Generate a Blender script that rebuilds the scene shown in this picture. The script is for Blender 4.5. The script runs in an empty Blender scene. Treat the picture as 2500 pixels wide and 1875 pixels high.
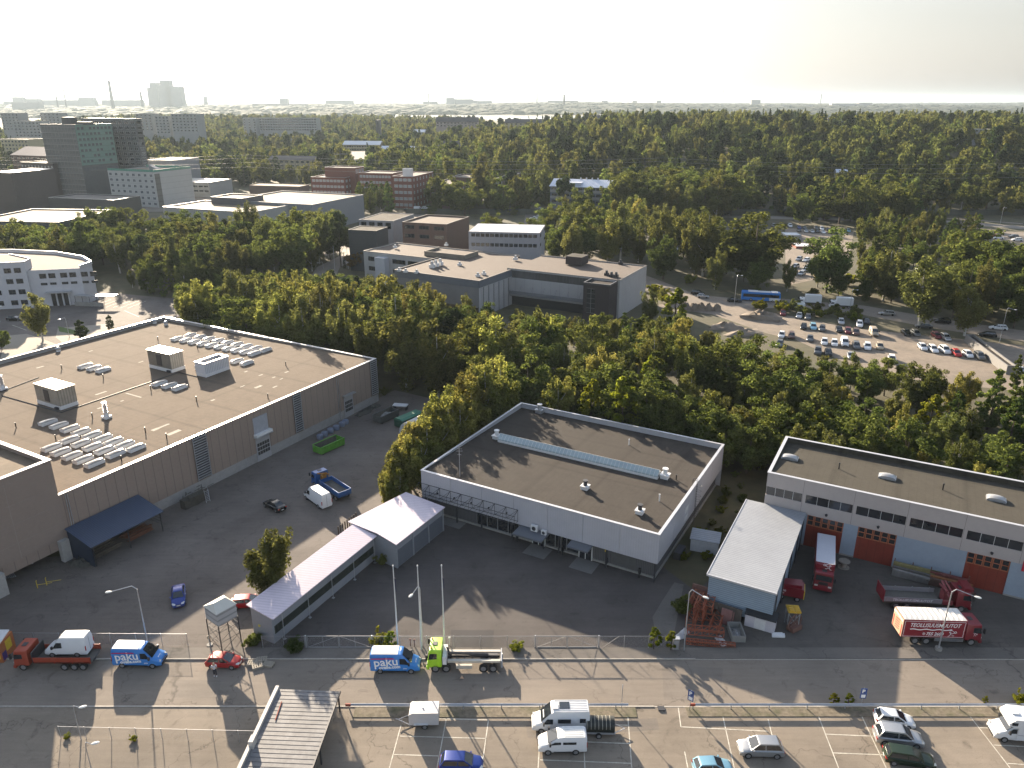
import bpy, math, random
import numpy as np
from mathutils import Vector, Matrix
random.seed(7); RNG=np.random.default_rng(7)
sc=bpy.context.scene; COL=sc.collection
PI=math.pi; R_=math.radians
# ---------------------------------------------------------------- camera, sky, sun, exposure
CAMH=60.0; FPX=1865.0; TH=math.atan((937.5-246.5)/FPX)
cam=bpy.data.cameras.new('camera'); camo=bpy.data.objects.new('camera',cam); COL.objects.link(camo)
camo.location=(0,0,CAMH); camo.rotation_euler=(PI/2-TH,0,0)
cam.sensor_width=36; cam.lens=FPX/2500*36; cam.clip_start=.5; cam.clip_end=120000
sc.camera=camo
SUN_AZ=R_(25.9); SUN_EL=R_(17.0)
w=bpy.data.worlds.new('World'); sc.world=w; w.use_nodes=True
nt=w.node_tree; nt.nodes.clear()
sky=nt.nodes.new('ShaderNodeTexSky'); sky.sky_type='NISHITA'; sky.sun_disc=False
sky.sun_elevation=SUN_EL; sky.sun_rotation=-SUN_AZ
sky.altitude=60; sky.air_density=1.0; sky.dust_density=1.2; sky.ozone_density=1.0
bg=nt.nodes.new('ShaderNodeBackground'); bg.inputs['Strength'].default_value=0.080
ow=nt.nodes.new('ShaderNodeOutputWorld')
tcw=nt.nodes.new('ShaderNodeTexCoord'); spw=nt.nodes.new('ShaderNodeSeparateXYZ'); mrw=nt.nodes.new('ShaderNodeMapRange'); hsw=nt.nodes.new('ShaderNodeHueSaturation')
mrw.inputs[1].default_value=0; mrw.inputs[2].default_value=.5; mrw.inputs[3].default_value=.26; mrw.inputs[4].default_value=.72   # dusty air near the horizon pales the sky
nt.links.new(tcw.outputs['Generated'],spw.inputs[0]); nt.links.new(spw.outputs[2],mrw.inputs[0]); nt.links.new(mrw.outputs[0],hsw.inputs['Saturation']); rmp=nt.nodes.new('ShaderNodeValToRGB'); mlw=nt.nodes.new('ShaderNodeVectorMath'); mlw.operation='MULTIPLY'; cr=rmp.color_ramp
cr.elements[0].position=0; cr.elements[0].color=(.32,.278,.238,1); cr.elements[1].position=.11; cr.elements[1].color=(.53,.478,.43,1)
_e=cr.elements.new(.5); _e.color=(1.12,1.12,1.14,1)
nt.links.new(spw.outputs[2],rmp.inputs[0]); nt.links.new(sky.outputs[0],mlw.inputs[0]); nt.links.new(rmp.outputs[0],mlw.inputs[1]); nt.links.new(mlw.outputs[0],hsw.inputs['Color']); nt.links.new(hsw.outputs[0],bg.inputs[0]); nt.links.new(bg.outputs[0],ow.inputs[0])
sl=bpy.data.lights.new('sun','SUN'); so=bpy.data.objects.new('sun',sl); COL.objects.link(so)
sl.energy=5.0; sl.angle=R_(.6); sl.color=(1.0,.84,.64)
sd=Vector((-math.sin(SUN_AZ)*math.cos(SUN_EL),math.cos(SUN_AZ)*math.cos(SUN_EL),math.sin(SUN_EL)))
so.rotation_euler=sd.to_track_quat('Z','Y').to_euler(); so.location=(0,0,120)
sc.view_settings.view_transform='Standard'; sc.view_settings.look='None'
sc.view_settings.exposure=1.95; sc.view_settings.gamma=1.0
sc.render.engine='CYCLES'
cy=sc.cycles; cy.use_denoising=True; cy.max_bounces=5; cy.diffuse_bounces=2; cy.glossy_bounces=2
cy.transmission_bounces=3; cy.transparent_max_bounces=6; cy.volume_bounces=0
cy.use_adaptive_sampling=True; cy.adaptive_threshold=.02; cy.sample_clamp_indirect=6; cy.sample_clamp_direct=0
# ---------------------------------------------------------------- measuring helpers (where things stand on the ground)
_s,_c=math.sin(TH),math.cos(TH); K_=625/2206
REG={'P':(0,0,2500/2212),'S':(0,0,1)}
for _i in range(4):
    REG['A%d'%(_i+1)]=(625*_i,150,K_); REG['B%d'%(_i+1)]=(625*_i,560 if _i<3 else 500,K_)
    REG['C%d'%(_i+1)]=(625*_i,960,K_); REG['D%d'%(_i+1)]=(625*_i,1405,K_)
def sst(a,b,x):
    t=max(0,min(1,(x-a)/(b-a))); return t*t*(3-2*t)
def T(x,y):
    """height of the terrain"""
    if y<420: return 0.0
    rw=sst(-160,120,x*700/max(y,500))
    h=rw*25*sst(440,740,y)*(1-.9*sst(950,1500,y))
    h+=(1-rw)*11*sst(760,1500,y)*(1-.8*sst(1800,2400,y))
    if y>3000: h+=(22+7*math.sin(x*.0011+1)+4*math.sin(x*.0031))*sst(3300,5200,y)*(1-.5*sst(8000,14000,y))
    return h
def _ray(r,x,y):
    x0,y0,k=REG[r]; x=x0+x*k; y=y0+y*k
    u=(x-1250)/FPX; v=(y-937.5)/FPX
    return u,_c-v*_s,-(_s+v*_c)
def g(r,x,y,z=0.0):
    a,b,d=_ray(r,x,y); k=(z-CAMH)/d
    return Vector((a*k,b*k))
def gt(r,x,y):
    a,b,d=_ray(r,x,y); t=50.0
    while t<6000:
        if CAMH+d*t<T(a*t,b*t): return Vector((a*t,b*t))
        t*=1.01
    return Vector((a*t,b*t))
def hh(r,x,y,Y):
    a,b,d=_ray(r,x,y); return CAMH+d*Y/b
def xat(r,x,Y,Z=0.0):
    """world X of image column x at depth Y, height Z"""
    x0,y0,k=REG[r]; u=(x0+x*k-1250)/FPX
    return u*(Y*_c-(Z-CAMH)*_s)
def along(C,ang,r,xc,Z):
    """distance from C along ang until image column xc"""
    x0,y0,k=REG[r]; u=(x0+xc*k-1250)/FPX
    dx,dy=math.cos(ang),math.sin(ang)
    return (u*(C[1]*_c-(Z-CAMH)*_s)-C[0])/(dx-u*dy*_c)
# ---------------------------------------------------------------- materials
MATS={}
def M(name,col,rough=.8,var=.12,scale=1.5,metal=0.0,bump=0.0,dirt=0.0,spec=.5,stripe=None,axis=0,dirtcol=None,rnd=0.0,line=.25,sd=.55):
    if name in MATS: return MATS[name]
    m=bpy.data.materials.new(name); m.use_nodes=True; n=m.node_tree.nodes; L=m.node_tree.links
    b=n['Principled BSDF']; b.inputs['Roughness'].default_value=rough; b.inputs['Metallic'].default_value=metal
    b.inputs['Specular IOR Level'].default_value=spec
    tc=n.new('ShaderNodeTexCoord'); no=n.new('ShaderNodeTexNoise'); no.inputs['Scale'].default_value=scale; no.inputs['Detail'].default_value=7
    no.inputs['Roughness'].default_value=.65
    L.new(tc.outputs['Object'],no.inputs['Vector'])
    mr=n.new('ShaderNodeMapRange'); mr.inputs[1].default_value=.25; mr.inputs[2].default_value=.75
    mr.inputs[3].default_value=1-var; mr.inputs[4].default_value=1+var; L.new(no.outputs[0],mr.inputs[0])
    mx=n.new('ShaderNodeVectorMath'); mx.operation='SCALE'; mx.inputs[0].default_value=col[:3]
    L.new(mr.outputs[0],mx.inputs['Scale']); out=mx.outputs[0]
    if dirt>0:
        n2=n.new('ShaderNodeTexNoise'); n2.inputs['Scale'].default_value=scale*.17; n2.inputs['Detail'].default_value=9; n2.inputs['Roughness'].default_value=.7
        L.new(tc.outputs['Object'],n2.inputs['Vector'])
        r2=n.new('ShaderNodeMapRange'); r2.inputs[1].default_value=.45; r2.inputs[2].default_value=.75; r2.inputs[3].default_value=0; r2.inputs[4].default_value=dirt
        L.new(n2.outputs[0],r2.inputs[0])
        m2=n.new('ShaderNodeMix'); m2.data_type='RGBA'; dc=dirtcol or [c*.45 for c in col[:3]]
        m2.inputs[7].default_value=(*dc,1); L.new(r2.outputs[0],m2.inputs[0]); L.new(out,m2.inputs[6]); out=m2.outputs[2]
    if stripe:
        sp=n.new('ShaderNodeSeparateXYZ'); L.new(tc.outputs['Object'],sp.inputs[0])
        ma=n.new('ShaderNodeMath'); ma.operation='PINGPONG'; ma.inputs[1].default_value=stripe/2
        L.new(sp.outputs[axis],ma.inputs[0])
        r3=n.new('ShaderNodeMapRange'); r3.inputs[1].default_value=0; r3.inputs[2].default_value=stripe*line; r3.inputs[3].default_value=sd; r3.inputs[4].default_value=1
        L.new(ma.outputs[0],r3.inputs[0])
        v3=n.new('ShaderNodeVectorMath'); v3.operation='SCALE'; L.new(out,v3.inputs[0]); L.new(r3.outputs[0],v3.inputs['Scale']); out=v3.outputs[0]
        bp=n.new('ShaderNodeBump'); bp.inputs['Strength'].default_value=1.1*(1-sd); bp.inputs['Distance'].default_value=.03
        L.new(ma.outputs[0],bp.inputs['Height']); L.new(bp.outputs[0],b.inputs['Normal'])
    elif bump>0:
        bp=n.new('ShaderNodeBump'); bp.inputs['Strength'].default_value=bump; bp.inputs['Distance'].default_value=.05
        n4=n.new('ShaderNodeTexNoise'); n4.inputs['Scale'].default_value=scale*6; n4.inputs['Detail'].default_value=5
        L.new(tc.outputs['Object'],n4.inputs['Vector']); L.new(n4.outputs[0],bp.inputs['Height']); L.new(bp.outputs[0],b.inputs['Normal'])
    if rnd>0:
        oi=n.new('ShaderNodeObjectInfo'); r4=n.new('ShaderNodeMapRange'); r4.inputs[3].default_value=1-rnd; r4.inputs[4].default_value=1+rnd
        L.new(oi.outputs['Random'],r4.inputs[0]); v4=n.new('ShaderNodeVectorMath'); v4.operation='SCALE'
        L.new(out,v4.inputs[0]); L.new(r4.outputs[0],v4.inputs['Scale']); out=v4.outputs[0]
    L.new(out,b.inputs['Base Color']); MATS[name]=m; return m
def asphalt(name,col,tone=.25,scale=.12,crack=.6):
    m=M(name,col,.9,.10,9,bump=.25,spec=.3)
    n=m.node_tree.nodes; L=m.node_tree.links; b=n['Principled BSDF']; src=b.inputs['Base Color'].links[0].from_socket
    tc=[x for x in n if x.type=='TEX_COORD'][0]
    def noise(s,d=8,stretch=None,dist=0):
        q=n.new('ShaderNodeTexNoise'); q.inputs['Scale'].default_value=s; q.inputs['Detail'].default_value=d; q.inputs['Roughness'].default_value=.68; q.inputs['Distortion'].default_value=dist
        if stretch:
            mp=n.new('ShaderNodeMapping'); mp.inputs['Scale'].default_value=stretch; L.new(tc.outputs['Object'],mp.inputs[0]); L.new(mp.outputs[0],q.inputs['Vector'])
        else: L.new(tc.outputs['Object'],q.inputs['Vector'])
        return q.outputs[0]
    def rng(s,a,bb,c,d):
        r=n.new('ShaderNodeMapRange'); r.inputs[1].default_value=a; r.inputs[2].default_value=bb; r.inputs[3].default_value=c; r.inputs[4].default_value=d; L.new(s,r.inputs[0]); return r.outputs[0]
    def mul(a,bb):
        q=n.new('ShaderNodeMath'); q.operation='MULTIPLY'; L.new(a,q.inputs[0]); L.new(bb,q.inputs[1]); return q.outputs[0]
    f=rng(noise(scale,9),.3,.7,1-tone,1+tone)
    f=mul(f,rng(noise(.6,6,(.25,3,1),.4),.35,.65,.93,1.06))          # tyre tracks along the street
    f=mul(f,rng(noise(.45,10,None,1.2),.57,.72,1,.6))               # stains
    vo=n.new('ShaderNodeTexVoronoi'); vo.feature='DISTANCE_TO_EDGE'; vo.inputs['Scale'].default_value=.09
    mp=n.new('ShaderNodeMix'); mp.data_type='VECTOR'; nn=n.new('ShaderNodeTexNoise'); nn.inputs['Scale'].default_value=.5; nn.inputs['Detail'].default_value=6
    L.new(tc.outputs['Object'],nn.inputs['Vector']); mp.inputs[0].default_value=.02
    va=n.new('ShaderNodeVectorMath'); va.operation='MULTIPLY_ADD'; va.inputs[1].default_value=(5,5,0); L.new(nn.outputs[1],va.inputs[0]); L.new(tc.outputs['Object'],va.inputs[2])
    L.new(va.outputs[0],vo.inputs['Vector'])
    f=mul(f,rng(vo.outputs['Distance'],.0,.006,crack,1))
    v=n.new('ShaderNodeVectorMath'); v.operation='SCALE'; L.new(src,v.inputs[0]); L.new(f,v.inputs['Scale']); L.new(v.outputs[0],b.inputs['Base Color'])
    return m
def leafmat(name,d,t,var=.35,hue=.022):
    m=bpy.data.materials.new(name); m.use_nodes=True; n=m.node_tree.nodes; L=m.node_tree.links; n.clear()
    o=n.new('ShaderNodeOutputMaterial'); df=n.new('ShaderNodeBsdfDiffuse'); tr=n.new('ShaderNodeBsdfTranslucent'); mx=n.new('ShaderNodeMixShader')
    gm=n.new('ShaderNodeNewGeometry'); oi=n.new('ShaderNodeObjectInfo')
    r=n.new('ShaderNodeMapRange'); r.inputs[3].default_value=1-var; r.inputs[4].default_value=1+var; L.new(gm.outputs['Random Per Island'],r.inputs[0])
    h=n.new('ShaderNodeMapRange'); h.inputs[3].default_value=.5-hue; h.inputs[4].default_value=.5+hue*.9; L.new(oi.outputs['Random'],h.inputs[0])
    v2=n.new('ShaderNodeMath'); v2.operation='MULTIPLY'; m3=n.new('ShaderNodeMath'); m3.operation='FRACT'
    m4=n.new('ShaderNodeMath'); m4.operation='MULTIPLY'; m4.inputs[1].default_value=7.31; L.new(oi.outputs['Random'],m4.inputs[0]); L.new(m4.outputs[0],m3.inputs[0])
    r5=n.new('ShaderNodeMapRange'); r5.inputs[3].default_value=.72; r5.inputs[4].default_value=1.3; L.new(m3.outputs[0],r5.inputs[0])
    L.new(r.outputs[0],v2.inputs[0]); L.new(r5.outputs[0],v2.inputs[1])
    for c,sh in ((d,df),(t,tr)):
        hs=n.new('ShaderNodeHueSaturation'); hs.inputs['Color'].default_value=(*c,1); L.new(h.outputs[0],hs.inputs['Hue']); L.new(v2.outputs[0],hs.inputs['Value']); L.new(hs.outputs[0],sh.inputs['Color'])
    mx.inputs[0].default_value=.42; L.new(df.outputs[0],mx.inputs[1]); L.new(tr.outputs[0],mx.inputs[2]); L.new(mx.outputs[0],o.inputs[0]); MATS[name]=m
    return m
def glass(name,col=(.02,.025,.03),rough=.12):
    m=M(name,col,rough,.15,.8,spec=.9); return m
# ---------------------------------------------------------------- mesh helpers
class MB:
    def __init__(s): s.v=[]; s.f=[]; s.mi=[]; s.X=Matrix.Identity(4)
    def at(s,x=0,y=0,z=0,rz=0,ry=0,rx=0):
        s.X=Matrix.Translation((x,y,z))@Matrix.Rotation(rz,4,'Z')@Matrix.Rotation(ry,4,'Y')@Matrix.Rotation(rx,4,'X'); return s
    def add(s,vs,fs,mi=0):
        b=len(s.v); s.v+=[tuple(s.X@Vector(p)) for p in vs]; s.f+=[tuple(b+i for i in f) for f in fs]; s.mi+=[mi]*len(fs); return s
    def bx(s,x0,x1,y0,y1,z0,z1,mi=0):
        return s.add([(x0,y0,z0),(x1,y0,z0),(x1,y1,z0),(x0,y1,z0),(x0,y0,z1),(x1,y0,z1),(x1,y1,z1),(x0,y1,z1)],
          [(0,3,2,1),(4,5,6,7),(0,1,5,4),(1,2,6,5),(2,3,7,6),(3,0,4,7)],mi)
    def quad(s,a,b,c,d,mi=0): return s.add([a,b,c,d],[(0,1,2,3)],mi)
    def prism(s,pts,z0,z1,mi=0,top=None,z1s=None):
        n=len(pts); zz=z1s or [z1]*n
        s.add([(p[0],p[1],z0) for p in pts]+[(p[0],p[1],z) for p,z in zip(pts,zz)],[(i,(i+1)%n,n+(i+1)%n,n+i) for i in range(n)]+[tuple(range(n-1,-1,-1))],mi)
        s.add([(p[0],p[1],z) for p,z in zip(pts,zz)],[tuple(range(n))],mi if top is None else top); return s
    def ext(s,pts,y0,y1,mi=0):
        """polygon in xz pushed along y"""
        n=len(pts)
        return s.add([(p[0],y0,p[1]) for p in pts]+[(p[0],y1,p[1]) for p in pts],[(i,(i+1)%n,n+(i+1)%n,n+i) for i in range(n)]+[tuple(range(n-1,-1,-1)),tuple(range(n,2*n))],mi)
    def cyl(s,x,y,z0,z1,r0,r1=None,n=12,mi=0):
        r1=r0 if r1 is None else r1
        vs=[(x+r0*math.cos(2*PI*i/n),y+r0*math.sin(2*PI*i/n),z0) for i in range(n)]+[(x+r1*math.cos(2*PI*i/n),y+r1*math.sin(2*PI*i/n),z1) for i in range(n)]
        return s.add(vs,[(i,(i+1)%n,n+(i+1)%n,n+i) for i in range(n)]+[tuple(range(n-1,-1,-1)),tuple(range(n,2*n))],mi)
    def tube(s,p,q,r,r2=None,n=6,mi=0):
        p=Vector(p);q=Vector(q);d=q-p
        if d.length<1e-6: return s
        r2=r if r2 is None else r2
        a=d.normalized(); u=a.orthogonal().normalized(); w_=a.cross(u)
        vs=[tuple(p+(u*math.cos(2*PI*i/n)+w_*math.sin(2*PI*i/n))*r) for i in range(n)]+[tuple(q+(u*math.cos(2*PI*i/n)+w_*math.sin(2*PI*i/n))*r2) for i in range(n)]
        return s.add(vs,[(i,(i+1)%n,n+(i+1)%n,n+i) for i in range(n)]+[tuple(range(n-1,-1,-1)),tuple(range(n,2*n))],mi)
    def path(s,pts,r,n=6,mi=0):
        for a,b in zip(pts,pts[1:]): s.tube(a,b,r,None,n,mi)
        return s
    def loft(s,secs,mi=0,cap=True):
        n=len(secs[0]); vs=[p for q in secs for p in q]; fs=[]
        for k in range(len(secs)-1):
            for i in range(n): fs.append((k*n+i,k*n+(i+1)%n,(k+1)*n+(i+1)%n,(k+1)*n+i))
        if cap: fs+= [tuple(range(n-1,-1,-1)),tuple((len(secs)-1)*n+i for i in range(n))]
        return s.add(vs,fs,mi)
    def mesh(s,name,mats,smooth=False):
        me=bpy.data.meshes.new(name); me.from_pydata(s.v,[],s.f)
        for m in (mats if isinstance(mats,(list,tuple)) else [mats]): me.materials.append(m)
        if any(s.mi): me.polygons.foreach_set('material_index',s.mi)
        if smooth:
            me.polygons.foreach_set('use_smooth',[True]*len(me.polygons)); me.set_sharp_from_angle(angle=R_(38))
        me.update(); return me
    def build(s,name,mats,parent=None,smooth=False,loc=None,rz=0):
        return inst(s.mesh(name,mats,smooth),name,parent,loc,rz)
def inst(me,name,parent=None,loc=None,rz=0,rot=None,scale=None):
    o=bpy.data.objects.new(name,me); COL.objects.link(o)
    if parent is not None: o.parent=parent
    if loc is not None: o.location=loc
    if rot is not None: o.rotation_euler=rot
    elif rz: o.rotation_euler=(0,0,rz)
    if scale is not None: o.scale=(scale,)*3 if isinstance(scale,(int,float)) else scale
    return o
def tag(o,label=None,cat=None,group=None,kind=None):
    if label: o['label']=label
    if cat: o['category']=cat
    if group: o['group']=group
    if kind: o['kind']=kind
    return o
def thing(name,label,cat,x=0,y=0,rz=0,group=None,z=0):
    o=bpy.data.objects.new(name,None); COL.objects.link(o); o.empty_display_size=.5
    o.location=(x,y,z); o.rotation_euler=(0,0,rz); return tag(o,label,cat,group)
def kids(o): return [c for c in bpy.data.objects if c.parent==o]
class Proto:
    """a finished thing whose copies share its mesh data"""
    def __init__(s,root):
        s.root=root; s.used=False; s.tree=[]
        def rec(o):
            r=[(c,rec(c)) for c in o.children]; return r
        bpy.context.view_layer.update(); s.tree=rec(root)
    def put(s,x,y,rz,label,cat=None,group=None,z=0,scale=None,paint=None):
        def pt(o):
            if paint is not None:
                for sl_ in o.material_slots:
                    if sl_.material and sl_.material.name.startswith('paint'): sl_.link='OBJECT'; sl_.material=paint
        if not s.used:
            s.used=True; r=s.root
            def walk(lst):
                for o,ch in lst: pt(o); walk(ch)
            s.post=walk
        else:
            r=s.root.copy(); COL.objects.link(r)
            if 'group' in r.keys(): del r['group']
            def rec(lst,par):
                for o,ch in lst:
                    c=o.copy(); COL.objects.link(c); c.parent=par; pt(c); rec(ch,c)
            rec(s.tree,r); s.post=None
        if s.post: s.post(s.tree); s.post=None
        r.location=(x,y,z); r.rotation_euler=(0,0,rz)
        if scale is not None: r.scale=(scale,)*3 if isinstance(scale,(int,float)) else scale
        return tag(r,label,cat,group)
def text(s_,size,mat,parent,loc,rot,shear=0,bold=0,sx=1,name='lettering'):
    c=bpy.data.curves.new('lettering','FONT'); c.body=s_; c.size=size; c.extrude=.006; c.offset=bold; c.shear=shear; c.align_x='LEFT'; c.resolution_u=2
    t=bpy.data.objects.new('lettering_curve',c); dg=bpy.context.evaluated_depsgraph_get()
    me=bpy.data.meshes.new_from_object(t.evaluated_get(dg)) if False else bpy.data.meshes.new_from_object(t)
    bpy.data.objects.remove(t); bpy.data.curves.remove(c); me.materials.clear(); me.materials.append(mat)
    o=inst(me,name,parent,loc,rot=rot); o.scale=(sx,1,1); return o
# ---------------------------------------------------------------- the ground and what is laid on it
def struct(name,mb,m,**k):
    o=mb.build(name,m,**k); o['kind']='structure'; return o
gm=M('ground_dirt_grass',(.075,.065,.035),.95,.35,.25,bump=.3,dirt=.8,dirtcol=(.035,.045,.015))
ys=[-60,0]+[40*i for i in range(1,40)]+[1600*1.06**i for i in range(0,58)]
cols=np.linspace(-1,1,61)
mb=MB(); n=len(cols)
for Y in ys:
    for c in cols:
        X=c*(260+1.25*max(Y,0)); mb.v.append((X,Y,T(X,Y)))
for i in range(len(ys)-1):
    for j in range(n-1):
        a=i*n+j; mb.f.append((a,a+1,a+n+1,a+n)); mb.mi.append(0)
struct('ground',mb,gm)
YMAX=ys[-1]
def sheet(name,pts,m,z):
    mb=MB(); mb.add([(p[0],p[1],z) for p in pts],[tuple(range(len(pts)))]); return struct(name,mb,m)
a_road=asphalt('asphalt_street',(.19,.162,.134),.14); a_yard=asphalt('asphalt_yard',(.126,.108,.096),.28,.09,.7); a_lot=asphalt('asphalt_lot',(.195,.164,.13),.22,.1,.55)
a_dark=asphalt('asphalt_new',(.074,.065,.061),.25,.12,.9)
sand=M('sandy_gravel',(.20,.162,.126),.95,.18,.8,bump=.4,dirt=.7,dirtcol=(.10,.085,.065))
grass=M('dry_grass',(.15,.125,.09),.95,.5,2.2,bump=.6,dirt=1.0,dirtcol=(.05,.06,.02))
concrete=M('concrete',(.26,.25,.23),.85,.15,2,dirt=.4)
kerbm=M('kerb_stone',(.34,.31,.27),.85,.2,3,dirt=.3)
white_line=M('road_paint',(.50,.47,.40),.8,.3,4,dirt=.7,dirtcol=(.12,.11,.10))
# street runs left to right in front of the yards
sheet('street',[(-150,63.9),(150,63.9),(150,71.0),(-150,71.0)],a_road,.012)
mb=MB(); mb.bx(-150,150,71.15,73.0,-.1,.13); struct('pavement',mb,asphalt('asphalt_walk',(.13,.117,.104),.2))
mb=MB(); 
for i in range(100):
    x=-150+i*3.0
    if 19.5<x<60: mb.bx(x+.01,x+2.99,71.0,71.15,-.1,.05)
    else: mb.bx(x+.01,x+2.99,71.0,71.15,-.1,.15)
struct('kerb',mb,kerbm)
mb=MB()
for i in range(100):
    x=-150+i*3.0; mb.bx(x+.01,x+2.99,63.72,63.9,-.1,.09 if not 12<x<18.5 else .035)
struct('kerb',mb,kerbm)
mb=MB(); mb.bx(-16.5,13,62.3,63.72,-.1,.07); mb.bx(18.3,150,62.4,63.72,-.1,.07); struct('verge',mb,grass)
sheet('car_park',[(-24,30),(150,30),(150,63.72),(-24,63.72)],a_lot,.016)
sheet('lower_yard',[(-150,30),(-24,30),(-24,63.72),(-150,63.72)],a_lot,.013)
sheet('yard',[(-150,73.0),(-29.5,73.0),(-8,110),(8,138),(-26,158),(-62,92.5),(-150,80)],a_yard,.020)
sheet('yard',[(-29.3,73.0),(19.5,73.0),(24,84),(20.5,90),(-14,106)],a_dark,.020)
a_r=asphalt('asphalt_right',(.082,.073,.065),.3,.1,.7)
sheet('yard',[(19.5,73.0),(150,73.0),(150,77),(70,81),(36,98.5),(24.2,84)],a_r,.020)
patch=asphalt('asphalt_patch',(.17,.147,.124),.15)
sheet('road',[g('D3',1290,770),g('D3',1820,800),g('D3',1790,1085),g('D3',1310,1070)],patch,.0165)
sheet('road',[g('D1',1480,900),g('D1',1900,905),g('D1',1890,1060),g('D1',1470,1050)],patch,.0165)
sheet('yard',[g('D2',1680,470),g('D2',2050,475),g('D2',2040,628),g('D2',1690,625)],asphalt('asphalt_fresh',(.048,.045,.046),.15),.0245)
sheet('car_park',[g('D3',120,1290),g('D3',1250,1230),g('D3',1270,1330),g('D3',140,1400)],patch,.0195)
sheet('yard',[g('D3',1300,210),g('D3',1210,360),g('D3',1230,470),g('D3',1385,560),g('D3',1480,80),g('D3',1400,60)],asphalt('asphalt_old',(.12,.11,.10),.2),.0285)
# lines of the parking bays, measured from the photograph's ground
mb=MB()
def line(p,q,w_=.10,z=.022):
    d=Vector((q[0]-p[0],q[1]-p[1])).normalized(); nx,ny=-d.y*w_/2,d.x*w_/2
    mb.add([(p[0]-nx,p[1]-ny,z),(q[0]-nx,q[1]-ny,z),(q[0]+nx,q[1]+ny,z),(p[0]+nx,p[1]+ny,z)],[(0,1,2,3)])
for r,a,b in [('D2',(1640,1235),(1560,1659)),('D2',(1250,1290),(1150,1659)),('D2',(2003,1245),(1945,1659)),('D2',(1575,1235),(2003,1245)),('D2',(1240,1385),(1985,1405)),('D2',(1190,1543),(1960,1570)),
  ('D3',(255,1150),(225,1659)),('D3',(607,1150),(628,1659)),('D3',(993,1145),(1032,1659)),('D3',(640,1435),(1018,1450)),('D3',(240,1590),(1030,1620)),('D3',(900,1288),(1003,1292)),
  ('D3',(1433,1140),(1455,1305)),('D3',(1455,1305),(2200,1343)),('D3',(1487,1518),(1515,1659)),('D3',(1803,1152),(1915,1659)),
  ('D4',(412,1155),(608,1659)),('D4',(785,1165),(1018,1659)),('D4',(0,1240),(40,1400)),('D4',(500,1368),(935,1387)),('D4',(560,1530),(1035,1548)),('D4',(1150,1165),(1180,1215)),('D4',(1695,1155),(2085,1659)),
  ('D4',(1825,1312),(1900,1316)),('D4',(1945,1462),(2206,1475)),('D4',(2065,1620),(2206,1630))]:
    line(g(r,*a),g(r,*b))
struct('parking_lines',mb,white_line)
# the office car park behind the curved building, and its lines
sheet('car_park',[(-190,150),(-108,150),(-86,188),(-92,236),(-141,252),(-200,222)],a_yard,.02)
mb=MB()
for i in range(11): p=g('B1',480+62*i,650+3*i); line(p,(p[0]+1.6,p[1]+9),.15)
line(g('B1',1070,700),g('B1',1200,755),.15); line(g('B1',105,825),g('B1',230,870),.15); line(g('B1',100,925),g('B1',330,1000),.15)
struct('parking_lines',mb,white_line)
sheet('paving',[g('B1',500,850),g('B1',920,815),g('B1',1010,860),g('B1',640,1060),g('B1',480,930)],M('light_paving',(.25,.22,.18),.9,.15,2),.03)
sheet('paving',[g('B1',40,920),g('B1',230,900),g('B1',520,1000),g('B1',300,1080),g('B1',0,1150)],MATS['light_paving'],.03)
sheet('lawn',[g('B1',500,835),g('B1',650,870),g('B1',650,910),g('B1',510,880)],M('lawn_green',(.07,.11,.02),.95,.3,2),.035)
# sandy car park on the right, the main road behind it
sheet('sandy_lot',[(44,232),(60,222),(70,202),(76,196),(84,168),(130,150),(152,165),(135,190),(122,196),(96,207),(60,243)],sand,.018)
rd=[g('B3',1190,470),g('B3',1500,590),g('B3',2000,640),g('B4',150,850),g('B4',800,905),g('B4',1500,1030),g('B4',2206,1130)]
def strip(name,pts,w_,m,z):
    mb=MB(); L_=[]; 
    for i,p in enumerate(pts):
        a=pts[max(0,i-1)]; b=pts[min(len(pts)-1,i+1)]; d=(b-a).normalized(); nn=Vector((-d.y,d.x))*w_/2; L_.append((p+nn,p-nn))
    for (a,b),(c_,d_) in zip(L_,L_[1:]): mb.quad((*a,z),(*b,z),(*d_,z),(*c_,z))
    return struct(name,mb,m)
ext_=[rd[0]+(rd[0]-rd[1])*2.5]+rd+[rd[-1]+(rd[-1]-rd[-2])*2]
strip('road',ext_,12,a_road,.025)
strip('road',[g('B2',540,220),g('B2',720,180),g('B2',870,200),g('B2',620,330),g('B2',560,450)],9,M('road_light',(.22,.19,.16),.85,.2,.5,dirt=.4),.026)
strip('road',[g('B2',-200,60),g('B2',540,150),g('A2',900,1620),g('A2',1200,1530)],10,a_road,.022)
r2=[g('A3',150,1225),g('A3',1850,1340),g('A4',0,1345),g('A4',1350,1370),g('A4',2300,1440)]
strip('road',r2,11,M('road_far',(.17,.15,.13),.9,.15,.3),.02)
strip('path',[p+Vector((4,16)) for p in r2],4,sand,.02)
sheet('sandy_lot',[g('B4',150,200),g('B4',740,235),g('B4',690,480),g('B4',380,650),g('B4',150,700)],sand,.018)
sheet('car_park',[g('A3',120,1290),g('A3',420,1290),g('A3',330,1400),g('A3',100,1400)],a_yard,.02)
sheet('car_park',[g('A3',620,1500),g('A3',1900,1420),g('A3',2206,1600),g('A3',1300,1640),g('A3',640,1620)],M('gravel_far',(.09,.08,.065),.9,.2,.3),.02)
sheet('yard',[g('A2',1180,1300),g('A2',1650,1290),g('A2',1500,1500),g('A2',900,1560),g('A2',740,1480)],a_yard,.024)
sheet('yard',[g('A1',0,1170),g('A1',1850,1100),g('A1',1800,1290),g('A1',900,1300),g('A1',0,1330)],a_road,.02)
sheet('yard',[g('A4',1830,1470),g('A4',2300,1470),g('A4',2300,1560),g('A4',1900,1560)],a_road,.022)
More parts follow.
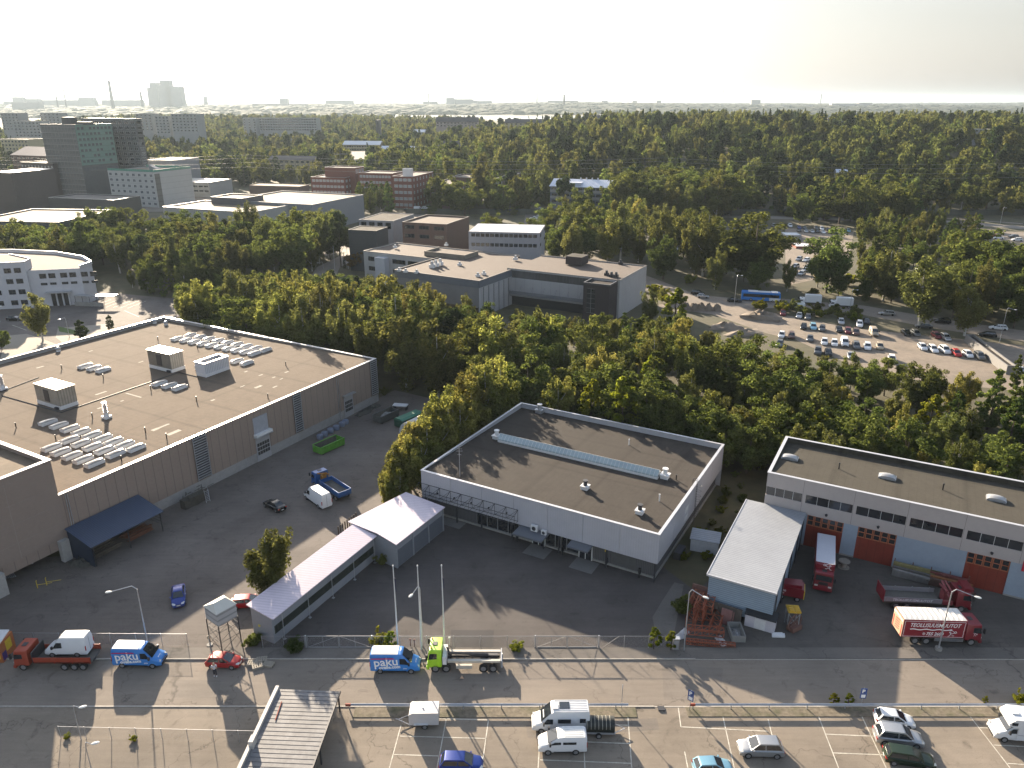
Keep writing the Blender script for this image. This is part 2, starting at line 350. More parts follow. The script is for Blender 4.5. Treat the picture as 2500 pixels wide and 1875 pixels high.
# far water and fields
sheet('bay',[(-420,2620),(190,2620),(420,3150),(-500,3350)],M('water',(.30,.33,.35),.15,.05,.01,spec=1),T(0,3000)+1.5)
sheet('field',[(620,2150),(2600,2150),(3600,2900),(800,2750)],M('stubble_field',(.36,.27,.16),.95,.1,.01),T(900,2500)+1.2)
sheet('field',[(-60,2350),(560,2350),(640,2520),(-80,2600)],M('reed_field',(.22,.20,.11),.95,.15,.01),T(100,2400)+1.3)
# earth heaps beside the road
def heap(name,x,y,rx,ry,h,m,seed,rz=0):
    rg=np.random.default_rng(seed); mb=MB(); mb.at(x,y,0,rz); N=14
    vs=[(0,0,h)]; fs=[]
    for k in range(1,6):
        t=k/5
        for i in range(N):
            a=2*PI*i/N; q=1+.18*rg.standard_normal()*(.4+t*.5)
            vs.append((rx*t*q*math.cos(a),ry*t*q*math.sin(a),max(-.05,h*(1-t**1.5)*(1+.25*rg.standard_normal()*(t<.95)) if t<1 else -.05)))
    for i in range(N): fs.append((0,1+i,1+(i+1)%N))
    for k in range(4):
        for i in range(N): fs.append((1+k*N+i,1+(k+1)*N+i,1+(k+1)*N+(i+1)%N,1+k*N+(i+1)%N))
    mb.add(vs,fs); o=mb.build(name,m,smooth=True); return o
# ---------------------------------------------------------------- building helpers
class Frame:
    """origin at the front left corner, x along the front, y to the back"""
    def __init__(s,o,ang): s.o=Vector(o[:2]); s.a=ang; s.dx=Vector((math.cos(ang),math.sin(ang))); s.dy=Vector((-math.sin(ang),math.cos(ang)))
    def L(s,p): d=Vector(p[:2])-s.o; return d.dot(s.dx),d.dot(s.dy)
    def W(s,u,v): return s.o+s.dx*u+s.dy*v
    def px(s,r,x,y,z): return s.L(g(r,x,y,z))
    def thing(s,name,label,cat,group=None,z=0): return thing(name,label,cat,s.o.x,s.o.y,s.a,group,z)
_wc={}
gl_dark=glass('glass_dark'); gl_sky=glass('glass_pale',(.10,.11,.12)); fr_w=M('frame_white',(.55,.55,.54),.5); fr_d=M('frame_dark',(.05,.05,.055),.5)
def winmesh(w_,h_,fr,gl,nx=1,ny=1,fw=.08):
    k=(round(w_,2),round(h_,2),fr.name,gl.name,nx,ny)
    if k not in _wc:
        mb=MB(); mb.bx(0,w_,-.05,0,0,fw); mb.bx(0,w_,-.05,0,h_-fw,h_); mb.bx(0,fw,-.05,0,fw,h_-fw); mb.bx(w_-fw,w_,-.05,0,fw,h_-fw)
        for i in range(1,nx): mb.bx(w_*i/nx-fw/2,w_*i/nx+fw/2,-.045,0,fw,h_-fw)
        for j in range(1,ny): mb.bx(fw,w_-fw,-.04,0,h_*j/ny-fw/2,h_*j/ny+fw/2)
        mb.bx(fw,w_-fw,-.02,0,fw,h_-fw,1); _wc[k]=mb.mesh('window',[fr,gl])
    return _wc[k]
def face(p,f,w_,d_,u,z,me,name='window',off=0.003):
    if f=='F': return inst(me,name,p,(u,-off,z))
    if f=='R': return inst(me,name,p,(w_+off,u,z),PI/2)
    if f=='L': return inst(me,name,p,(-off,d_-u,z),-PI/2)
    return inst(me,name,p,(w_-u,d_+off,z),PI)
def grid(p,f,w_,d_,cols,rows,z0,dz,ww,wh,fr=None,gl=None,m=1.0,nx=1,ny=1,skip=0,cnt=None):
    fr=fr or fr_d; gl=gl or gl_dark; Lg=w_ if f in 'FB' else d_
    me=winmesh(ww,wh,fr,gl,nx,ny); st=(Lg-2*m-ww)/max(1,cols-1) if cols>1 else 0
    rest=[]
    for r in range(rows):
        for c in range(cols):
            if skip and random.random()<skip: continue
            cnt[0]+=1
            if cnt[0]<=99: face(p,f,w_,d_,m+c*st,z0+r*dz,me)
            else: rest.append((m+c*st,z0+r*dz))
    if rest:
        mb=MB()
        for (u,z) in rest:
            if f=='F': mb.at(u,-.003,z)
            elif f=='R': mb.at(w_+.003,u,z,PI/2)
            else: mb.at(-.003,d_-u,z,-PI/2)
            mb.bx(0,ww,-.05,0,0,.07); mb.bx(0,ww,-.05,0,wh-.07,wh); mb.bx(0,ww,-.03,0,.07,wh-.07,1)
        o=mb.build('windows',[fr,gl],p); o['kind']='stuff'
def shell(p,w_,d_,z0,h,wall,roof,par=.35,cop=None,pt=.25,x0=0,y0=0,name='wall',sink=None):
    """four walls, a roof slab below the coping of the parapet"""
    mb=MB(); x1,y1=x0+w_,y0+d_; zr=h-par
    mb.bx(x0,x1,y0,y0+pt,z0,h); mb.bx(x0,x1,y1-pt,y1,z0,h); mb.bx(x0,x0+pt,y0+pt,y1-pt,z0,h); mb.bx(x1-pt,x1,y0+pt,y1-pt,z0,h)
    wo=mb.build(name,wall,p)
    mb=MB(); s=sink or [0,0,0,0]
    mb.prism([(x0+pt,y0+pt),(x1-pt,y0+pt),(x1-pt,y1-pt),(x0+pt,y1-pt)],zr-.5-max(s),zr,0,None,[zr-q for q in s]); mb.build('roof',roof,p)
    if cop:
        mb=MB(); a=.06
        mb.bx(x0-a,x1+a,y0-a,y0+pt+a,h,h+.07); mb.bx(x0-a,x1+a,y1-pt-a,y1+a,h,h+.07); mb.bx(x0-a,x0+pt+a,y0+pt+a,y1-pt-a,h,h+.07); mb.bx(x1-pt-a,x1+a,y0+pt+a,y1-pt-a,h,h+.07)
        mb.build('coping',cop,p)
    return wo
def roofmat(name,col,axis=1,st=1.0): 
    m=M(name,col,.95,.12,2.2,spec=.15,bump=.3,dirt=.55,dirtcol=[c*.62 for c in col],stripe=None); n=m.node_tree.nodes; L=m.node_tree.links; b=n['Principled BSDF']
    src=b.inputs['Base Color'].links[0].from_socket; tc=[x for x in n if x.type=='TEX_COORD'][0]
    sp=n.new('ShaderNodeSeparateXYZ'); L.new(tc.outputs['Object'],sp.inputs[0]); out=src
    for ax,per,lw,dk in ((0,1.0,.05,.88),(0,8.3,.05,.80),(1,11.9,.03,.84)):
        if axis==0: ax=1-ax
        ma=n.new('ShaderNodeMath'); ma.operation='PINGPONG'; ma.inputs[1].default_value=per*st/2; L.new(sp.outputs[ax],ma.inputs[0])
        r=n.new('ShaderNodeMapRange'); r.inputs[1].default_value=0; r.inputs[2].default_value=per*lw*1.5; r.inputs[3].default_value=dk; r.inputs[4].default_value=1; L.new(ma.outputs[0],r.inputs[0])
        v=n.new('ShaderNodeVectorMath'); v.operation='SCALE'; L.new(out,v.inputs[0]); L.new(r.outputs[0],v.inputs['Scale']); out=v.outputs[0]
    L.new(out,b.inputs['Base Color']); return m
felt=roofmat('roof_felt',(.138,.106,.079)); felt_d=roofmat('roof_felt_dark',(.052,.045,.039)); felt_g=roofmat('roof_felt_grey',(.062,.056,.045))
cop_w=M('coping_sheet',(.52,.52,.53),.35,.08,2,metal=.3); whitewall=M('sheet_white',(.40,.40,.43),.5,.06,.6,stripe=.35,axis=0,sd=.93)
metal=M('galvanised',(.42,.43,.45),.38,.12,2,metal=.6); metal_d=M('metal_dark',(.05,.05,.055),.5,.1,3,metal=.3)
blackm=M('black_plastic',(.018,.018,.02),.5); whitep=M('white_paint_sheet',(.62,.62,.62),.4,.06,2,dirt=.25,dirtcol=(.35,.33,.3))
letter=M('lettering_white',(.8,.8,.8),.5,.02)
# small roof equipment, shared
def dome(name_l,cat='skylight'): pass
def skylight_proto(lx,ly,h=.35,dm=.3,glm=None,base=None):
    mb=MB(); mb.bx(-lx/2,lx/2,-ly/2,ly/2,0,h); b=mb.mesh('base',base or whitep)
    mb=MB(); N=7; r=[]
    for i in range(N+1):
        a=PI*i/N; r.append((-(lx/2-.06)*math.cos(a),h+.003+dm*math.sin(a)))
    secs=[]
    for k in range(6):
        t=k/5; sc_=math.sin(PI*(.12+.76*t))**.6; secs.append([(x,-(ly/2-.06)+(ly-.12)*t,h+.003+(z-h-.003)*sc_) for x,z in r])
    mb.loft(secs); dmh=mb.mesh('dome',glm or glass('acrylic_dome',(.62,.60,.57),.10),True)
    return b,dmh
# ---------------------------------------------------------------- the retail hall in the middle
fr=Frame(g('P',909,1016,7.43),0); _b=g('P',1425,1156,7.43)-fr.o; fr=Frame(fr.o,math.atan2(_b.y,_b.x)); W,D,Hh=_b.length,31.8,7.43
t=fr.thing('retail_hall','flat-roofed white panelled retail hall with a long glass ridge on its dark roof','building')
mb=MB()
for i in range(7):
    x0=W*i/7+.02; mb.bx(x0,W*(i+1)/7-.02,0,.22,3.0,Hh)
mb.bx(0,W,.18,.3,3.0,Hh); mb.build('front_panel',[whitewall],t)
ww2=M('sheet_white_side',(.40,.40,.43),.28,.06,.6,stripe=.35,axis=1,spec=.9,sd=.9)
mb=MB()
for i in range(5):
    y0=.22+(D-.44)*i/5+.02; mb.bx(W-.22,W,y0,.22+(D-.44)*(i+1)/5-.04,3.0,Hh)
mb.bx(W-.3,W-.2,.3,D-.3,3.0,Hh); mb.build('side_panel',ww2,t)
mb=MB(); mb.bx(0,.22,.3,D-.22,0,Hh); mb.bx(0,W,D-.22,D,0,Hh); mb.build('rear_wall',M('sheet_grey',(.34,.35,.38),.6,.08,1,stripe=.35,axis=1),t)
mb=MB(); mb.prism([(.22,.3),(W-.3,.3),(W-.3,D-.22),(.22,D-.22)],6.0,7.3,0,None,[7.28,7.28,6.55,6.55]); mb.build('roof',felt_d,t)
mb=MB(); a=.07; mb.bx(-a,W+a,-a,.34,Hh,Hh+.06); mb.bx(-a,W+a,D-.3,D+a,Hh,Hh+.06); mb.bx(-a,.3,.34,D-.3,Hh,Hh+.06); mb.bx(W-.34,W+a,.34,D-.3,Hh,Hh+.06); mb.build('coping',cop_w,t)
lw=M('wall_lower_grey',(.10,.10,.105),.7,.08,1,stripe=.25,axis=0)
y0=1.1
mb=MB(); mb.bx(.3,9.2,y0,y0+.2,0,3.0); mb.bx(28.3,W-.9,y0,y0+.2,0,3.0); mb.bx(9.2,28.3,y0+.15,y0+.3,0,3.0); mb.bx(W-.9,W-.7,y0,D-.5,0,3.0); mb.bx(.3,W-.7,y0+.3,D-.3,2.9,2.99); mb.build('lower_wall',lw,t)
mb=MB(); mb.bx(.0,W-.5,.9,y0+.16,0.0,.28); mb.bx(W-.72,W-.5,1.1,D-.4,0,.28); mb.build('plinth',concrete,t)
pan=M('shop_glass',(.03,.032,.036),.08,.2,.5,spec=1)
edges=[9.2,11.0,12.8,14.6,16.4,18.2,20.3,22.3,23.2,24.1,26.0,27.3,28.3]
for a_,b_ in zip(edges,edges[1:]):
    mb=MB(); mb.bx(a_+.05,b_-.05,y0+.06,y0+.1,.3,2.45); mb.build('shop_window',pan,t)
mb=MB()
for e in edges: mb.bx(e-.05,e+.05,y0,y0+.14,.28,3.0)
mb.bx(9.2,28.3,y0+.01,y0+.14,2.45,2.53); mb.build('window_frame',M('frame_grey',(.22,.22,.22),.5),t)
mb=MB()
for a_,b_ in zip(edges,edges[1:]): mb.bx(a_+.05,b_-.05,y0+.05,y0+.12,2.53,2.98)
so_=mb.build('shop_sign',blackm,t)
for u in (9.6,13.1,16.9,20.7,24.5): text('O-OD',.42,letter,so_,(u,y0+.045,2.62),(PI/2,0,0),bold=.012)
for i,u in enumerate((.6,6.2,10.6,15.8,20.9,23.3,30.5,W-.35)):
    mb=MB(); mb.bx(u-.09,u+.09,.12,.3,0,3.0); mb.build('column',metal_d,t)
for u0,u1,yy in ((17.2,21.8,-2.3),(25.3,28.4,-1.5)):
    mb=MB(); mb.prism([(u0,y0-.02),(u0,yy),(u1,yy),(u1,y0-.02)][::-1],2.62,2.75,0,None,[2.95,2.8,2.8,2.95]); mb.bx(u0-.05,u1+.05,yy-.05,yy,2.6,2.85)
    cp=mb.build('entrance_canopy',M('canopy_sheet',(.13,.14,.16),.5,.1,2,stripe=.3,axis=0),t)
    c=(u0+u1)/2+.3; mb=MB(); mb.bx(c-1.0,c-.9,y0-.35,y0+.02,.02,2.5); mb.bx(c+.9,c+1.0,y0-.35,y0+.02,.02,2.5); mb.bx(c-.9,c+.9,y0-.35,y0-.25,2.4,2.5); mb.bx(c-.05,c+.05,y0-.35,y0-.25,.02,2.4)
    dd=mb.build('entrance_door',fr_w,t); mb=MB(); mb.bx(c-.9,c-.05,y0-.32,y0-.28,.05,2.4); mb.bx(c+.05,c+.9,y0-.32,y0-.28,.05,2.4); mb.build('door_glass',pan,dd)
mb=MB(); mb.bx(30.9,34.4,y0-.03,y0,.28,2.8); [mb.bx(30.9,34.4,y0-.05,y0-.03,.3+.5*k,.34+.5*k) for k in range(5)]; mb.build('roller_door',M('roller_grey',(.09,.09,.09),.6),t)
mb=MB(); mb.bx(29.9,30.2,y0-.04,y0,1.9,2.2); mb.build('notice_plate',M('yellow_paint',(.55,.40,.03),.5),t)
# the empty lattice of the old sign
mb=MB(); za,zb=5.35,3.55; n_=9; st=(16.9+.4)/n_
for oy in (-.15,-1.15):
    for z in ((za,zb) if oy==-.15 else (za-.55,zb)): mb.tube((-.4,oy,z),(16.9,oy,z),.035)
for k in range(n_+1):
    x=-.4+k*st; mb.tube((x,-.15,zb),(x,-.15,za),.03); mb.tube((x,-1.15,zb),(x,-1.15,za-.55),.025); mb.tube((x,-.15,za),(x,-1.15,za-.55),.025); mb.tube((x,-.15,zb),(x,-1.15,zb),.025)
    if k<n_: mb.tube((x,-.15,zb),(x+st,-1.15,za-.55),.025); mb.tube((x+st,-.15,za),(x,-.15,zb),.025); mb.tube((x+st/2,-1.15,zb),(x+st,-.15,za),.02)
mb.build('sign_lattice',metal_d,t)
for u in (3,6,9,12,15): mb=MB(); mb.bx(u,u+.2,-.35,-.12,4.35,4.5); mb.build('floodlight',blackm,t)
# ladder on the side wall
mb=MB(); yl=15.5
for y in (yl,yl+.5): mb.tube((W+.25,y,.9),(W+.25,y,Hh+.9),.03); mb.tube((W+.25,y,Hh+.9),(W-.4,y,Hh+.9),.03); mb.tube((W-.4,y,Hh+.9),(W-.4,y,Hh),.03)
for k in range(24): mb.tube((W+.25,yl,1.1+.28*k),(W+.25,yl+.5,1.1+.28*k),.015)
for k in range(7): mb.path([(W+.25,yl,2.6+.8*k),(W+.75,yl-.1,2.6+.8*k),(W+.95,yl+.25,2.6+.8*k),(W+.75,yl+.6,2.6+.8*k),(W+.25,yl+.5,2.6+.8*k)],.015)
mb.build('ladder',metal_d,t)
for y in (19,): 
    for z in (3.6,5.0): mb=MB(); mb.bx(W,W+.02,yl-4,yl-2.6,z-.2,z+.7); mb.build('side_window',fr_w,t)
# roof fittings: things of their own
def zroof(v): return 7.28-.73*(v-.3)/(D-.52)
pa=fr.px('C2',2110,400,6.9); pb=fr.px('C3',1265,725,7.0); ym=(pa[1]+pb[1])/2
tt=thing('glass_ridge_skylight','long glazed ridge running across the dark hall roof','skylight',*fr.W(pa[0],ym),fr.a,z=zroof(ym)-.03)
Lr=pb[0]-pa[0]; mb=MB(); mb.bx(0,Lr,-.9,.9,0,.38); mb.build('upstand',whitep,tt)
mb=MB(); mb.ext([(0,0)],0,0) if False else None
gr=glass('ridge_glass',(.30,.36,.37),.12); mb.loft([[(x,-.85,.383),(x,-.80,.6),(x,0,1.25),(x,.80,.6),(x,.85,.383)] for x in (0,Lr)]); mb.build('glazing',gr,tt)
mb=MB(); nb=int(Lr/.62)
for k in range(nb+1):
    x=Lr*k/nb; mb.path([(x,-.86,.4),(x,-.81,.61),(x,0,1.26),(x,.81,.61)],.022,4)
mb.tube((0,0,1.27),(Lr,0,1.27),.03,None,4); mb.build('glazing_bars',fr_w,tt)
ventb=MB(); ventb.bx(-.5,.5,-.5,.5,0,.5); ventb.prism([(-.6,-.6),(.6,-.6),(.6,.6),(-.6,.6)],.5,.62)
vt=MB(); vt.cyl(0,0,.62,1.3,.3,.3,10); vt.cyl(0,0,1.3,1.42,.42,.4,10)
def vent(fr_,u,v,z,lab,s=1,top=metal_d,base=whitep,name='roof_vent',group=None):
    q=thing(name,lab,'roof vent',*fr_.W(u,v),fr_.a,z=z-.02,group=group); a_=inst(ventb.mesh('base',base),'base',q,scale=s); inst(vt.mesh('cowl',top),'cowl',q,scale=s); return q
for r,x,y,lab in (('C3',630,830,'white vent with a black cowl, farther from the front right roof corner'),('C3',1100,1045,'white roof vent with a black cowl nearest the front right corner of the dark roof')):
    u,v=fr.px(r,x,y,7.0); vent(fr,u,v,zroof(v),lab)
u,v=fr.px('C3',1318,725,7.0); vent(fr,u,v,zroof(v),'white square fan unit at the right end of the glazed ridge',1.15,whitep)
u,v=fr.px('C2',2075,385,7.0); vent(fr,u,v,zroof(v),'white square fan unit at the left end of the glazed ridge',1.1,whitep)
u,v=fr.px('B3',238,1560,7.0); vent(fr,u,v,zroof(v),'grey vent against the rear parapet of the dark roof',1.2,metal,metal)
for r,x,y,h_,c,lab in (('C3',1008,430,1.0,whitep,'thin white pipe in the shaded rear part of the dark roof'),('C3',1268,935,1.1,whitep,'thin white pipe between the two cowled vents of the dark roof'),('C3',1415,740,.8,blackm,'thin black pipe beside the right end of the glazed ridge')):
    u,v=fr.px(r,x,y,7.0); q=MB(); q.cyl(0,0,0,h_,.09,.09,8); q.cyl(0,0,h_,h_+.08,.14,.1,8); tag(q.build('vent_pipe',c,None,loc=(*fr.W(u,v),zroof(v)-.02)),lab,'vent pipe')
u,v=fr.px('C2',1757,720,7.2); q=MB(); q.tube((0,0,0),(0,0,5.2),.05,.03); [q.tube((-.5+.1*k,0,4.2+.35*k),(.5-.1*k,0,4.2+.35*k),.02) for k in range(3)]; q.tube((-.3,0,3.6),(.3,0,3.6),.02)
tag(q.build('antenna_mast',metal,None,loc=(*fr.W(u,v),zroof(v))),'thin aerial mast standing near the left edge of the dark hall roof','antenna')
# air conditioning units above the first canopy
for k,(u,lab) in enumerate(((19.3,'larger white air conditioning unit above the left entrance canopy'),(20.9,'smaller white air conditioning unit right of the larger one above the canopy'))):
    q=thing('air_conditioner',lab,'air conditioner',*fr.W(u,-.75+.1*k),fr.a,z=3.05-.2*k); mb=MB(); s_=1-.25*k; mb.bx(0,1.0*s_,0,.4,0,.9*s_); mb.build('casing',whitep,q)
    mb=MB(); mb.at(.5*s_,-.01,.45*s_,0,0,PI/2); mb.cyl(0,0,0,.03,.32*s_,.32*s_,12); mb.build('fan_grille',metal_d,q)
    mb=MB(); mb.bx(0,.05,.1,.75,-.08,0); mb.build('bracket',metal,q); mb=MB(); mb.bx(.9*s_,.9*s_+.05,.1,.75,-.08,0); mb.build('bracket',metal,q)
for (x,y) in ((205,1380),(610,1500)):
    p=g('C3',x,y); u,v=fr.L(p); q=MB(); q.bx(-1.7,1.7,-1.3,1.5,0,.06); tag(q.build('concrete_ramp',M('slab_grey',(.13,.125,.12),.9,.1,2),None,loc=(*fr.W(u,-.9),.02),rz=fr.a),('pale concrete slab in front of the left entrance' if x<300 else 'pale concrete slab in front of the right entrance'),'slab')
p=fr.W(5.6,-.2); q=MB(); q.bx(-1.9,1.9,-1,.9,0,.05); tag(q.build('concrete_ramp',MATS['slab_grey'],None,loc=(*p,.02),rz=fr.a),'pale concrete slab at the shaded door under the lattice','slab')
FR=fr
# ---------------------------------------------------------------- long shed with the pink-white roof
f2=Frame(g('D2',160,590),math.atan2(15.5,12.3)) 
# outline in world coordinates: near end, elbow, far end
n0,n1=g('D2',0,520)+Vector((-.2,0)),g('D2',160,590); e1=g('C2',1215,1510); x1=g('C2',1620,1180); 
d61=Vector((math.cos(R_(60.8)),math.sin(R_(60.8)))); nrm=Vector((-d61.y,d61.x))
i1=g('C2',1030,1430); 
t=thing('long_storage_shed','long narrow corrugated shed with a pale shiny roof that bends at the wider far half','shed',n1.x,n1.y,0)
o=n1
def rl(p): return (p.x-o.x,p.y-o.y)
a0,a1=n0,n1; b1=i1; b0=b1+(n0-n1); c1=e1; d1=x1; d0=x1+nrm*6.4; 
mbw=MB(); zl=3.55
h_in,h_out=3.9,4.4
mbw.prism([rl(a0),rl(a1),rl(b1),rl(b0)],0,3.9,0,None,[4.25,3.7,3.75,4.3])
mbw.prism([rl(b0+nrm*.9),rl(b1+(b0-b1)*0.02),rl(c1),rl(d1),rl(d0)],0,4.0,0,None,[4.5,4.0,3.85,3.85,4.5]); mbw.build('wall',M('shed_grey',(.23,.24,.26),.55,.06,1),t)
rf=M('shed_roof_metal',(.58,.50,.55),.38,.06,1.2,stripe=.45,axis=1,sd=.8)
mb=MB()
def slab(pts,th=.12): 
    n=len(pts); mb.add([(p[0],p[1],p[2]) for p in pts]+[(p[0],p[1],p[2]-th) for p in pts],[tuple(range(n)),tuple(range(2*n-1,n-1,-1))]+[(i,n+i,n+(i+1)%n,(i+1)%n) for i in range(n)])
def r3(p,z,dx=0,dy=0): q=rl(p); return (q[0]+dx,q[1]+dy,z)
ov=nrm*.35
slab([r3(a1-ov*1.6-d61*.25,3.85),r3(b1-ov*1.6,3.95),r3(b0+ov,4.62),r3(a0+ov-d61*.25,4.5)])
kz=lambda p: 4.02+.09*max(0,(p-c1).dot(nrm))
slab([r3(q_,kz(q_)) for q_ in (b1-ov*1.6+d61*.01,c1-ov-d61*.3,d1-ov,d0+ov,b0+ov+d61*.01+nrm*.9)])
mb.build('roof',rf,t)
mb=MB(); q=Vector(rl(a1)); e=Vector(rl(b1))
L_=(e-q).length; ang_=math.atan2((e-q).y,(e-q).x); mb.at(q.x,q.y,0,ang_); mb.bx(.3,L_-.3,-.02,0,1.2,2.3); mb.build('strip_window',glass('strip_glass',(.03,.035,.03),.2),t)
for k in range(5): mb=MB(); mb.at(q.x,q.y,0,ang_); x=1.2+k*(L_-2)/4; mb.tube((x,-.5,0),(x,-.5,3.6),.05); mb.bx(x-.15,x+.15,-.65,-.35,0,.1); mb.build('post',metal,t)
q=Vector(rl(c1)); e=Vector(rl(d1)); L_=(e-q).length; ang_=math.atan2((e-q).y,(e-q).x)
for k in range(3):
    mb=MB(); mb.at(q.x,q.y,0,ang_); a_=.25+k*(L_-.3)/3; b_=a_+(L_-.3)/3-.3; mb.bx(a_,b_,-.03,0,.1,2.7); mb.build('door',M('door_slate',(.10,.11,.13),.6,.08,1),t)
for k in range(4): mb=MB(); mb.at(q.x,q.y,0,ang_); x=.1+k*(L_-.3)/3; mb.bx(x-.09,x+.09,-.12,.02,0,3.8); mb.build('post',MATS['shed_grey'],t)
mb=MB(); p=n0.lerp(n1,.35); mb.at(*rl(p),1.9,math.atan2((n1-n0).y,(n1-n0).x)); mb.bx(-.12,.12,-.1,0,-.12,.12); mb.build('wall_lamp',M('lamp_yellow',(.5,.4,.05),.5),t)
# ---------------------------------------------------------------- brown warehouse
zb=9.5; cA=g('C1',530,870,zb); cR=g('P',812,775,zb); cB=g('P',340,688,zb)
fb=Frame(cR,math.atan2((cA-cR).y,(cA-cR).x)+PI)  # x axis runs from near corner to far corner
fb=Frame(cA,math.atan2((cR-cA).y,(cR-cA).x)); WL=(cR-cA).length
# local: x along the yard wall (away from the viewer), y to the left
t=fb.thing('brown_warehouse','huge brown clad warehouse with a tan roof full of skylights','building')
tbw=t; br=M('brown_cladding',(.24,.185,.152),.75,.07,2,stripe=1.55,axis=0,line=.05); 
DB=(cB-cR).length; xr0=-34.0
mb=MB(); mb.bx(0,WL,0,.3,1.7,zb); mb.bx(xr0,0,0,.3,1.7,zb-.01); mb.build('yard_wall',br,t)
mb=MB(); mb.bx(0,WL,-.05,.35,0,1.7); mb.bx(WL-.3,WL,.3,DB,0,zb); mb.bx(xr0,WL-.3,DB-.3,DB,0,zb); mb.build('plinth',M('plinth_concrete',(.28,.27,.26),.85,.12,1.5,dirt=.4),t)
mb=MB(); mb.prism([(xr0,.3),(WL-.3,.3),(WL-.3,DB-.3),(xr0,DB-.3)],zb-2,zb-.3,0,None,[zb-.12,zb-.12,zb-.75,zb-.75][:4]); mb.build('roof',felt,t)
mb=MB(); mb.bx(-12,WL+.1,-.1,.45,zb,zb+.09); mb.bx(WL-.45,WL+.1,.45,DB+.1,zb,zb+.09); mb.bx(xr0,WL-.45,DB-.4,DB+.1,zb,zb+.09); mb.build('coping',cop_w,t)
# three louvred shafts, doors
def lx(r,x,y,z): return fb.px(r,x,y,z)[0]
for (r,xa,ya,xb,yb) in (('C1',1675,395,1775,345),('C2',330,20,395,-5),('B2',985,1140,1028,1118)):
    ua,ub=lx(r,xa,ya,zb),lx(r,xb,yb,zb); mb=MB()
    mb.bx(ua,ub,-.18,0,1.9,zb-.05)
    o1=mb.build('louvre_panel',metal_d,t); mb=MB()
    for k in range(17): z=2.1+k*.44; mb.bx(ua-.05,ub+.05,-.34,-.2,z,z+.16)
    mb.bx(ua-.1,ua,-.3,-.18,1.9,zb-.1); mb.bx(ub,ub+.1,-.3,-.18,1.9,zb-.1)
    mb.build('louvre_slats',metal,o1)
dgl=M('door_glazing',(.03,.03,.03),.3,.1,2)
for (r,xa,ya,xb,yb,top) in (('C2',40,600,155,540,3.2),('C2',750,210,835,175,3.6)):
    ua,ub=fb.L(g(r,xa,ya))[0],fb.L(g(r,xb,yb))[0]; mb=MB(); mb.bx(ua,ub,-.14,-.06,0,4.6); o1=mb.build('lift_door',M('door_grey',(.30,.30,.31),.6,.06,1),t)
    mb=MB()
    for i in range(5):
        for j in range(3): a_=ua+.25+(ub-ua-.4)*i/5; mb.bx(a_,a_+(ub-ua-.4)/5-.1,-.17,-.14,1.2+j*.8,1.8+j*.8)
    mb.build('door_glass',dgl,o1)
    mb=MB(); mb.bx(ua-.3,ub+.3,-.9,-.05,4.7,4.85); mb.build('door_hood',metal,t)
    if top==3.2: mb=MB(); mb.bx(ua,ub,-.12,0,5.1,8.3); mb.build('shutter_panel',M('shutter_pale',(.30,.31,.34),.5),t); mb=MB(); mb.bx(ua-.15,ub+.3,-.8,0,4.86,5.3); mb.build('door_box',whitep,t)
mb=MB(); 
for u in (.35,.65): mb.tube((u,-.12,1),(u,-.12,zb-.2),.05)
for u in (lx('B2',645,1255,zb),lx('B2',660,1250,zb)): mb.tube((u,-.1,.3),(u,-.1,zb-.1),.05)
mb.build('downpipe',metal,t)
# the taller block at the near end
t3=thing('brown_block','taller brown clad block overhanging the yard at the near end of the warehouse','building',*fb.W(-.5,-.15),fb.a)
bt=M('brown_panels',(.23,.18,.15),.75,.06,2)
zt=14.9; mb=MB(); mb.bx(-30,0,0,.3,3.2,zt); mb.bx(-.3,0,.3,26,3.2,zt); mb.bx(-30,-.3,.3,26,2.9,3.2); mb.build('wall',bt,t3)
mb=MB(); mb.bx(-30,-.3,.3,26,zt-1.2,zt-.7); mb.build('roof',M('roof_mossy',(.14,.105,.07),.95,.3,.6,dirt=.5,dirtcol=(.07,.06,.03)),t3)
mb=MB(); mb.bx(-30,.1,-.1,.5,zt,zt+.1); mb.bx(-.5,.1,.5,26,zt,zt+.1); mb.build('coping',cop_w,t3)
mb=MB()
for z in (5.5,8.2,10.9,13.9): mb.bx(-30,.0,-.012,0,z,z+.035); mb.bx(0,.012,0,20,z,z+.035)
for x in (-6.3,-12.6,-19): mb.bx(x,x+.05,-.014,0,3.2,zt)
mb.build('panel_joints',M('joint_pale',(.25,.22,.19),.7),t3)
for (r,x,y) in (('C1',575,1450),('D1',20,190)):
    p=g(r,x,y); u,v=fb.L(p); mb=MB(); mb.bx(u-.3,u+.9,v-.1,v+.7,0,3.19); q=mb.build('column',M('column_pale',(.33,.32,.30),.8,.1,2,dirt=.3),t3); q.location=(.5,.15,0)
# lean-to with the blue roof
pA=g('C1',820,1500); pB=g('C1',1420,1185); uA,uB=fb.L(pA)[0],fb.L(pB)[0]; vo_=(fb.L(pA)[1]+fb.L(pB)[1])/2
t4=thing('lean_to_shelter','open lean-to shelter with a dark blue roof against the brown warehouse','shelter',*fb.W(uA,-.4),fb.a)
blue=M('blue_sheet',(.035,.055,.10),.6,.1,1.5,stripe=.3,axis=0); Lw=uB-uA; dv=vo_+.4
mb=MB(); mb.add([(0-.2,0,4.6),(Lw+.2,0,4.6),(Lw+.2,dv-.3,3.3),(-.2,dv-.3,3.3),(-.2,0,4.5),(Lw+.2,0,4.5),(Lw+.2,dv-.3,3.2),(-.2,dv-.3,3.2)],[(0,3,2,1),(4,5,6,7),(0,1,5,4),(1,2,6,5),(2,3,7,6),(3,0,4,7)]); mb.build('roof',blue,t4)
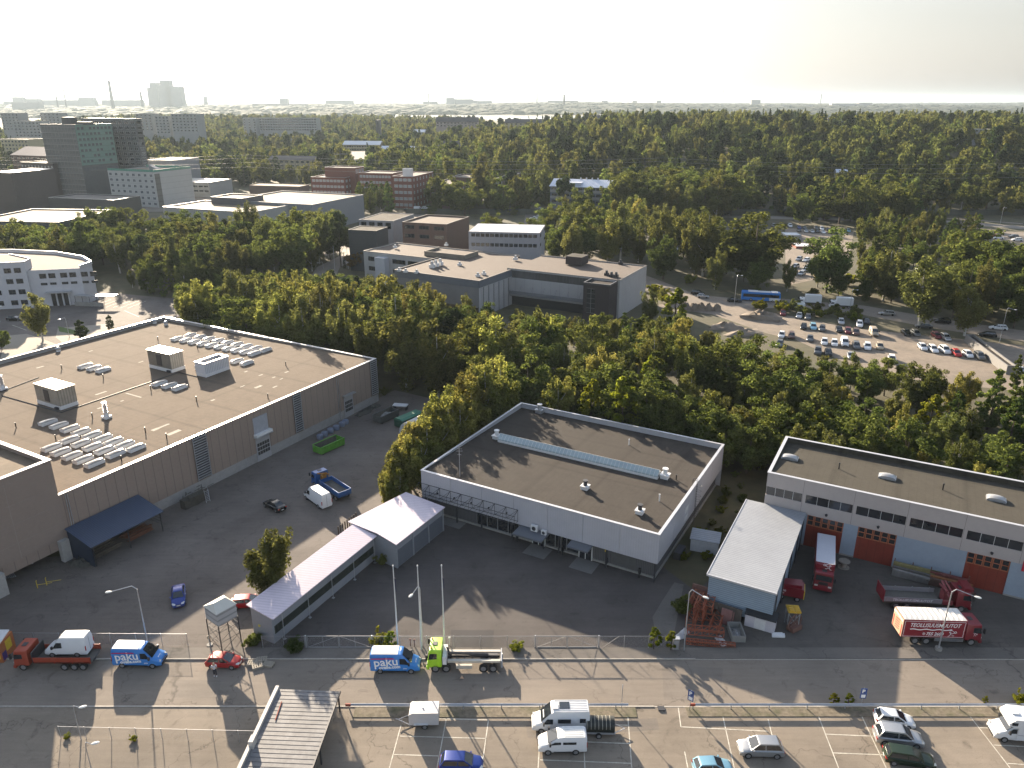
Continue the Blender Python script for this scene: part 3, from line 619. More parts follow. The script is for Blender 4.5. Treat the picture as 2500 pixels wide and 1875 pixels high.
mb=MB(); mb.add([(0,0,0),(0,dv,0),(0,dv,3.15),(0,0,4.4)],[(0,1,2,3)]); mb.add([(.06,0,0),(.06,dv,0),(.06,dv,3.15),(.06,0,4.4)],[(3,2,1,0)]); mb.build('end_wall',blue,t4)
mb=MB(); mb.add([(Lw,0,1.0),(Lw,dv*.9,1.0),(Lw,dv,3.15),(Lw,0,4.4)],[(3,2,1,0),(0,1,2,3)]); mb.build('end_wall',M('slat_pale',(.3,.3,.3),.7,.1,2,stripe=.5,axis=2),t4)
for k in (.02,.5,.98): mb=MB(); mb.bx(Lw*k-.06,Lw*k+.06,dv,dv+.12,0,3.15); mb.build('post',metal_d,t4)
for k,(n_,c) in enumerate((('rusty red steel sections stacked on the floor at the right under the blue shelter',(.16,.06,.035)),('timber and pipes stored at the left under the blue shelter',(.12,.10,.075)))):
    mb=MB(); rg=random.Random(k)
    for i in range(14): y=rg.uniform(.2,-dv*.8-0) ; x=Lw*(.55 if k==0 else .08); z=.1+.12*(i//3); mb.bx(x+rg.uniform(0,.5),x+4+rg.uniform(0,.6),-abs(y)-.1,-abs(y),z,z+.1)
    p=fb.W(uA,-.4); o=mb.build('steel_stack' if k==0 else 'timber_stack',M('stack%d'%k,c,.8,.3,3),None,loc=(p.x,p.y,.02),rz=fb.a); tag(o,n_,'stack')
# steel and frames under the overhang
rg=random.Random(5)
for i,(x,y,ln,c,lab) in enumerate(((270,1480,3.2,(.35,.36,.38),'pale blue-grey beam leaning out from under the brown overhang'),(190,1500,3.4,(.30,.28,.24),'grey post standing under the brown overhang left of the beam'),(60,1600,4,(.30,.32,.36),'bundle of grey steel bars lying under the brown overhang'))):
    p=g('C1',x,y); mb=MB()
    for k in range(2+2*i): mb.tube((k*.25,0,.1+.05*k),(k*.25-1.2*(i!=1),ln*.3,ln*.75 if i<2 else .3),.07,None,4)
    tag(mb.build('steel_beam',M('beam%d'%i,c,.6,.2,2),None,loc=(p.x,p.y,.02)),lab,'beam')
for (x,y,lab) in ((325,70,'yellow-tipped hoop barrier lying at the edge of the overhang, left one'),(405,45,'yellow-tipped hoop barrier at the edge of the overhang, right one')):
    p=g('D1',x,y+40); mb=MB(); mb.path([(0,0,0),(0,0,1.1),(.1,0,1.2)],.05); mb.tube((0,0,.5),(1.5,.8,.3),.03); tag(mb.build('barrier_post',MATS['yellow_paint'],None,loc=(p.x,p.y,.02)),lab,'barrier')
p=g('C1',690,1470); o=heap('rubble_heap',p.x,p.y,1.9,1.0,.8,M('rubble',(.06,.058,.05),.95,.4,3,bump=.6),3); tag(o,'dark rubbish heap between the pale column and the blue shelter','heap')
p=g('C1',1710,960); q=thing('stacked_racks','tall dark stack of steel racks and frames against the warehouse plinth','stack',p.x,p.y,fb.a)
mb=MB(); rg=random.Random(9)
for i in range(46):
    x,y=rg.uniform(-2.2,2.2),rg.uniform(-.4,1.5); z=rg.uniform(.1,2.4); a_=rg.choice([0,1,2]); l_=rg.uniform(.6,1.6)
    mb.tube((x,y,z),(x+(l_ if a_==0 else .1),y+(l_*.5 if a_==1 else 0),z+(l_*.6 if a_==2 else .05)),.045,None,4)
mb.bx(-2.2,2,.2,1.4,.05,1.5); mb.build('frames',M('rack_dark',(.055,.05,.042),.8,.35,3),q)
mb=MB(); mb.tube((1.0,-.7,0),(1.0,-.5,2.2),.04);mb.tube((1.7,-.7,0),(1.7,-.5,2.2),.04)
for k in range(7): mb.tube((1.0,-.68,.3+.28*k),(1.7,-.68,.3+.28*k),.03)
mb.build('ladder',metal,q)
# roof fittings of the warehouse
def zrb(v): return zb-.12-.63*(v-.3)/(DB-.6)
sb,sdm=skylight_proto(1.3,2.65,.5,.22,glass('dome_smoke',(.30,.265,.22),.10))
def put_sky(frm,u,v,z,lab,group=None,rot=0,s=1):
    q=thing('roof_skylight',lab,'skylight',*frm.W(u,v),frm.a+rot,z=z-.02,group=group); inst(sb,'base',q,scale=s); inst(sdm,'dome',q,scale=s)
ORD=['first','second','third','fourth','fifth','sixth','seventh','eighth','ninth','tenth']
def row(r,a_,b_,n,lab,rowz=9.3,rot=0,s=1.0):
    for k in range(n):
        t_=k/max(1,n-1); x=a_[0]+(b_[0]-a_[0])*t_; y=a_[1]+(b_[1]-a_[1])*t_
        u,v=fb.px(r,x,y,rowz+.3); put_sky(fb,u,v,zrb(v),(ORD[k]+' roof dome in ' if n>1 else '')+lab+(', counted from left' if n>1 else ''),'domes of '+lab if n>1 else None,PI/2,s)
row('B1',(1525,925),(2190,1060),10,'the long front row near the rear edge',s=1.0)
row('B1',(1635,895),(2285,1030),9,'the long back row at the rear edge')
row('B1',(730,1160),(885,1195),3,'the trio left of the big metal cabin')
row('B1',(1372,1315),(1545,1355),3,'the trio below the big metal cabin')
row('B1',(2040,1125),(2125,1143),2,'the pair right of the open-topped white cabin')
row('C1',(410,238),(1170,470),9,'the back row of nine in the near cluster')
row('C1',(597,395),(995,520),5,'the middle row of five in the near cluster')
row('C1',(522,500),(812,602),4,'the front row of four in the near cluster')
row('C1',(440,460),(441,461),1,'the single dome half hidden behind the tall block')
tan=M('cabin_metal',(.33,.31,.27),.5,.15,1.5,metal=.2,dirt=.5,dirtcol=(.16,.13,.09),stripe=.5,axis=0); 
def cabin(fx,r,x,y,w_,d_,h_,lab,wall,roofm,openr=False,tape=1.0,grille=True):
    u,v=fx.px(r,x,y,9.3); q=thing('plant_cabin',lab,'plant cabin',*fx.W(u,v),fx.a,z=zrb(v)-.03)
    mb=MB(); mb.bx(-w_/2,w_/2,0,d_,0,.7); mb.build('base',whitep,q)
    if openr:
        mb=MB(); mb.bx(-w_/2,w_/2,0,.2,.7,h_); mb.bx(-w_/2,w_/2,d_-.2,d_,.7,h_); mb.bx(-w_/2,-w_/2+.2,.2,d_-.2,.7,h_); mb.bx(w_/2-.2,w_/2,.2,d_-.2,.7,h_); mb.build('wall',wall,q)
        mb=MB(); mb.bx(-w_/2+.2,w_/2-.2,.2,d_-.2,h_-.7,h_-.6); mb.build('floor',felt,q)
        mb=MB(); mb.bx(-w_/2-.1,w_/2+.1,-.1,.3,h_,h_+.08); mb.bx(-w_/2-.1,w_/2+.1,d_-.3,d_+.1,h_,h_+.08); mb.bx(-w_/2-.1,-w_/2+.3,.3,d_-.3,h_,h_+.08); mb.bx(w_/2-.3,w_/2+.1,.3,d_-.3,h_,h_+.08); mb.build('rim',cop_w,q)
    else:
        mb=MB(); mb.bx(-w_/2+.05,w_/2-.05,.05,d_-.05,.7,h_); mb.build('wall',wall,q)
        mb=MB(); mb.bx(-w_/2-.05,w_/2+.05,-.05,d_+.05,h_,h_+.12); mb.build('roof',roofm,q)
        mb=MB(); mb.at(-w_/2+.04,d_*.62,0,-PI/2); mb.bx(0,d_*.22,-.05,0,1.0,h_-.5); mb.build('grille',metal_d,q)
        mb=MB(); mb.bx(-w_/2-.4,-w_/2,.4,1.2,.1,.5); mb.build('duct',metal_d,q)
rm1=M('cabin_roof',(.62,.60,.56),.4,.05,1,metal=.2); rm2=M('cabin_roof_seamed',(.55,.49,.38),.4,.08,1,metal=.2,stripe=1.0,axis=0)
cabin(fb,'C1',600,112,3.3,7.0,3.7,'weathered metal plant cabin with a seamed cream roof, nearest of the cabins',tan,rm2)
cabin(fb,'B1',1540,1210,3.1,7.0,3.8,'weathered metal plant cabin with a bright flat roof in the middle of the tan roof',tan,rm1)
cabin(fb,'B1',1880,1235,5.8,2.8,2.8,'white ribbed open-topped cabin right of the metal plant cabins',M('cabin_white',(.52,.53,.56),.5,.06,1,stripe=.4,axis=0),rm1,True)
for (x,y,lab,r) in ((920,1620,'tall white exhaust stack on the tan roof below the cream-roofed cabin','B1'),(25,1365,'white exhaust stack cut by the left edge of the picture','B1')):
    u,v=fb.px(r,x,y,9.3); q=thing('exhaust_stack',lab,'exhaust stack',*fb.W(u,v),fb.a,z=zrb(v)-.02)
    mb=MB(); mb.bx(-.6,.6,-.6,.6,0,.45); mb.build('base',whitep,q); mb=MB(); mb.cyl(0,0,.45,1.0,.5,.32,14); mb.cyl(0,0,1.0,2.6,.3,.3,14); [mb.cyl(0,0,1.1+.35*k,1.2+.35*k,.36,.36,14) for k in range(4)]; mb.build('pipe',metal,q)
    mb=MB(); mb.cyl(0,0,2.75,2.95,.48,.42,14); mb.cyl(0,0,2.6,2.75,.1,.1,6); mb.build('cap',whitep,q)
for (x,y,r,lab) in ((1330,790,'B1','round white vent at the rear corner of the tan roof, left one'),(1428,805,'B1','round white vent at the rear corner of the tan roof, right one'),(500,1030,'B1','round white vent near the left rear edge of the tan roof'),(1700,1195,'B1','round white vent tight against the open-topped cabin')):
    u,v=fb.px(r,x,y,9.3); q=thing('round_vent',lab,'roof vent',*fb.W(u,v),0,z=zrb(v)-.02); mb=MB(); mb.cyl(0,0,0,.35,.5,.4,12); mb.build('base',whitep,q); mb=MB(); mb.cyl(0,0,.35,.75,.48,.5,12); mb.cyl(0,0,.75,1.05,.5,.15,12); mb.build('cowl',metal,q)
for k,(x,y,r) in enumerate(((1360,945,'B1'),(1702,1020,'B1'),(530,1190,'B1'),(890,1275,'B1'),(1300,1380,'B1'),(1695,1480,'B1'),(797,1620,'B1'),(1255,340,'C1'),(1438,395,'C1'),(138,290,'C1'),(482,400,'C1'),(1050,590,'C1'),(105,1460,'B2'),(258,1175,'B2'))):
    u,v=fb.px(r,x,y,9.3); q=MB(); q.cyl(0,0,0,.9,.09,.09,7); q.cyl(0,0,.9,1.0,.13,.09,7); tag(q.build('vent_pipe',blackm,None,loc=(*fb.W(u,v),zrb(v)-.02)),'thin black vent pipe standing on the tan warehouse roof','vent pipe','black pipes on the tan roof')
pm=M('roof_patch_pale',(.30,.27,.22),.9,.2,2)
for r,x,y,a_,b_ in (('B1',780,1038,.9,.4),('B1',343,1177,1.5,.5),('B1',1215,1137,1.1,.4),('B1',1180,1440,.35,6.2),('B1',1052,1480,.6,.4),('B1',1835,1480,.8,.5),('B1',2120,1230,.8,.4),('B1',2090,1360,1.1,.3),('B1',870,1250+160,2.2,.5),('B2',42,1262,1.0,.4),('B2',155,1283,.8,.4),('B2',220,1297,.8,.3),('B2',265,1237,1,.4),('B2',20,1365,1.6,.7),('B2',165,1366,1.1,.4),('C1',1410,293,2.2,.5),('C1',1500,350,2.4,.9),('C1',860,130,.9,.5),('C1',1340,322,1.2,.8)):
    u,v=fb.px(r,x,y,9.1); z=zrb(v)+.012; q=MB(); q.add([(u-a_/2,v-b_/2,z),(u+a_/2,v-b_/2,z),(u+a_/2,v+b_/2,z),(u-a_/2,v+b_/2,z)],[(0,1,2,3)]); q.build('roof_patch',pm,tbw)
for pts in (((0,1395),(330,1270)),((20,1430),(530,1580),(1540,1235),(1700,1275))):
    q=MB(); pp=[]
    for x,y in pts: u,v=fb.px('B1',x,y,9.1); pp.append((u,v,zrb(v)+.06))
    q.path(pp,.09,5); q.build('roof_cable',blackm,tbw)
# tar seams on the tan roof and patches are part of the roof
# ---------------------------------------------------------------- workshop with orange doors on the right
f5=Frame(g('C4',0,683,10.2),R_(-28.6)); W5,D5,H5=40.0,14.2,10.2
t=f5.thing('workshop_hall','cream concrete workshop hall with a strip of dark windows above big orange folding doors','building')
cream=M('cream_panel',(.40,.36,.34),.8,.05,1.2,dirt=.12); bluep=M('pale_blue_panel',(.26,.31,.37),.7,.06,1.5,dirt=.2)
# window strips from the photograph
strips=[((0,815),(297,880)),((325,885),(730,975)),((765,980),(1195,1075)),((1222,1085),(1685,1185)),((1712,1193),(2200,1300))]
def f5u(x,y,z): return f5.px('C4',x,y,z)[0]
us=[(f5u(a[0],a[1],8.0),f5u(b[0],b[1],8.0)) for a,b in strips]
w0=us[1][1]-us[1][0]; pitch=us[2][0]-us[1][0]; us=[(us[1][0]+pitch*k,us[1][0]+pitch*k+w0) for k in range(-1,7)]
zw0,zw1=6.72,8.05
mb=MB(); mb.bx(0,W5,0,.3,zw1,H5); mb.bx(0,W5,0,.3,5.0,zw0); e=0
for a_,b_ in us:
    if b_>W5: break
    mb.bx(e,max(e,a_),0,.3,zw0,zw1) if a_>e else None; e=b_
mb.bx(e,W5,0,.3,zw0,zw1); mb.bx(0,.3,.3,D5,0,H5); mb.bx(W5-.3,W5,.3,D5,0,H5); mb.bx(.3,W5-.3,D5-.3,D5,0,H5); mb.build('wall',cream,t)
for a_,b_ in us:
    a_=max(a_,.1)
    if b_>W5: break
    mb=MB(); mb.bx(a_,b_,.12,.16,zw0,zw1); o=mb.build('window_strip',pan,t); mb=MB(); [mb.bx(a_+(b_-a_)*k/4-.025,a_+(b_-a_)*k/4+.025,.06,.12,zw0,zw1) for k in range(1,4)]; mb.build('mullion',fr_w,o)
mb=MB()
for k in range(9): x=us[0][0]-.45+pitch*k/1.0; mb.bx(x,x+.05,-.004,0,5.0,H5) if 0<x<W5 else None
mb.build('panel_joint',M('joint_grey',(.18,.17,.16),.8),t)
mb=MB(); mb.prism([(.3,.3),(W5-.3,.3),(W5-.3,D5-.3),(.3,D5-.3)],8.5,10,0,None,[10.1,10.1,9.4,9.4]); mb.build('roof',felt_g,t)
mb=MB(); mb.bx(-.08,W5,-.08,.36,H5,H5+.07); mb.bx(-.08,W5,D5-.36,D5+.08,H5,H5+.07); mb.bx(-.08,.36,.36,D5-.36,H5,H5+.07); mb.build('coping',cop_w,t)
mb=MB(); mb.bx(.36,W5-.36,D5-.34,D5-.3,9.3,H5-.02); mb.bx(.3,.34,.4,D5-.34,9.3,H5-.02); mb.build('parapet_felt',felt_g,t)
org=M('orange_door',(.19,.028,.016),.55,.10,1.2,dirt=.3,stripe=1.02,axis=0,line=.04); orf=M('orange_frame',(.34,.11,.05),.6)
dl=[((340,1070),(650,1140)),((775,1170),(1110,1250)),((1722,1395),(2095,1480))]
du=[(f5u(a[0],a[1],5.0),f5u(b[0],b[1],5.0)) for a,b in dl]; dw=du[1][1]-du[1][0]
du=[(du[0][1]-dw,du[0][1]),du[1],(du[2][0],du[2][0]+dw),(du[2][0]+dw+2.6,du[2][0]+2*dw+2.6)]
e=0.3
for a_,b_ in du:
    mb=MB(); mb.bx(e,a_,0,.3,.25,5.0); mb.build('blue_panel',bluep,t); mb=MB(); mb.bx(e,a_,-.04,.3,0,.25); mb.build('plinth',concrete,t); e=b_
    mb=MB(); mb.bx(a_,b_,.1,.2,0,3.35); dd=mb.build('folding_door',org,t); fw=(b_-a_)/5
    mb=MB()
    for k in range(5):
        x=a_+k*fw; mb.bx(x+.03,x+.14,.08,.2,3.35,5.0); mb.bx(x+fw-.14,x+fw-.03,.08,.2,3.35,5.0); mb.bx(x+.14,x+fw-.14,.09,.2,4.12,4.2); mb.bx(x+.14,x+fw-.14,.08,.2,4.9,5.0); mb.bx(x+.14,x+fw-.14,.08,.2,3.35,3.45)
    mb.build('door_frame',orf,dd); mb=MB(); mb.bx(a_,b_,.2,.24,3.35,5.0); mb.build('door_glass',pan,dd)
mb=MB(); mb.bx(e,W5-.3,0,.3,.25,5.0); mb.build('blue_panel',bluep,t)
for (x,y) in ((507,1035),(952,1137),(1927,1360)):
    u=f5u(x,y,5.7); mb=MB(); mb.cyl(u,-.25,5.55,5.8,.14,.2,8); mb.tube((u,0,5.8),(u,-.25,5.8),.04); mb.build('wall_lamp',metal_d,t)
u=f5u(2195,1440,5.2); mb=MB(); mb.bx(u,u+1.3,-.12,-.02,4.1,5.6); sg=mb.build('red_sign',M('sign_red',(.45,.02,.04),.5),t)
skb,skd=skylight_proto(2.3,1.5,.25,.45,glass('dome_grey',(.30,.30,.30),.15),metal)
def zr5(v): return 10.1-.7*v/D5
for (x,y,lab) in ((190,560,'grey barrel dome near the left end of the workshop roof'),(1027,725,'grey barrel dome in the middle of the workshop roof'),(1965,915,'grey barrel dome at the right of the workshop roof')):
    u,v=f5.px('C4',x,y,9.8); q=thing('roof_skylight',lab,'skylight',*f5.W(u,v),f5.a,z=zr5(v)-.02); inst(skb,'base',q); inst(skd,'dome',q)
for (x,y,lab) in ((610,650,'black vent pipe between the left and middle domes of the workshop roof'),(1505,830,'black vent pipe between the middle and right domes of the workshop roof')):
    u,v=f5.px('C4',x,y,9.8); q=MB(); q.cyl(0,0,0,.85,.1,.1,8); q.cyl(0,0,.85,1.0,.15,.1,8); tag(q.build('vent_pipe',blackm,None,loc=(*f5.W(u,v),zr5(v))),lab,'vent pipe')
# shed with the ribbed roof
f6=Frame(g('P',1528,1240,5.3),R_(-28.6)); W6=8.3; D6=21.5
f6.o=g('P',1528,1240,5.3)
t=f6.thing('ribbed_roof_shed','pale blue shed with a grey ribbed single-slope roof beside the workshop','shed')
bl2=M('shed_blue_board',(.26,.33,.40),.75,.08,1.2,dirt=.25,stripe=.28,axis=2)
mb=MB(); mb.prism([(.2,.25),(W6-.2,.25),(W6-.2,D6),(.2,D6)],.5,5,0,None,[5.15,5.15,5.15,5.15]); mb.build('wall',bl2,t)
rr=M('ribbed_metal',(.27,.285,.31),.5,.08,1,dirt=.2,stripe=.42,axis=1,line=.3,sd=.72)
mb=MB(); mb.bx(0,W6,0,D6,5.17,5.3); mb.build('roof',rr,t); mb=MB(); mb.bx(-.06,W6+.06,-.12,.0,5.1,5.34); mb.bx(-.1,0,0,D6,5.12,5.36); mb.build('gutter',cop_w,t)
mb=MB(); [mb.bx(W6-.15,W6,y,y+.15,0,5.1) for y in (1,6,11,16,20)]; mb.build('post',metal_d,t)
for (x,y,lab) in ((0,0,''),): pass
# little white transformer shed
p=g('C3',1650,1375); t=thing('white_hut','small white hut with a ribbed grey roof in the weeds behind the ribbed shed','hut',*p,R_(-20))
mb=MB(); mb.bx(-1.9,1.9,0,2.4,0,1.9); mb.build('wall',M('hut_white',(.45,.46,.48),.7,.1,2,dirt=.3),t); mb=MB(); mb.prism([(-2.05,-.15),(2.05,-.15),(2.05,2.5),(-2.05,2.5)],1.9,2.1,0,None,[2.0,2.0,2.3,2.3]); mb.build('roof',rr,t)
# ---------------------------------------------------------------- long office block in the middle distance
conc=M('office_concrete',(.36,.35,.35),.8,.07,.6,dirt=.25,stripe=3.0,axis=0,line=.02); oz=11.4
brick_d=M('brick_dark',(.045,.035,.036),.85,.1,3,stripe=.3,axis=2,line=.2); roofb=M('roof_brownish',(.092,.068,.054),.9,.12,.8,dirt=.3)
pR=g('B3',930,440,oz); pL=g('B3',0,340,oz); fo=Frame(pR-Vector((math.cos(R_(-28)),math.sin(R_(-28))))*37,R_(-28)); 
WO=37; DO=24
t=fo.thing('office_block','long low office block with a brown flat roof, white panel band and dark stair tower','building')
mb=MB(); mb.bx(0,WO-8.2,0,.3,4.5,8.6); mb.bx(0,WO,DO-.3,DO,0,oz); mb.bx(WO-.3,WO,0,DO-.3,0,oz); mb.bx(WO-8.2,WO-.3,0,.3,0,oz); mb.bx(0,WO-8.2,0,.3,10.9,oz); mb.bx(0,WO-8,-.6,.3,3.0,3.9); mb.build('wall',conc,t)
mb=MB(); mb.bx(0,WO-8.2,.25,.35,8.6,10.9); mb.build('window_band',M('band_glass',(.09,.09,.09),.1,.3,.3,spec=1),t)
mb=MB(); [mb.bx(k*1.05,k*1.05+.06,.18,.25,8.6,10.9) for k in range(28)]; mb.build('mullion',fr_d,t)
mb=MB(); mb.bx(0,WO-8.2,.4,.6,0,4.5); mb.build('ground_floor',M('dark_ground',(.03,.03,.032),.6),t)
mb=MB(); [mb.tube((k*4+1,-1.6,4.6),(k*4+1,.0,6.4),.06) for k in range(8)]; mb.bx(0,WO-8.2,-1.7,-1.6,3.9,4.9); mb.build('balcony',M('rail_grey',(.17,.17,.18),.6),t)
mb=MB(); mb.bx(.3,WO-.3,.3,DO-.3,oz-.8,oz-.25); mb.build('roof',roofb,t)
mb=MB(); mb.bx(0,WO+.1,-.1,.35,oz,oz+.1); mb.bx(WO-.35,WO+.1,.35,DO,oz,oz+.1); mb.bx(0,WO,DO-.35,DO+.1,oz,oz+.1); mb.build('coping',M('coping_brown',(.09,.075,.065),.6),t)
ts=t; mb=MB(); mb.bx(WO-8.6,WO-.6,-6.5,-.05,0,10.8); o=mb.build('stair_tower',brick_d,t)
mb=MB(); mb.bx(WO-8.3,WO-.9,-6.2,-.3,10.8,10.81); mb.build('tower_roof',felt_d,o)
mb=MB(); mb.bx(WO-8.7,WO-.5,-6.6,-6.2,10.82,11.3); mb.bx(WO-8.7,WO-8.3,-6.2,-.05,10.82,11.3); mb.bx(WO-.9,WO-.5,-6.2,-.05,10.82,11.3); mb.build('tower_rim',fr_d,o)
mb=MB(); mb.bx(WO-7.4,WO-4.9,-6.56,-6.52,2.5,9.6); o2=mb.build('stair_window',pan,o); mb=MB(); [mb.bx(WO-7.4,WO-4.9,-6.6,-6.56,2.5+1.42*k,2.56+1.42*k) for k in range(6)]; mb.bx(WO-6.2,WO-6.1,-6.6,-6.56,2.5,9.6); mb.build('mullion',M('frame_grey2',(.2,.2,.2),.5),o2)
mb=MB(); mb.bx(WO-23.5,WO-18,14,19.5,oz,oz+2.6); q=mb.build('plant_room',brick_d,t); mb=MB(); mb.bx(WO-23.2,WO-18.3,14.3,19.2,oz+2.6,oz+2.62); mb.build('plant_roof',felt_g,q)
# left wings of the office
wx=fo.L(g('B2',2206,345,oz))[0]
t2=thing('office_wing','lower office wing with a pinkish brown roof dotted with white vents','building',*g('B2',1920,445,oz-.3),R_(59.6)); 
mb=MB(); DW=31; LW=21; mb.bx(0,LW+30,0,.3,4.5,9.0); mb.bx(0,.3,.3,DW,3,11.1); mb.bx(0,LW,.02,.28,0,4.5);mb.build('wall',conc,t2)
mb=MB(); mb.bx(0,LW,-.12,0,9.0,11.1); mb.bx(-.12,0,0,DW,9.0,11.1); mb.build('dark_band',M('band_slate',(.13,.14,.16),.6,.1,1,stripe=.5,axis=0),t2)
mb=MB(); mb.bx(.3,36,.3,DW,10.4,10.9); mb.build('roof',roofb,t2); mb=MB(); mb.bx(-.12,LW,-.2,.3,11.1,11.2); mb.bx(-.2,.3,.3,DW,11.1,11.2); mb.bx(0,36,DW-.3,DW,10.9,11.2); mb.build('coping',MATS['coping_brown'],t2)
for k in range(7): mb=MB(); mb.tube((2+k*2.9,-.3,0),(2+k*2.9,-.3,8.9),.07); mb.build('downpipe',metal_d,t2)
t3=thing('office_rear_wing','rear office wing with a pale wall, ribbon windows and a brown roof','building',*g('B2',925,185,oz-.5),R_(-29)); oz3=oz-.5
mb=MB(); mb.bx(0,31,0,.3,0,oz3); mb.bx(0,.3,.3,19,0,oz3); mb.bx(0,52,18.7,19,0,oz3); mb.build('wall',M('wing_concrete',(.36,.35,.34),.8,.06,.6,dirt=.25),t3)
mb=MB(); mb.bx(.3,52,.3,18.7,oz3-.7,oz3-.25); mb.build('roof',roofb,t3); mb=MB(); mb.bx(-.1,31,-.1,.3,oz3,oz3+.1); mb.bx(-.1,.3,.3,19,oz3,oz3+.1); mb.bx(.3,52,18.7,19.1,oz3,oz3+.1); mb.build('coping',MATS['coping_brown'],t3)
for k,(a_,b_) in enumerate(((2,6.2),(12.5,18),(19,24.5))):
    for z in (oz3-3.2,oz3-6.6): face(t3,'F',31,19,a_,z,winmesh(b_-a_,1.5,fr_d,gl_dark,4,1))
mb=MB(); mb.bx(6.8,11,-2.6,-.02,0,oz3-1.2); q=mb.build('stair_box',M('stair_pale',(.42,.43,.46),.4,.05,1),t3)
def small_roof(r,x,y,z,lab,w_=1.0,h_=.9,c=None,n_='roof_vent',rot=0):
    p=g(r,x,y,z); q=thing(n_,lab,'roof vent',*p,R_(-28)+rot,z=z-.02); mb=MB(); mb.bx(-w_/2,w_/2,-w_/2,w_/2,0,h_*.5); mb.build('base',c or whitep,q); mb=MB(); mb.cyl(0,0,h_*.5,h_,w_*.38,w_*.3,8); mb.build('cowl',c or metal,q)
for k,(x,y,r) in enumerate(((1518,330,'B2'),(1550,320,'B2'),(1588,308,'B2'))): small_roof(r,x,y,11,['left','middle','right'][k]+'most white drum of the three standing together on the pinkish office roof',1.5,2.1)
for x,y,lab in ((1385,378,'white and blue square vent at the front of the pinkish office roof'),(1290,370,'small dark vent at the front edge of the pinkish office roof'),(1235,360,'pair of small vents at the front left corner of the office wing roof'),(1912,405,'white vent left of the ladder on the office wing roof'),(1963,390,'white vent right of its twin on the office wing roof'),(1755,310,'small black vent in the middle of the office wing roof'),(1640,140,'white chimney cap above the rear office parapet'),(1200,160,'low plant unit on the rear office roof')): small_roof('B2',x,y,11,lab,1.1,1.2)
for x,y,lab in ((30,262,'small vent beside the roof walkway of the office block'),(935,300,'small brown vent near the rear edge of the office roof'),(815,395,'dark fan unit above the stair tower, left one'),(857,408,'dark fan unit above the stair tower, middle one'),(897,410,'dark flue above the stair tower, right one')): small_roof('B3',x,y,11.2,lab,1.2,1.5,metal_d if x>800 else None)
mb=MB(); p=g('B2',1700,215,12); q=thing('roof_parapet_house','low brown walled penthouse between the office wings','penthouse',*p,R_(-28)); mb.bx(-11,5,-1,-.7,8,12.3); mb.bx(-11,-10.7,-.7,8,8,12.3); mb.bx(4.7,5,-.7,8,8,12.3); mb.build('wall',M('penthouse_tan',(.17,.15,.125),.8,.1,1),q); mb=MB(); mb.bx(-10.7,4.7,-.7,8,11.2,11.6); mb.build('roof',roofb,q)
# ---------------------------------------------------------------- generic flat or pitched buildings farther away
def blk(name,lab,r,x,yt,Y,xl,xr,ang,wall,roof,F=None,R=None,z0=None,cop=None,par=.5,cat='building',pitch=0,Lx=None,fr_=None,gl=None,zt=None,group=None,dmin=4,wmax=None,dep=None):
    """near corner at image column x; top at image row yt; depth Y metres"""
    X=xat(r,x,Y,12); 
    for _ in range(3): zt_=hh(r,x,yt,Y) if zt is None else zt; X=xat(r,x,Y,zt_)
    gz=min(T(X,Y),T(X,Y+15)); ang=R_(ang); C=(X,Y)
    w_=along(C,ang+PI,r,xl,zt_); d_=along(C,ang+PI/2,r,xr,zt_) if dep is None else dep
    w_=abs(w_); d_=abs(d_)
    if wmax: w_=min(w_,wmax)
    d_=max(dmin,min(d_,90)); o=Vector(C)-Vector((math.cos(ang),math.sin(ang)))*w_
    t=thing(name,lab,cat,o.x,o.y,ang,group,z=gz); H_=zt_-gz; zb_=-1.0
    if pitch:
        mb=MB(); mb.bx(0,w_,0,d_,zb_,H_-pitch); 
        mb.add([(0,0,H_-pitch),(0,d_,H_-pitch),(0,d_/2,H_-.05)],[(0,2,1)]); mb.add([(w_,0,H_-pitch),(w_,d_,H_-pitch),(w_,d_/2,H_-.05)],[(0,1,2)]); mb.build('wall',wall,t)
        e=.5; mb=MB(); zr=H_-pitch-.12
        for s0,s1 in ((-e,d_/2),(d_+e,d_/2)):
            mb.add([(-e,s0,zr-.1),(w_+e,s0,zr-.1),(w_+e,s1,H_),(-e,s1,H_),(-e,s0,zr+.1),(w_+e,s0,zr+.1),(w_+e,s1,H_+.2),(-e,s1,H_+.2)],[(0,3,2,1),(4,5,6,7),(0,1,5,4),(1,2,6,5),(3,0,4,7)])
        mb.build('roof',roof,t)
        Hw=H_-pitch
    else: shell(t,w_,d_,zb_,H_,wall,roof,par,cop,.3); Hw=H_
    cnt=[0]
    for f,S in (('F',F),('R',R)):
        if not S: continue
        cols,rows,ww,wh=S[:4]; top=S[4] if len(S)>4 else 1.0; z1=Hw-top-wh; dz=S[5] if len(S)>5 else 3.1
        Lg=w_ if f=='F' else d_; ww=min(ww,(Lg-1.5)/cols*.8)
        rows=min(rows,int((z1-.3)/dz)+1)
        if rows<1: continue
        grid(t,f,w_,d_,cols,rows,z1-(rows-1)*dz,dz,ww,wh,fr_,gl,1.0,S[6] if len(S)>6 else 1,1,0,cnt)
    return t,w_,d_,H_
brick=M('red_brick',(.185,.068,.050),.85,.10,2,stripe=.35,axis=2,line=.12,dirt=.2); stucco=M('stucco_cream',(.34,.29,.20),.85,.06,.5,dirt=.15); stw=M('render_white',(.30,.30,.29),.8,.06,.4,dirt=.15)
greyc=M('clad_grey',(.19,.20,.215),.6,.06,.3,stripe=2.4,axis=0,line=.02); dkb=M('clad_black',(.05,.052,.055),.6,.08,.5,stripe=1.0,axis=2,line=.03); greenb=M('clad_green',(.13,.22,.185),.45,.10,.4,stripe=3.3,axis=2,line=.05)
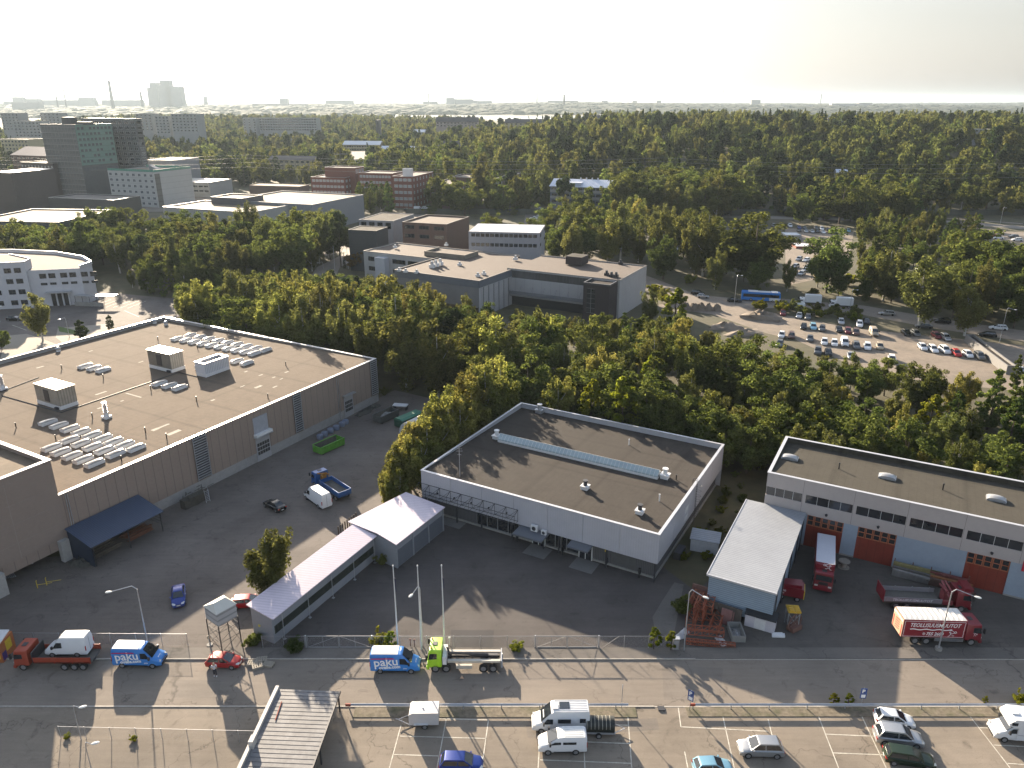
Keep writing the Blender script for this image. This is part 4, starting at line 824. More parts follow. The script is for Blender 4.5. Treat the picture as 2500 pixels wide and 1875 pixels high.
finb=M('clad_fins',(.12,.125,.125),.5,.12,.4,stripe=1.6,axis=0,line=.3); tile_d=M('tile_dark',(.085,.075,.072),.8,.1,.6,stripe=.8,axis=1); tin=M('tin_roof',(.50,.53,.60),.4,.10,.3,stripe=1.0,axis=0,line=.08); tinw=M('snow_white_roof',(.55,.56,.58),.4,.05,.3)
ylw=M('wall_yellow',(.42,.36,.22),.85,.06,.4); copg=M('coping_far',(.45,.43,.40),.5,.05,1); flr=M('roof_far_tan',(.19,.15,.105),.9,.12,.25,dirt=.25); flg=M('roof_far_grey',(.13,.115,.10),.9,.12,.25,dirt=.3); fgla=glass('glass_lit',(.30,.31,.31),.2)
# brick office complex
blk('brick_office','red brick office wing with white ribbon windows, the left front wing of the brick complex','A2',765,1003,506,470,880,-15,brick,flg,(9,3,2.6,1.5,1.4,3.6,3),(4,3,2.3,1.5,1.4,3.6,2),cop=copg,fr_=fr_w,gl=fgla)
blk('brick_office','raised red brick penthouse floor with three pale windows on the brick complex','A2',850,918,512,590,1015,-15,brick,flg,None,(3,1,3.2,2.6,1.0),cop=copg,fr_=fr_w,gl=fgla,dep=14)
blk('brick_office','long recessed red brick middle wing of the brick complex','A2',1172,966,500,880,1200,-15,brick,flg,(10,4,2.2,1.5,1.4,3.6,2),None,cop=copg,fr_=fr_w,gl=fgla,dep=18)
blk('brick_office','tall red brick end wing with arched pairs of windows nearest the vans','A2',1350,993,461,1175,1528,-15,brick,flg,(4,5,2.4,1.6,1.2,3.6,2),(7,5,1.5,1.6,1.2,3.6,1),cop=copg,fr_=fr_w,gl=fgla)
p=blk('plant_unit','white plant unit with fans on the roof of the brick end wing','A2',1330,925,466,1262,1362,-15,whitep,whitep,zt=None,cat='plant unit',dep=4)
blk('dark_brick_office','dark brick office right of the brick complex with a white ribbon awning','A2',1780,1062,452,1497,1950,-15,M('brick_brown',(.10,.06,.05),.85,.1,2),flg,(6,3,2.3,1.3,1.3,3.6,2),(5,3,1.5,1.3,1.3,3.6,2),cop=copg,fr_=fr_w,gl=fgla)
blk('dark_brick_office','upper dark brick block with four roof drums behind the awning office','A2',1860,1000,470,1677,2035,-15,MATS['brick_brown'],flg,None,None,cop=copg,dep=20)
blk('dark_brick_office','dark brick wing running right behind the round birch','A2',2110,1020,480,2035,2300,-15,MATS['brick_brown'],flg,(3,3,2,1.3,1.3,3.6),(8,4,1.8,1.3,1.3,3.6,2),cop=copg,fr_=fr_w,gl=fgla)
# grey hall with the tan roof, sheds in front of the brick offices
blk('grey_hall','large slate grey hall with a tan gravel roof left of the brick offices','A2',480,1235,372,-260,925,-22,greyc,flr,None,None,cop=copg)
blk('grey_hall','low flat hall with a tan roof behind the left tree belt','A1',2160,1300,352,1400,2400,-22,stw,flr,None,None,cop=copg,dep=28)
blk('roof_box','dark slate box with a clerestory on the tan roof','A1',2080,1160,380,1815,2200,-22,M('slate_box',(.09,.09,.10),.7),flr,None,None,cop=copg,z0=0,dep=16,zt=15.5)
blk('black_pavilion','small black timber pavilion beside the road','A2',1035,1460,282,793,1098,-16,dkb,felt_g,None,None,dep=10,par=.2)
blk('pale_garage','low pale garage row behind the black pavilion','A2',1180,1375,318,885,1255,-16,M('garage_pale',(.25,.25,.26),.8,.06,.5),felt_g,(4,1,2.4,2.6,.8),None,dep=22,par=.2)
blk('brown_office','brown flat-roofed two storey office behind the round bushes','A2',1640,1405,292,1258,1835,-20,M('brown_brick',(.115,.075,.062),.85,.08,1,stripe=.3,axis=2,line=.1),roofb,(3,2,4.2,1.4,1.0,3.4,3),None,cop=MATS['coping_brown'],dep=22)
blk('white_roof_block','low block with a gleaming white seamed roof and ribbon windows','A3',240,1478,272,-375,345,-8,M('lowblock_grey',(.26,.26,.28),.8,.06,.8),tinw,(14,2,3.0,1.2,.6,3.4,3),(2,2,3.0,1.2,.6,3.4,3),wmax=40,dep=19,par=.05)
# white and blue block
t_,w_,d_,H_=blk('striped_office','white and grey banded three storey office with a pitched tin roof','A3',845,1040,446,330,960,-18,M('band_blue',(.15,.17,.20),.7,.05,.4),tin,(9,3,4.0,1.4,.5,3.6,3),None,pitch=3.2,dep=20,fr_=fr_d)
mb=MB(); zz=H_-3.2
for k in (1.9,5.5): mb.bx(-.02,w_+.05,-.15,-.06,zz-k-1.5,zz-k)
mb.bx(w_,w_+.06,0,d_,zz-7,zz-5.5); mb.build('white_band',stw,t_); mb=MB(); mb.bx(w_*.33,w_*.52,.5,7,zz-.2,zz+2.2); mb.build('dormer',tin,t_)
for k in range(4): mb=MB(); mb.cyl(w_*.45+k*3.4,10,zz+2.8,zz+4.3,.4,.4,7); mb.build('roof_cowl',whitep,t_)
# towers on the left
t_,w_,d_,H_=blk('green_tower','tall office tower with a green panelled front and dark fin-clad side','A1',640,545,500,342,958,-22,finb,flg,(10,12,1.8,2.0,1.5,3.5,1),(12,8,1.7,1.8,1.6,3.5,1),cop=copg,gl=glass('glass_blue',(.12,.13,.14),.15))
mb=MB(); mb.bx(w_+.02,w_+.08,.1,d_,H_*.47,H_); mb.build('green_panel',greenb,t_)
cnt=[0]; 
mb=MB(); [mb.bx(-.05,w_+.02,-.45,-.06,H_-1.6-3.5*k,H_-1.4-3.5*k) for k in range(12)]; mb.build('floor_band',M('band_pale',(.26,.27,.27),.5),t_)
grid(t_,'R',w_+.12,d_,9,7,H_*.47+1.6,3.3,1.9,1.5,fr_d,gl_sky,1.2,1,1,.15,[0])
mb=MB(); mb.bx(w_*.5,w_*.75,4,9,H_,H_+4.2); mb.bx(w_*.8,w_+6,6,9,H_-.2,H_+1.6) ; mb.build('roof_plant',dkb,t_)
blk('frame_tower','tower with a white grid of frames right behind the green tower','A1',1160,492,528,700,1215,-22,finb,tinw,(9,9,3.4,2.0,1.5,3.3,2),(4,9,2.6,2.0,1.5,3.3,1),fr_=fr_w,par=.1)
blk('dark_brick_block','dark perforated brick block left below the green tower','A1',455,878,505,172,640,-22,M('brick_char',(.075,.06,.055),.85,.12,.8),flr,(10,7,.9,1.2,1.8,3.2),None,cop=copg,fr_=fr_w,gl=fgla,dep=30)
blk('dark_brick_block','brown brick building with a copper hipped roof left of the perforated block','A1',400,752,560,80,410,-22,M('brick_rust',(.12,.075,.06),.85,.1,.8),M('roof_copper',(.13,.10,.095),.6),(9,5,1.6,1.4,1.2,3.2),None,pitch=5,dep=26)
t_,w_,d_,H_=blk('white_office_tower','white panelled six storey office with a green glass rail around its roof terrace','A1',1320,955,466,925,1552,-22,M('panel_white',(.40,.40,.38),.7,.06,.3,stripe=3.4,axis=2,line=.03),flr,(8,6,2.2,1.6,1.2,3.3,2),None,fr_=fr_w,gl=gl_sky,dep=30)
mb=MB(); mb.bx(.2,w_-.2,.1,.2,H_,H_+1.3); mb.bx(w_-.2,w_-.1,.2,d_,H_,H_+1.3); mb.bx(.2,w_,d_-.2,d_-.1,H_,H_+1.3); mb.build('glass_rail',M('green_glass',(.10,.26,.20),.2,.2,1),t_)
mb=MB(); mb.bx(w_,w_+.06,.6,4.5,0,H_-1); mb.build('stair_strip',M('strip_dark',(.12,.12,.11),.6,.1,.6,stripe=3.4,axis=2,line=.1),t_)
mb=MB(); mb.add([(w_*.75,6,H_),(w_*.75,9,H_),(w_*.75,9,H_+3.6),(w_,9,H_),(w_,6,H_),(w_*.75,6,H_+3.6)],[(0,1,2,5),(5,2,3,4),(1,3,2),(0,5,4)]); mb.build('stair_house',greyc,t_)
blk('dark_pavilion','low black hall with a pale canopy in front of the towers','A1',975,1195,412,415,1200,-16,dkb,flg,None,None,cop=copg,dep=20)
blk('curved_glass_hall','glass fronted showroom with a tan flat roof at the left edge','A1',505,1385,318,-260,640,-6,M('curtain_wall',(.07,.075,.08),.6,.12,.4,spec=.3,stripe=1.6,axis=2,line=.12),flr,None,None,cop=copg,dep=38)
blk('sports_hall','long low pale hall with a dazzling roof between the towers and the brick offices','A1',1800,985,520,1240,2900,-14,stw,M('roof_dazzling',(.42,.39,.34),.5,.1,.1),(12,2,3.0,1.0,2.2,3.0),None,dep=26,zt=9.5,par=.15)
blk('ribbed_hall','grey ribbed hall right behind the white office tower','A1',1480,852,545,1240,1592,-14,greyc,flg,None,None,dep=30,par=.2)
blk('terracotta_hall','long depot with a brown front at the foot of the brick offices','A2',375,1078,470,-60,470,-14,M('depot_brown',(.13,.09,.075),.8),flr,None,None,dep=12,par=.2)
blk('cream_block','cream apartment block with a roof storey behind the brown brick building','A1',235,672,700,0,360,-15,ylw,flr,(8,4,2.0,1.5,1.2,3.1),None,dep=20,cop=copg)
blk('low_shop','low white shop roof at the left edge below the brick block','A1',95,960,440,-120,105,-15,MATS['brick_char'],tinw,None,None,dep=30,par=.1)
for (xl,x,xr,y,Y,lab) in ((0,150,165,445,900,'pale slab block at the far left edge above the cream block'),(340,500,515,443,920,'pale slab block just left of the green tower top'),(110,330,340,515,820,'low pale terrace below the two slab blocks'),(1165,1300,1310,450,900,'hazy apartment block right behind the frame tower'),(1330,1450,1460,470,880,'hazy apartment block second from the frame tower'),(1470,1690,1760,452,860,'hazy apartment block with a gable right of the others'),(2090,2200,2206,490,1000,'hazy apartment end left of the long slab')):
    blk('apartment_block',lab,'A1',x,y,Y,xl,xr,-12,stw,flg,(max(3,int((x-xl)/28)),6,1.8,1.3,1.2,3.0),None,dep=14,par=.3)
blk('apartment_block','long hazy slab block with balcony bands above the middle wood','A2',520,487,1000,-110,535,-6,stw,tile_d,(28,5,2.2,1.3,1.2,3.0),None,dep=14,par=.3)
blk('apartment_block','cream four storey block with a spotted white roof in the trees','A2',1065,690,760,748,1075,-8,stucco,tinw,(14,4,1.8,1.4,.8,3.0),None,pitch=3,dep=13)
blk('apartment_block','yellow four storey block joined to the cream one, gable to the right','A2',1455,735,730,1070,1512,-8,ylw,tin,(14,4,1.8,1.4,.8,3.0),(3,4,1.6,1.4,2.0,3.0),pitch=3.2,dep=13)
blk('apartment_block','cream block with stacked balconies left of the power mast','A2',510,822,640,105,600,-14,stucco,tile_d,(9,4,2.6,1.6,.8,3.0,2),(2,4,1.5,1.4,2.0,3.0),pitch=2.6,dep=13)
blk('apartment_block','grey gabled block facing left in front of the yellow block','A2',965,805,640,850,1165,14,stw,tile_d,(3,4,1.5,1.4,1.0,3.0),(7,4,1.5,1.4,1.0,3.0),pitch=3.2)
blk('church_hall','white hall with a huge plain roof right of the twin chimney','A2',1130,645,930,1055,1150,-8,whitep,tinw,None,None,pitch=8,dep=16)
blk('apartment_block','small pale block with a row of roof vents right of the white hall','A2',1450,590,940,1355,1462,-8,stw,tinw,(4,4,1.6,1.3,.8,3),None,pitch=2.4,dep=12)
blk('apartment_block','wide dark-roofed block on the ridge left of the water','A2',1910,482,960,1550,1920,-4,M('far_pinkish',(.30,.25,.23),.8),tile_d,(12,2,2.0,1.3,.8,3),None,pitch=5,dep=12)
blk('apartment_block','brown-tiled block half sunk in the trees right of the yellow block','A2',1780,690,720,1560,1800,-8,stucco,tile_d,(6,3,1.6,1.3,.8,3),None,pitch=4,dep=12)
blk('apartment_block','dark-roofed cream block standing on the ridge','A3',842,468,880,683,845,-2,ylw,tile_d,(5,3,1.8,1.4,.8,3),None,pitch=3.6,dep=11)
blk('apartment_block','dark-roofed block on the ridge left of the standing cream block','A3',255,498,900,-60,262,-2,stucco,tile_d,(8,3,1.8,1.4,.8,3),None,pitch=3.6,dep=11)
blk('apartment_block','row of roofs with many white chimneys on the right ridge','A4',1490,530,800,1110,1500,-4,stucco,tile_d,(9,2,1.8,1.4,.8,3),None,pitch=3.4,dep=11)
blk('apartment_block','pale flat block showing above the right wood','A4',1930,583,700,1605,1960,-4,stw,tinw,(9,2,2.0,1.3,.8,3),None,dep=13)
blk('house','dark gabled roof at the far right above the pale block','A4',2100,520,760,1950,2120,-4,brick,tile_d,None,None,pitch=5,dep=14)
blk('apartment_block','long dark roof on the right ridge','A4',735,498,850,470,745,-4,stucco,tile_d,(8,2,1.8,1.4,.8,3),None,pitch=3.4,dep=11)
blk('house','low white house between the trunks of the right wood','A4',690,935,520,600,690,-10,stw,tin,None,None,pitch=2,dep=8)
blk('house','grey house behind the trunks at the far right','A4',2140,1135,540,2035,2300,-10,stw,tile_d,(4,1,1.4,1.2,.8,3),None,pitch=2.5,dep=9)
blk('villa','white villa by the road right of the brick offices','A2',1700,930,560,1585,1710,-8,stw,tile_d,(4,2,1.6,1.6,.8,3),None,pitch=3.5,dep=10)
blk('brick_hut','low brick hut with a pale tin roof in the sandy car park','B4',400,360,330,243,470,-4,M('brick_red2',(.20,.07,.05),.85,.1,1),tinw,None,None,dep=9,par=.05)
blk('brick_hut','smaller tin roof just behind the brick hut','B4',290,262,352,150,300,-4,stw,tinw,None,None,dep=8,par=.05)
# the curved white office on the left
t=thing('curved_office','white four storey office with a curved parapet and dark loading bays','building',*g('B1',0,690),R_(14))
fc=Frame(t.location,R_(14)); u1=fc.L(g('B1',325,650))[0]; u2=fc.L(g('B1',860,540))[0]
c_w=M('office_white',(.44,.44,.46),.75,.05,.5)
mb=MB(); mb.prism([(-30,0),(u1,0),(u1,6),(u1-9,16),(u1-20,22),(-30,26)],0,14); mb.build('tall_wing',c_w,t)
mb=MB(); mb.prism([(-30,.4),(u1-.4,.4),(u1-.4,6),(u1-9.3,15.6),(u1-20,21.6),(-30,25.6)],14.0,14.01); mb.build('tall_roof',roofb,t)
mb=MB(); H2=11.4; mb.prism([(u1,1.0),(u2,1.0),(u2+2,7),(u2-3,17),(u2-14,28),(u2-30,36),(-30,40),(-30,26.1),(u1-20,22.1),(u1-9,16.1),(u1,6.1)],0,H2); lw_=mb.build('low_wing',c_w,t)
out=[(u2+.3,.9),(u2+2.2,7),(u2-2.8,17.2),(u2-13.8,28.3),(u2-30,36.4),(-30,40.4)]
mb=MB(); mb.prism([(u1+.2,1.2),(u2-.3,1.2),(u2+1.6,7),(u2-3.3,16.8),(u2-14.2,27.7),(u2-30.2,35.6),(-30,39.6),(-30,26.3),(u1-19.8,22.3),(u1-8.8,16.2),(u1+.2,6.1)],H2,H2+.01); mb.build('low_roof',roofb,t)
mb=MB()
for a_,b_ in zip(out,out[1:]):
    d=Vector((b_[0]-a_[0],b_[1]-a_[1])).normalized(); nn=Vector((-d.y,d.x))*.35; mb.prism([a_,b_,(b_[0]+nn.x,b_[1]+nn.y),(a_[0]+nn.x,a_[1]+nn.y)],H2,H2+1.0)
for a_,b_ in (((-30,0),(u1,0)),((u1,0),(u1,6)),((u1,6),(u1-9,16))):
    d=Vector((b_[0]-a_[0],b_[1]-a_[1])).normalized(); nn=Vector((-d.y,d.x))*.3; mb.prism([a_,b_,(b_[0]+nn.x,b_[1]+nn.y),(a_[0]+nn.x,a_[1]+nn.y)],14.02,14.35)
mb.build('parapet',cop_w,t)
wm=winmesh(1.9,1.5,fr_d,gl_dark,2,1); wm2=winmesh(1.8,.75,fr_d,gl_dark,3,1)
for rr_ in range(4):
    u=u1-3.2; k=0
    while u>-16: inst(wm,'window',t,(u,-.004,11.0-3.3*rr_)); u-=2.7 if k%2==0 else 3.9; k+=1
for k in range(6): inst(wm,'window',t,(u1+3.0+k*2.55+(k//2)*.75,.996,8.7)); inst(wm2,'window',t,(u1+3.0+k*2.55+(k//2)*.75,.996,6.6))
mb=MB(); mb.bx(u1+5,u2-4.5,.93,.98,0,4.2); mb.build('loading_bay',blackm,t); mb=MB(); mb.bx(u1+4.2,u2-3.5,-1.2,.99,4.3,4.6); mb.build('bay_canopy',metal,t)
for k in range(4): mb=MB(); x=u1+5+k*(u2-u1-9.5)/3; mb.bx(x-.2,x+.2,.5,.9,0,4.3); mb.build('column',c_w,t)
mb=MB(); mb.prism([(u2-3,-.5),(u2+9,-4.5),(u2+10.2,-1.8),(u2-2,.9)],3.0,3.2); q=mb.build('walkway_roof',metal,t); mb=MB(); mb.prism([(u2-3,-.6),(u2+6,-3.9),(u2+6,-3.6),(u2-3,-.3)],0,1.2); mb.build('ramp_wall',concrete,t)
for k in range(5): mb=MB(); mb.tube((u2-2.5+k*2.2,-.7-k*.78,0),(u2-2.5+k*2.2,-.7-k*.78,3),.07); mb.build('post',metal_d,t)
# white walled shop at the right edge, roof of another at the lower right
blk('white_shop','white walled flat-roofed shop cut by the right edge','B4',2140,590,232,2040,2600,-8,stw,felt_g,None,None,dep=24,zt=8)
blk('white_shop','lower white roof behind the shop at the right edge','B4',2050,395,275,2000,2500,-8,stw,M('roof_lt2',(.30,.29,.27),.9,.1,.4),None,None,dep=18,zt=7)
blk('dark_roof_kiosk','dark flat roof at the right edge beside the tall street lamp','B4',2150,1370,168,2065,2700,-10,M('kiosk_grey',(.16,.155,.15),.8),felt_d,None,None,dep=26,zt=2.2)
# ---------------------------------------------------------------- trees
LM={'birch':leafmat('leaf_birch',(.085,.092,.028),(.19,.20,.055)),'broad':leafmat('leaf_broad',(.060,.076,.024),(.16,.19,.042)),
    'poplar':leafmat('leaf_poplar',(.055,.080,.024),(.17,.21,.042)),'spruce':leafmat('leaf_spruce',(.024,.036,.016),(.05,.07,.02)),
    'pine':leafmat('leaf_pine',(.034,.048,.02),(.06,.085,.03)),'rust':leafmat('leaf_rust',(.085,.045,.016),(.22,.12,.03)),'backlitb':leafmat('leaf_birch_backlit',(.13,.135,.035),(.34,.33,.075)),'lime':leafmat('leaf_lime',(.085,.10,.014),(.30,.32,.03))}  # backlit birch: brighter copy of the birch leaf, back-lighting put into its colour
bark=M('bark_brown',(.075,.055,.042),.9,.3,3); barkw=M('bark_birch',(.42,.40,.36),.8,.35,4,dirt=.6,dirtcol=(.05,.05,.05))
def leaves(P,N,S,asp,mat,droop=0,rg=RNG):
    n=len(P); r=rg.standard_normal((n,3)); r/=np.linalg.norm(r,axis=1,keepdims=True)
    N=N+.75*r; N/=np.linalg.norm(N,axis=1,keepdims=True)
    up=np.tile([0,0,1.0],(n,1)); rr=rg.standard_normal((n,3)); t=np.where(rg.random((n,1))<droop,up+.25*rr,rr); t=t-N*(t*N).sum(1,keepdims=True); t/=np.linalg.norm(t,axis=1,keepdims=True)
    b=np.cross(N,t); s=S[:,None]; a=asp
    V=np.stack([P-t*s*a,P-b*s*.6+t*s*.1,P+t*s*a,P+b*s*.6-t*s*.1],1).reshape(-1,3)
    me=bpy.data.meshes.new('crown'); me.vertices.add(4*n); me.vertices.foreach_set('co',V.ravel().astype(np.float32))
    me.loops.add(4*n); me.loops.foreach_set('vertex_index',np.arange(4*n,dtype=np.int32)); me.polygons.add(n)
    me.polygons.foreach_set('loop_start',np.arange(0,4*n,4,dtype=np.int32)); me.polygons.foreach_set('loop_total',np.full(n,4,dtype=np.int32))
    me.materials.append(mat); me.update(calc_edges=True); return me
def crown_pts(kind,H,R,nl,npuff,rg):
    """clumps strung along uneven limbs, leaves on and in the clumps"""
    cs=[];rs=[]
    if kind in ('birch','broad','bush'):
        nlimb=int({'birch':9,'broad':10,'bush':8}[kind]); L_=[(0,0,H*.97,H*.3)]
        for i in range(nlimb):
            a=2*PI*(i+rg.uniform(-.35,.35))/nlimb
            if kind=='birch': L_.append((a,R*rg.uniform(.45,1.0),H*rg.uniform(.55,.93),H*rg.uniform(.12,.35)))
            else: L_.append((a,R*rg.uniform(.6,1.08),H*rg.uniform(.52,.9),H*rg.uniform(.10,.3)))
        for i in range(npuff):
            a,q,zt,z0=L_[int(rg.integers(len(L_)))]; t=rg.random()**.62
            bow=t**.75 if kind!='birch' else t**.6; z=z0+(zt-z0)*t; taper=1-.5*t
            pr=R*(rg.uniform(.20,.34) if kind=='birch' else rg.uniform(.20,.38))*(taper+.15)
            j=rg.standard_normal(3)*R*.13; cs.append((q*bow*math.cos(a)+j[0],q*bow*math.sin(a)+j[1],z+j[2])); rs.append(pr)
    else:
      for i in range(npuff):
        if kind=='poplar': t=rg.random()**.85; z=.08+.9*t; prof=min(R*(max(0,1-t)**.55*(.55+.9*min(1,t*4))),R); pr=R*rg.uniform(.22,.40)*(1-.45*t)
        elif kind=='spruce': t=rg.random()**1.2; z=.08+.9*t; prof=R*(1-t)*1.0; pr=R*rg.uniform(.14,.24)*(1.1-.8*t)
        else: t=rg.random(); z=.50+.46*t; prof=R*(math.sin(PI*(.15+.8*t))); pr=R*rg.uniform(.25,.4)
        a=rg.uniform(0,2*PI); q=prof*(rg.random()**.38 if kind!='spruce' else rg.uniform(.5,1)); cs.append((q*math.cos(a),q*math.sin(a),z*H)); rs.append(pr)
    cs=np.array(cs);rs=np.array(rs); w_=rs**2; idx=rg.choice(len(cs),nl,p=w_/w_.sum())
    d=rg.standard_normal((nl,3)); d/=np.linalg.norm(d,axis=1,keepdims=True); rad=rs[idx]*(.35+.75*rg.random(nl)**.6)
    st=np.array([1,1,1.5 if kind=='birch' else (.55 if kind in('spruce',) else .85)])
    P=cs[idx]+d*rad[:,None]*st
    if kind=='birch': P[:,2]-=rg.random(nl)**2*H*.08
    P[:,2]=np.maximum(P[:,2],.2); N=d.copy(); N[:,2]+=.3; return P,N,cs,rs
def make_tree(kind,H,R,nl,ls,seed,mat,npuff=60,barkm=None,name=None,limbs=7):
    rg=np.random.default_rng(seed); P,N,cs,rs=crown_pts(kind,H,R,nl,npuff,rg)
    S=ls*rg.uniform(.6,1.3,nl); cm=leaves(P,N,S,1.25 if kind=='birch' else .95,mat,.5 if kind=='birch' else .1,rg)
    mb=MB(); tr=.012*H+.03; hx=rg.uniform(-.03,.03,2)*H
    mb.tube((0,0,-.3),(hx[0]*.5,hx[1]*.5,H*.45),tr,tr*.65,7); mb.tube((hx[0]*.5,hx[1]*.5,H*.45),(hx[0],hx[1],H*.88),tr*.65,tr*.15,6)
    for i in rg.choice(len(cs),min(limbs,len(cs)),replace=False):
        c=cs[i]; z0=max(H*.15,c[2]-R*.8-.1*H); mb.tube((hx[0]*z0/H,hx[1]*z0/H,z0),tuple(c),tr*.38,tr*.08,5)
    tm=mb.mesh('trunk',barkm or bark); return cm,tm
TP={}
for i in range(6): TP['birch',i]=make_tree('birch',16+i%3,3.1+.25*(i%3),10500,.215,10+i,LM['birch'],80,barkw)
for i in range(6): TP['broad',i]=make_tree('broad',13+i%2,4.2,11000,.24,30+i,LM['broad'],85)
for i in range(3): TP['backlitbirch',i]=make_tree('birch',16.5,3.2,10500,.215,44+i,LM['backlitb'],80,barkw)
for i in range(3): TP['poplar',i]=make_tree('poplar',15,2.5,6500,.27,50+i,LM['poplar'],70)
TP['spruce',0]=make_tree('spruce',16,2.6,6000,.24,60,LM['spruce'],150); TP['spruce',1]=make_tree('spruce',14,2.2,5000,.24,61,LM['spruce'],130)
TP['pine',0]=make_tree('pine',15,3.0,5000,.26,65,LM['pine'],38); TP['pine',1]=make_tree('pine',14,2.6,5000,.26,66,LM['pine'],34)
TP['bush',0]=make_tree('bush',3.2,2.2,3500,.17,70,LM['broad'],28,limbs=4); TP['bush',1]=make_tree('bush',2.2,1.5,2600,.13,71,LM['lime'],22,limbs=4); TP['bush',2]=make_tree('bush',5,2.8,4500,.2,72,LM['birch'],34)
TP['weed',0]=make_tree('poplar',2.6,.55,1400,.10,74,LM['lime'],26,limbs=3); TP['rust',0]=make_tree('broad',8,3.0,5000,.25,75,LM['rust'],45); TP['cypress',0]=make_tree('poplar',4.6,1.25,7000,.11,76,LM['spruce'],80)
TP['rust',1]=make_tree('poplar',13,2.6,6000,.26,77,LM['lime'],60)
# coarser trees for the far woods
for i in range(4): TP['fbroad',i]=make_tree('broad',14,5.4,2600,.5,80+i,LM['broad'],40,limbs=4)
for i in range(4): TP['fbirch',i]=make_tree('birch',16,4.4,2600,.45,90+i,LM['birch'],40,limbs=4)
for i in range(2): TP['fspruce',i]=make_tree('spruce',17,2.9,2000,.45,96+i,LM['spruce'],90,limbs=2)
for i in range(2): TP['fpine',i]=make_tree('pine',15,3.4,1800,.5,98+i,LM['pine'],30,limbs=4)
CATN={'backlitbirch':'birch_tree','birch':'birch_tree','broad':'broadleaf_tree','poplar':'poplar_tree','spruce':'spruce_tree','pine':'pine_tree','bush':'bush','weed':'shrub','rust':'autumn_tree','cypress':'thuja_shrub'}
def tree(key,x,y,h,lab,group=None,wide=1.0,rz=None,cat='tree'):
    k=key[0]; base=k[1:] if k[0]=='f' else k; cm,tm=TP[key]
    H0={'backlitbirch':16.5,'birch':16.5,'broad':13.5,'poplar':15,'spruce':16,'pine':14.5,'bush':3.0,'weed':2.6,'rust':8,'cypress':4.6}[base]
    if key==('rust',1): H0=13
    if key==('bush',1): H0=2.1
    if key==('bush',2): H0=4.6
    s=h/H0; t=thing(CATN[base],lab,cat,x,y,random.uniform(0,6.28) if rz is None else rz,group,z=T(x,y)-.05); e_=random.uniform(.9,1.12); t.scale=(s*wide*e_,s*wide/e_,s)
    inst(tm,'trunk',t); inst(cm,'crown',t); return t
OCC=[]   # footprints kept free of trees
def occ(pts): OCC.append([tuple(p[:2]) for p in pts])
def inpoly(p,poly):
    x,y=p; c=False; n=len(poly)
    for i in range(n):
        x1,y1=poly[i]; x2,y2=poly[i-1]
        if (y1>y)!=(y2>y) and x<(x2-x1)*(y-y1)/(y2-y1)+x1: c=not c
    return c
def scatter(poly,dist,n,seed,occd=True):
    rg=random.Random(seed); xs=[p[0] for p in poly]; ys_=[p[1] for p in poly]; out=[]; tries=0; cell={}
    while len(out)<n and tries<n*40:
        tries+=1; x=rg.uniform(min(xs),max(xs)); y=rg.uniform(min(ys_),max(ys_))
        if not inpoly((x,y),poly): continue
        if occd and any(inpoly((x,y),o) for o in OCC): continue
        cx_,cy_=int(x//dist),int(y//dist); ok=True
        for i in (-1,0,1):
            for j in (-1,0,1):
                for q in cell.get((cx_+i,cy_+j),()):
                    if (q[0]-x)**2+(q[1]-y)**2<dist*dist: ok=False
        if ok: out.append((x,y)); cell.setdefault((cx_,cy_),[]).append((x,y))
    return out
# keep buildings, roads and lots clear
bpy.context.view_layer.update()
for o in [o for o in bpy.data.objects if o.parent is None and o.get('category') in ('building','shed','hut','villa')]:
    lo=[1e9,1e9];hi=[-1e9,-1e9]
    for c in o.children:
        if c.type=='MESH' and c.name.split('.')[0] not in ('ladder','balcony','walkway_roof'):
            for v in c.bound_box: p=c.location+Vector(v) if not c.rotation_euler.z else None; 
            if c.rotation_euler.z: continue
            for v in c.bound_box:
                p=c.location+Vector(v); lo=[min(lo[0],p.x),min(lo[1],p.y)]; hi=[max(hi[0],p.x),max(hi[1],p.y)]
    m_=1.2 if o.location.y<140 else 3.0
    mw=o.matrix_world; occ([mw@Vector(q) for q in ((lo[0]-m_,lo[1]-m_,0),(hi[0]+m_,lo[1]-m_,0),(hi[0]+m_,hi[1]+m_,0),(lo[0]-m_,hi[1]+m_,0))])
for o in [o for o in bpy.data.objects if o.name.split('.')[0] in ('road','sandy_lot','car_park','yard','paving','path')]:
    for pl in o.data.polygons: occ([o.data.vertices[i].co for i in pl.vertices])
CAPL=[(300,.195),(900,.216),(1040,.252),(1240,.270),(1400,.262),(1500,.272),(1650,.30),(1800,.318),(2000,.322),(2120,.335),(2212,.342),(2600,.36)]
def cap(x,y):
    """tallest tree that leaves the view over it open, as measured in the photograph"""
    if not(100<y<262) or x/y<-.62: return 30
    c=1106+1650*x/(y*_c+52*_s)
    for (a,b),(d,e) in zip(CAPL,CAPL[1:]):
        if a<=c<=d: return (60-(b+(e-b)*(c-a)/(d-a))*y)
    return 30
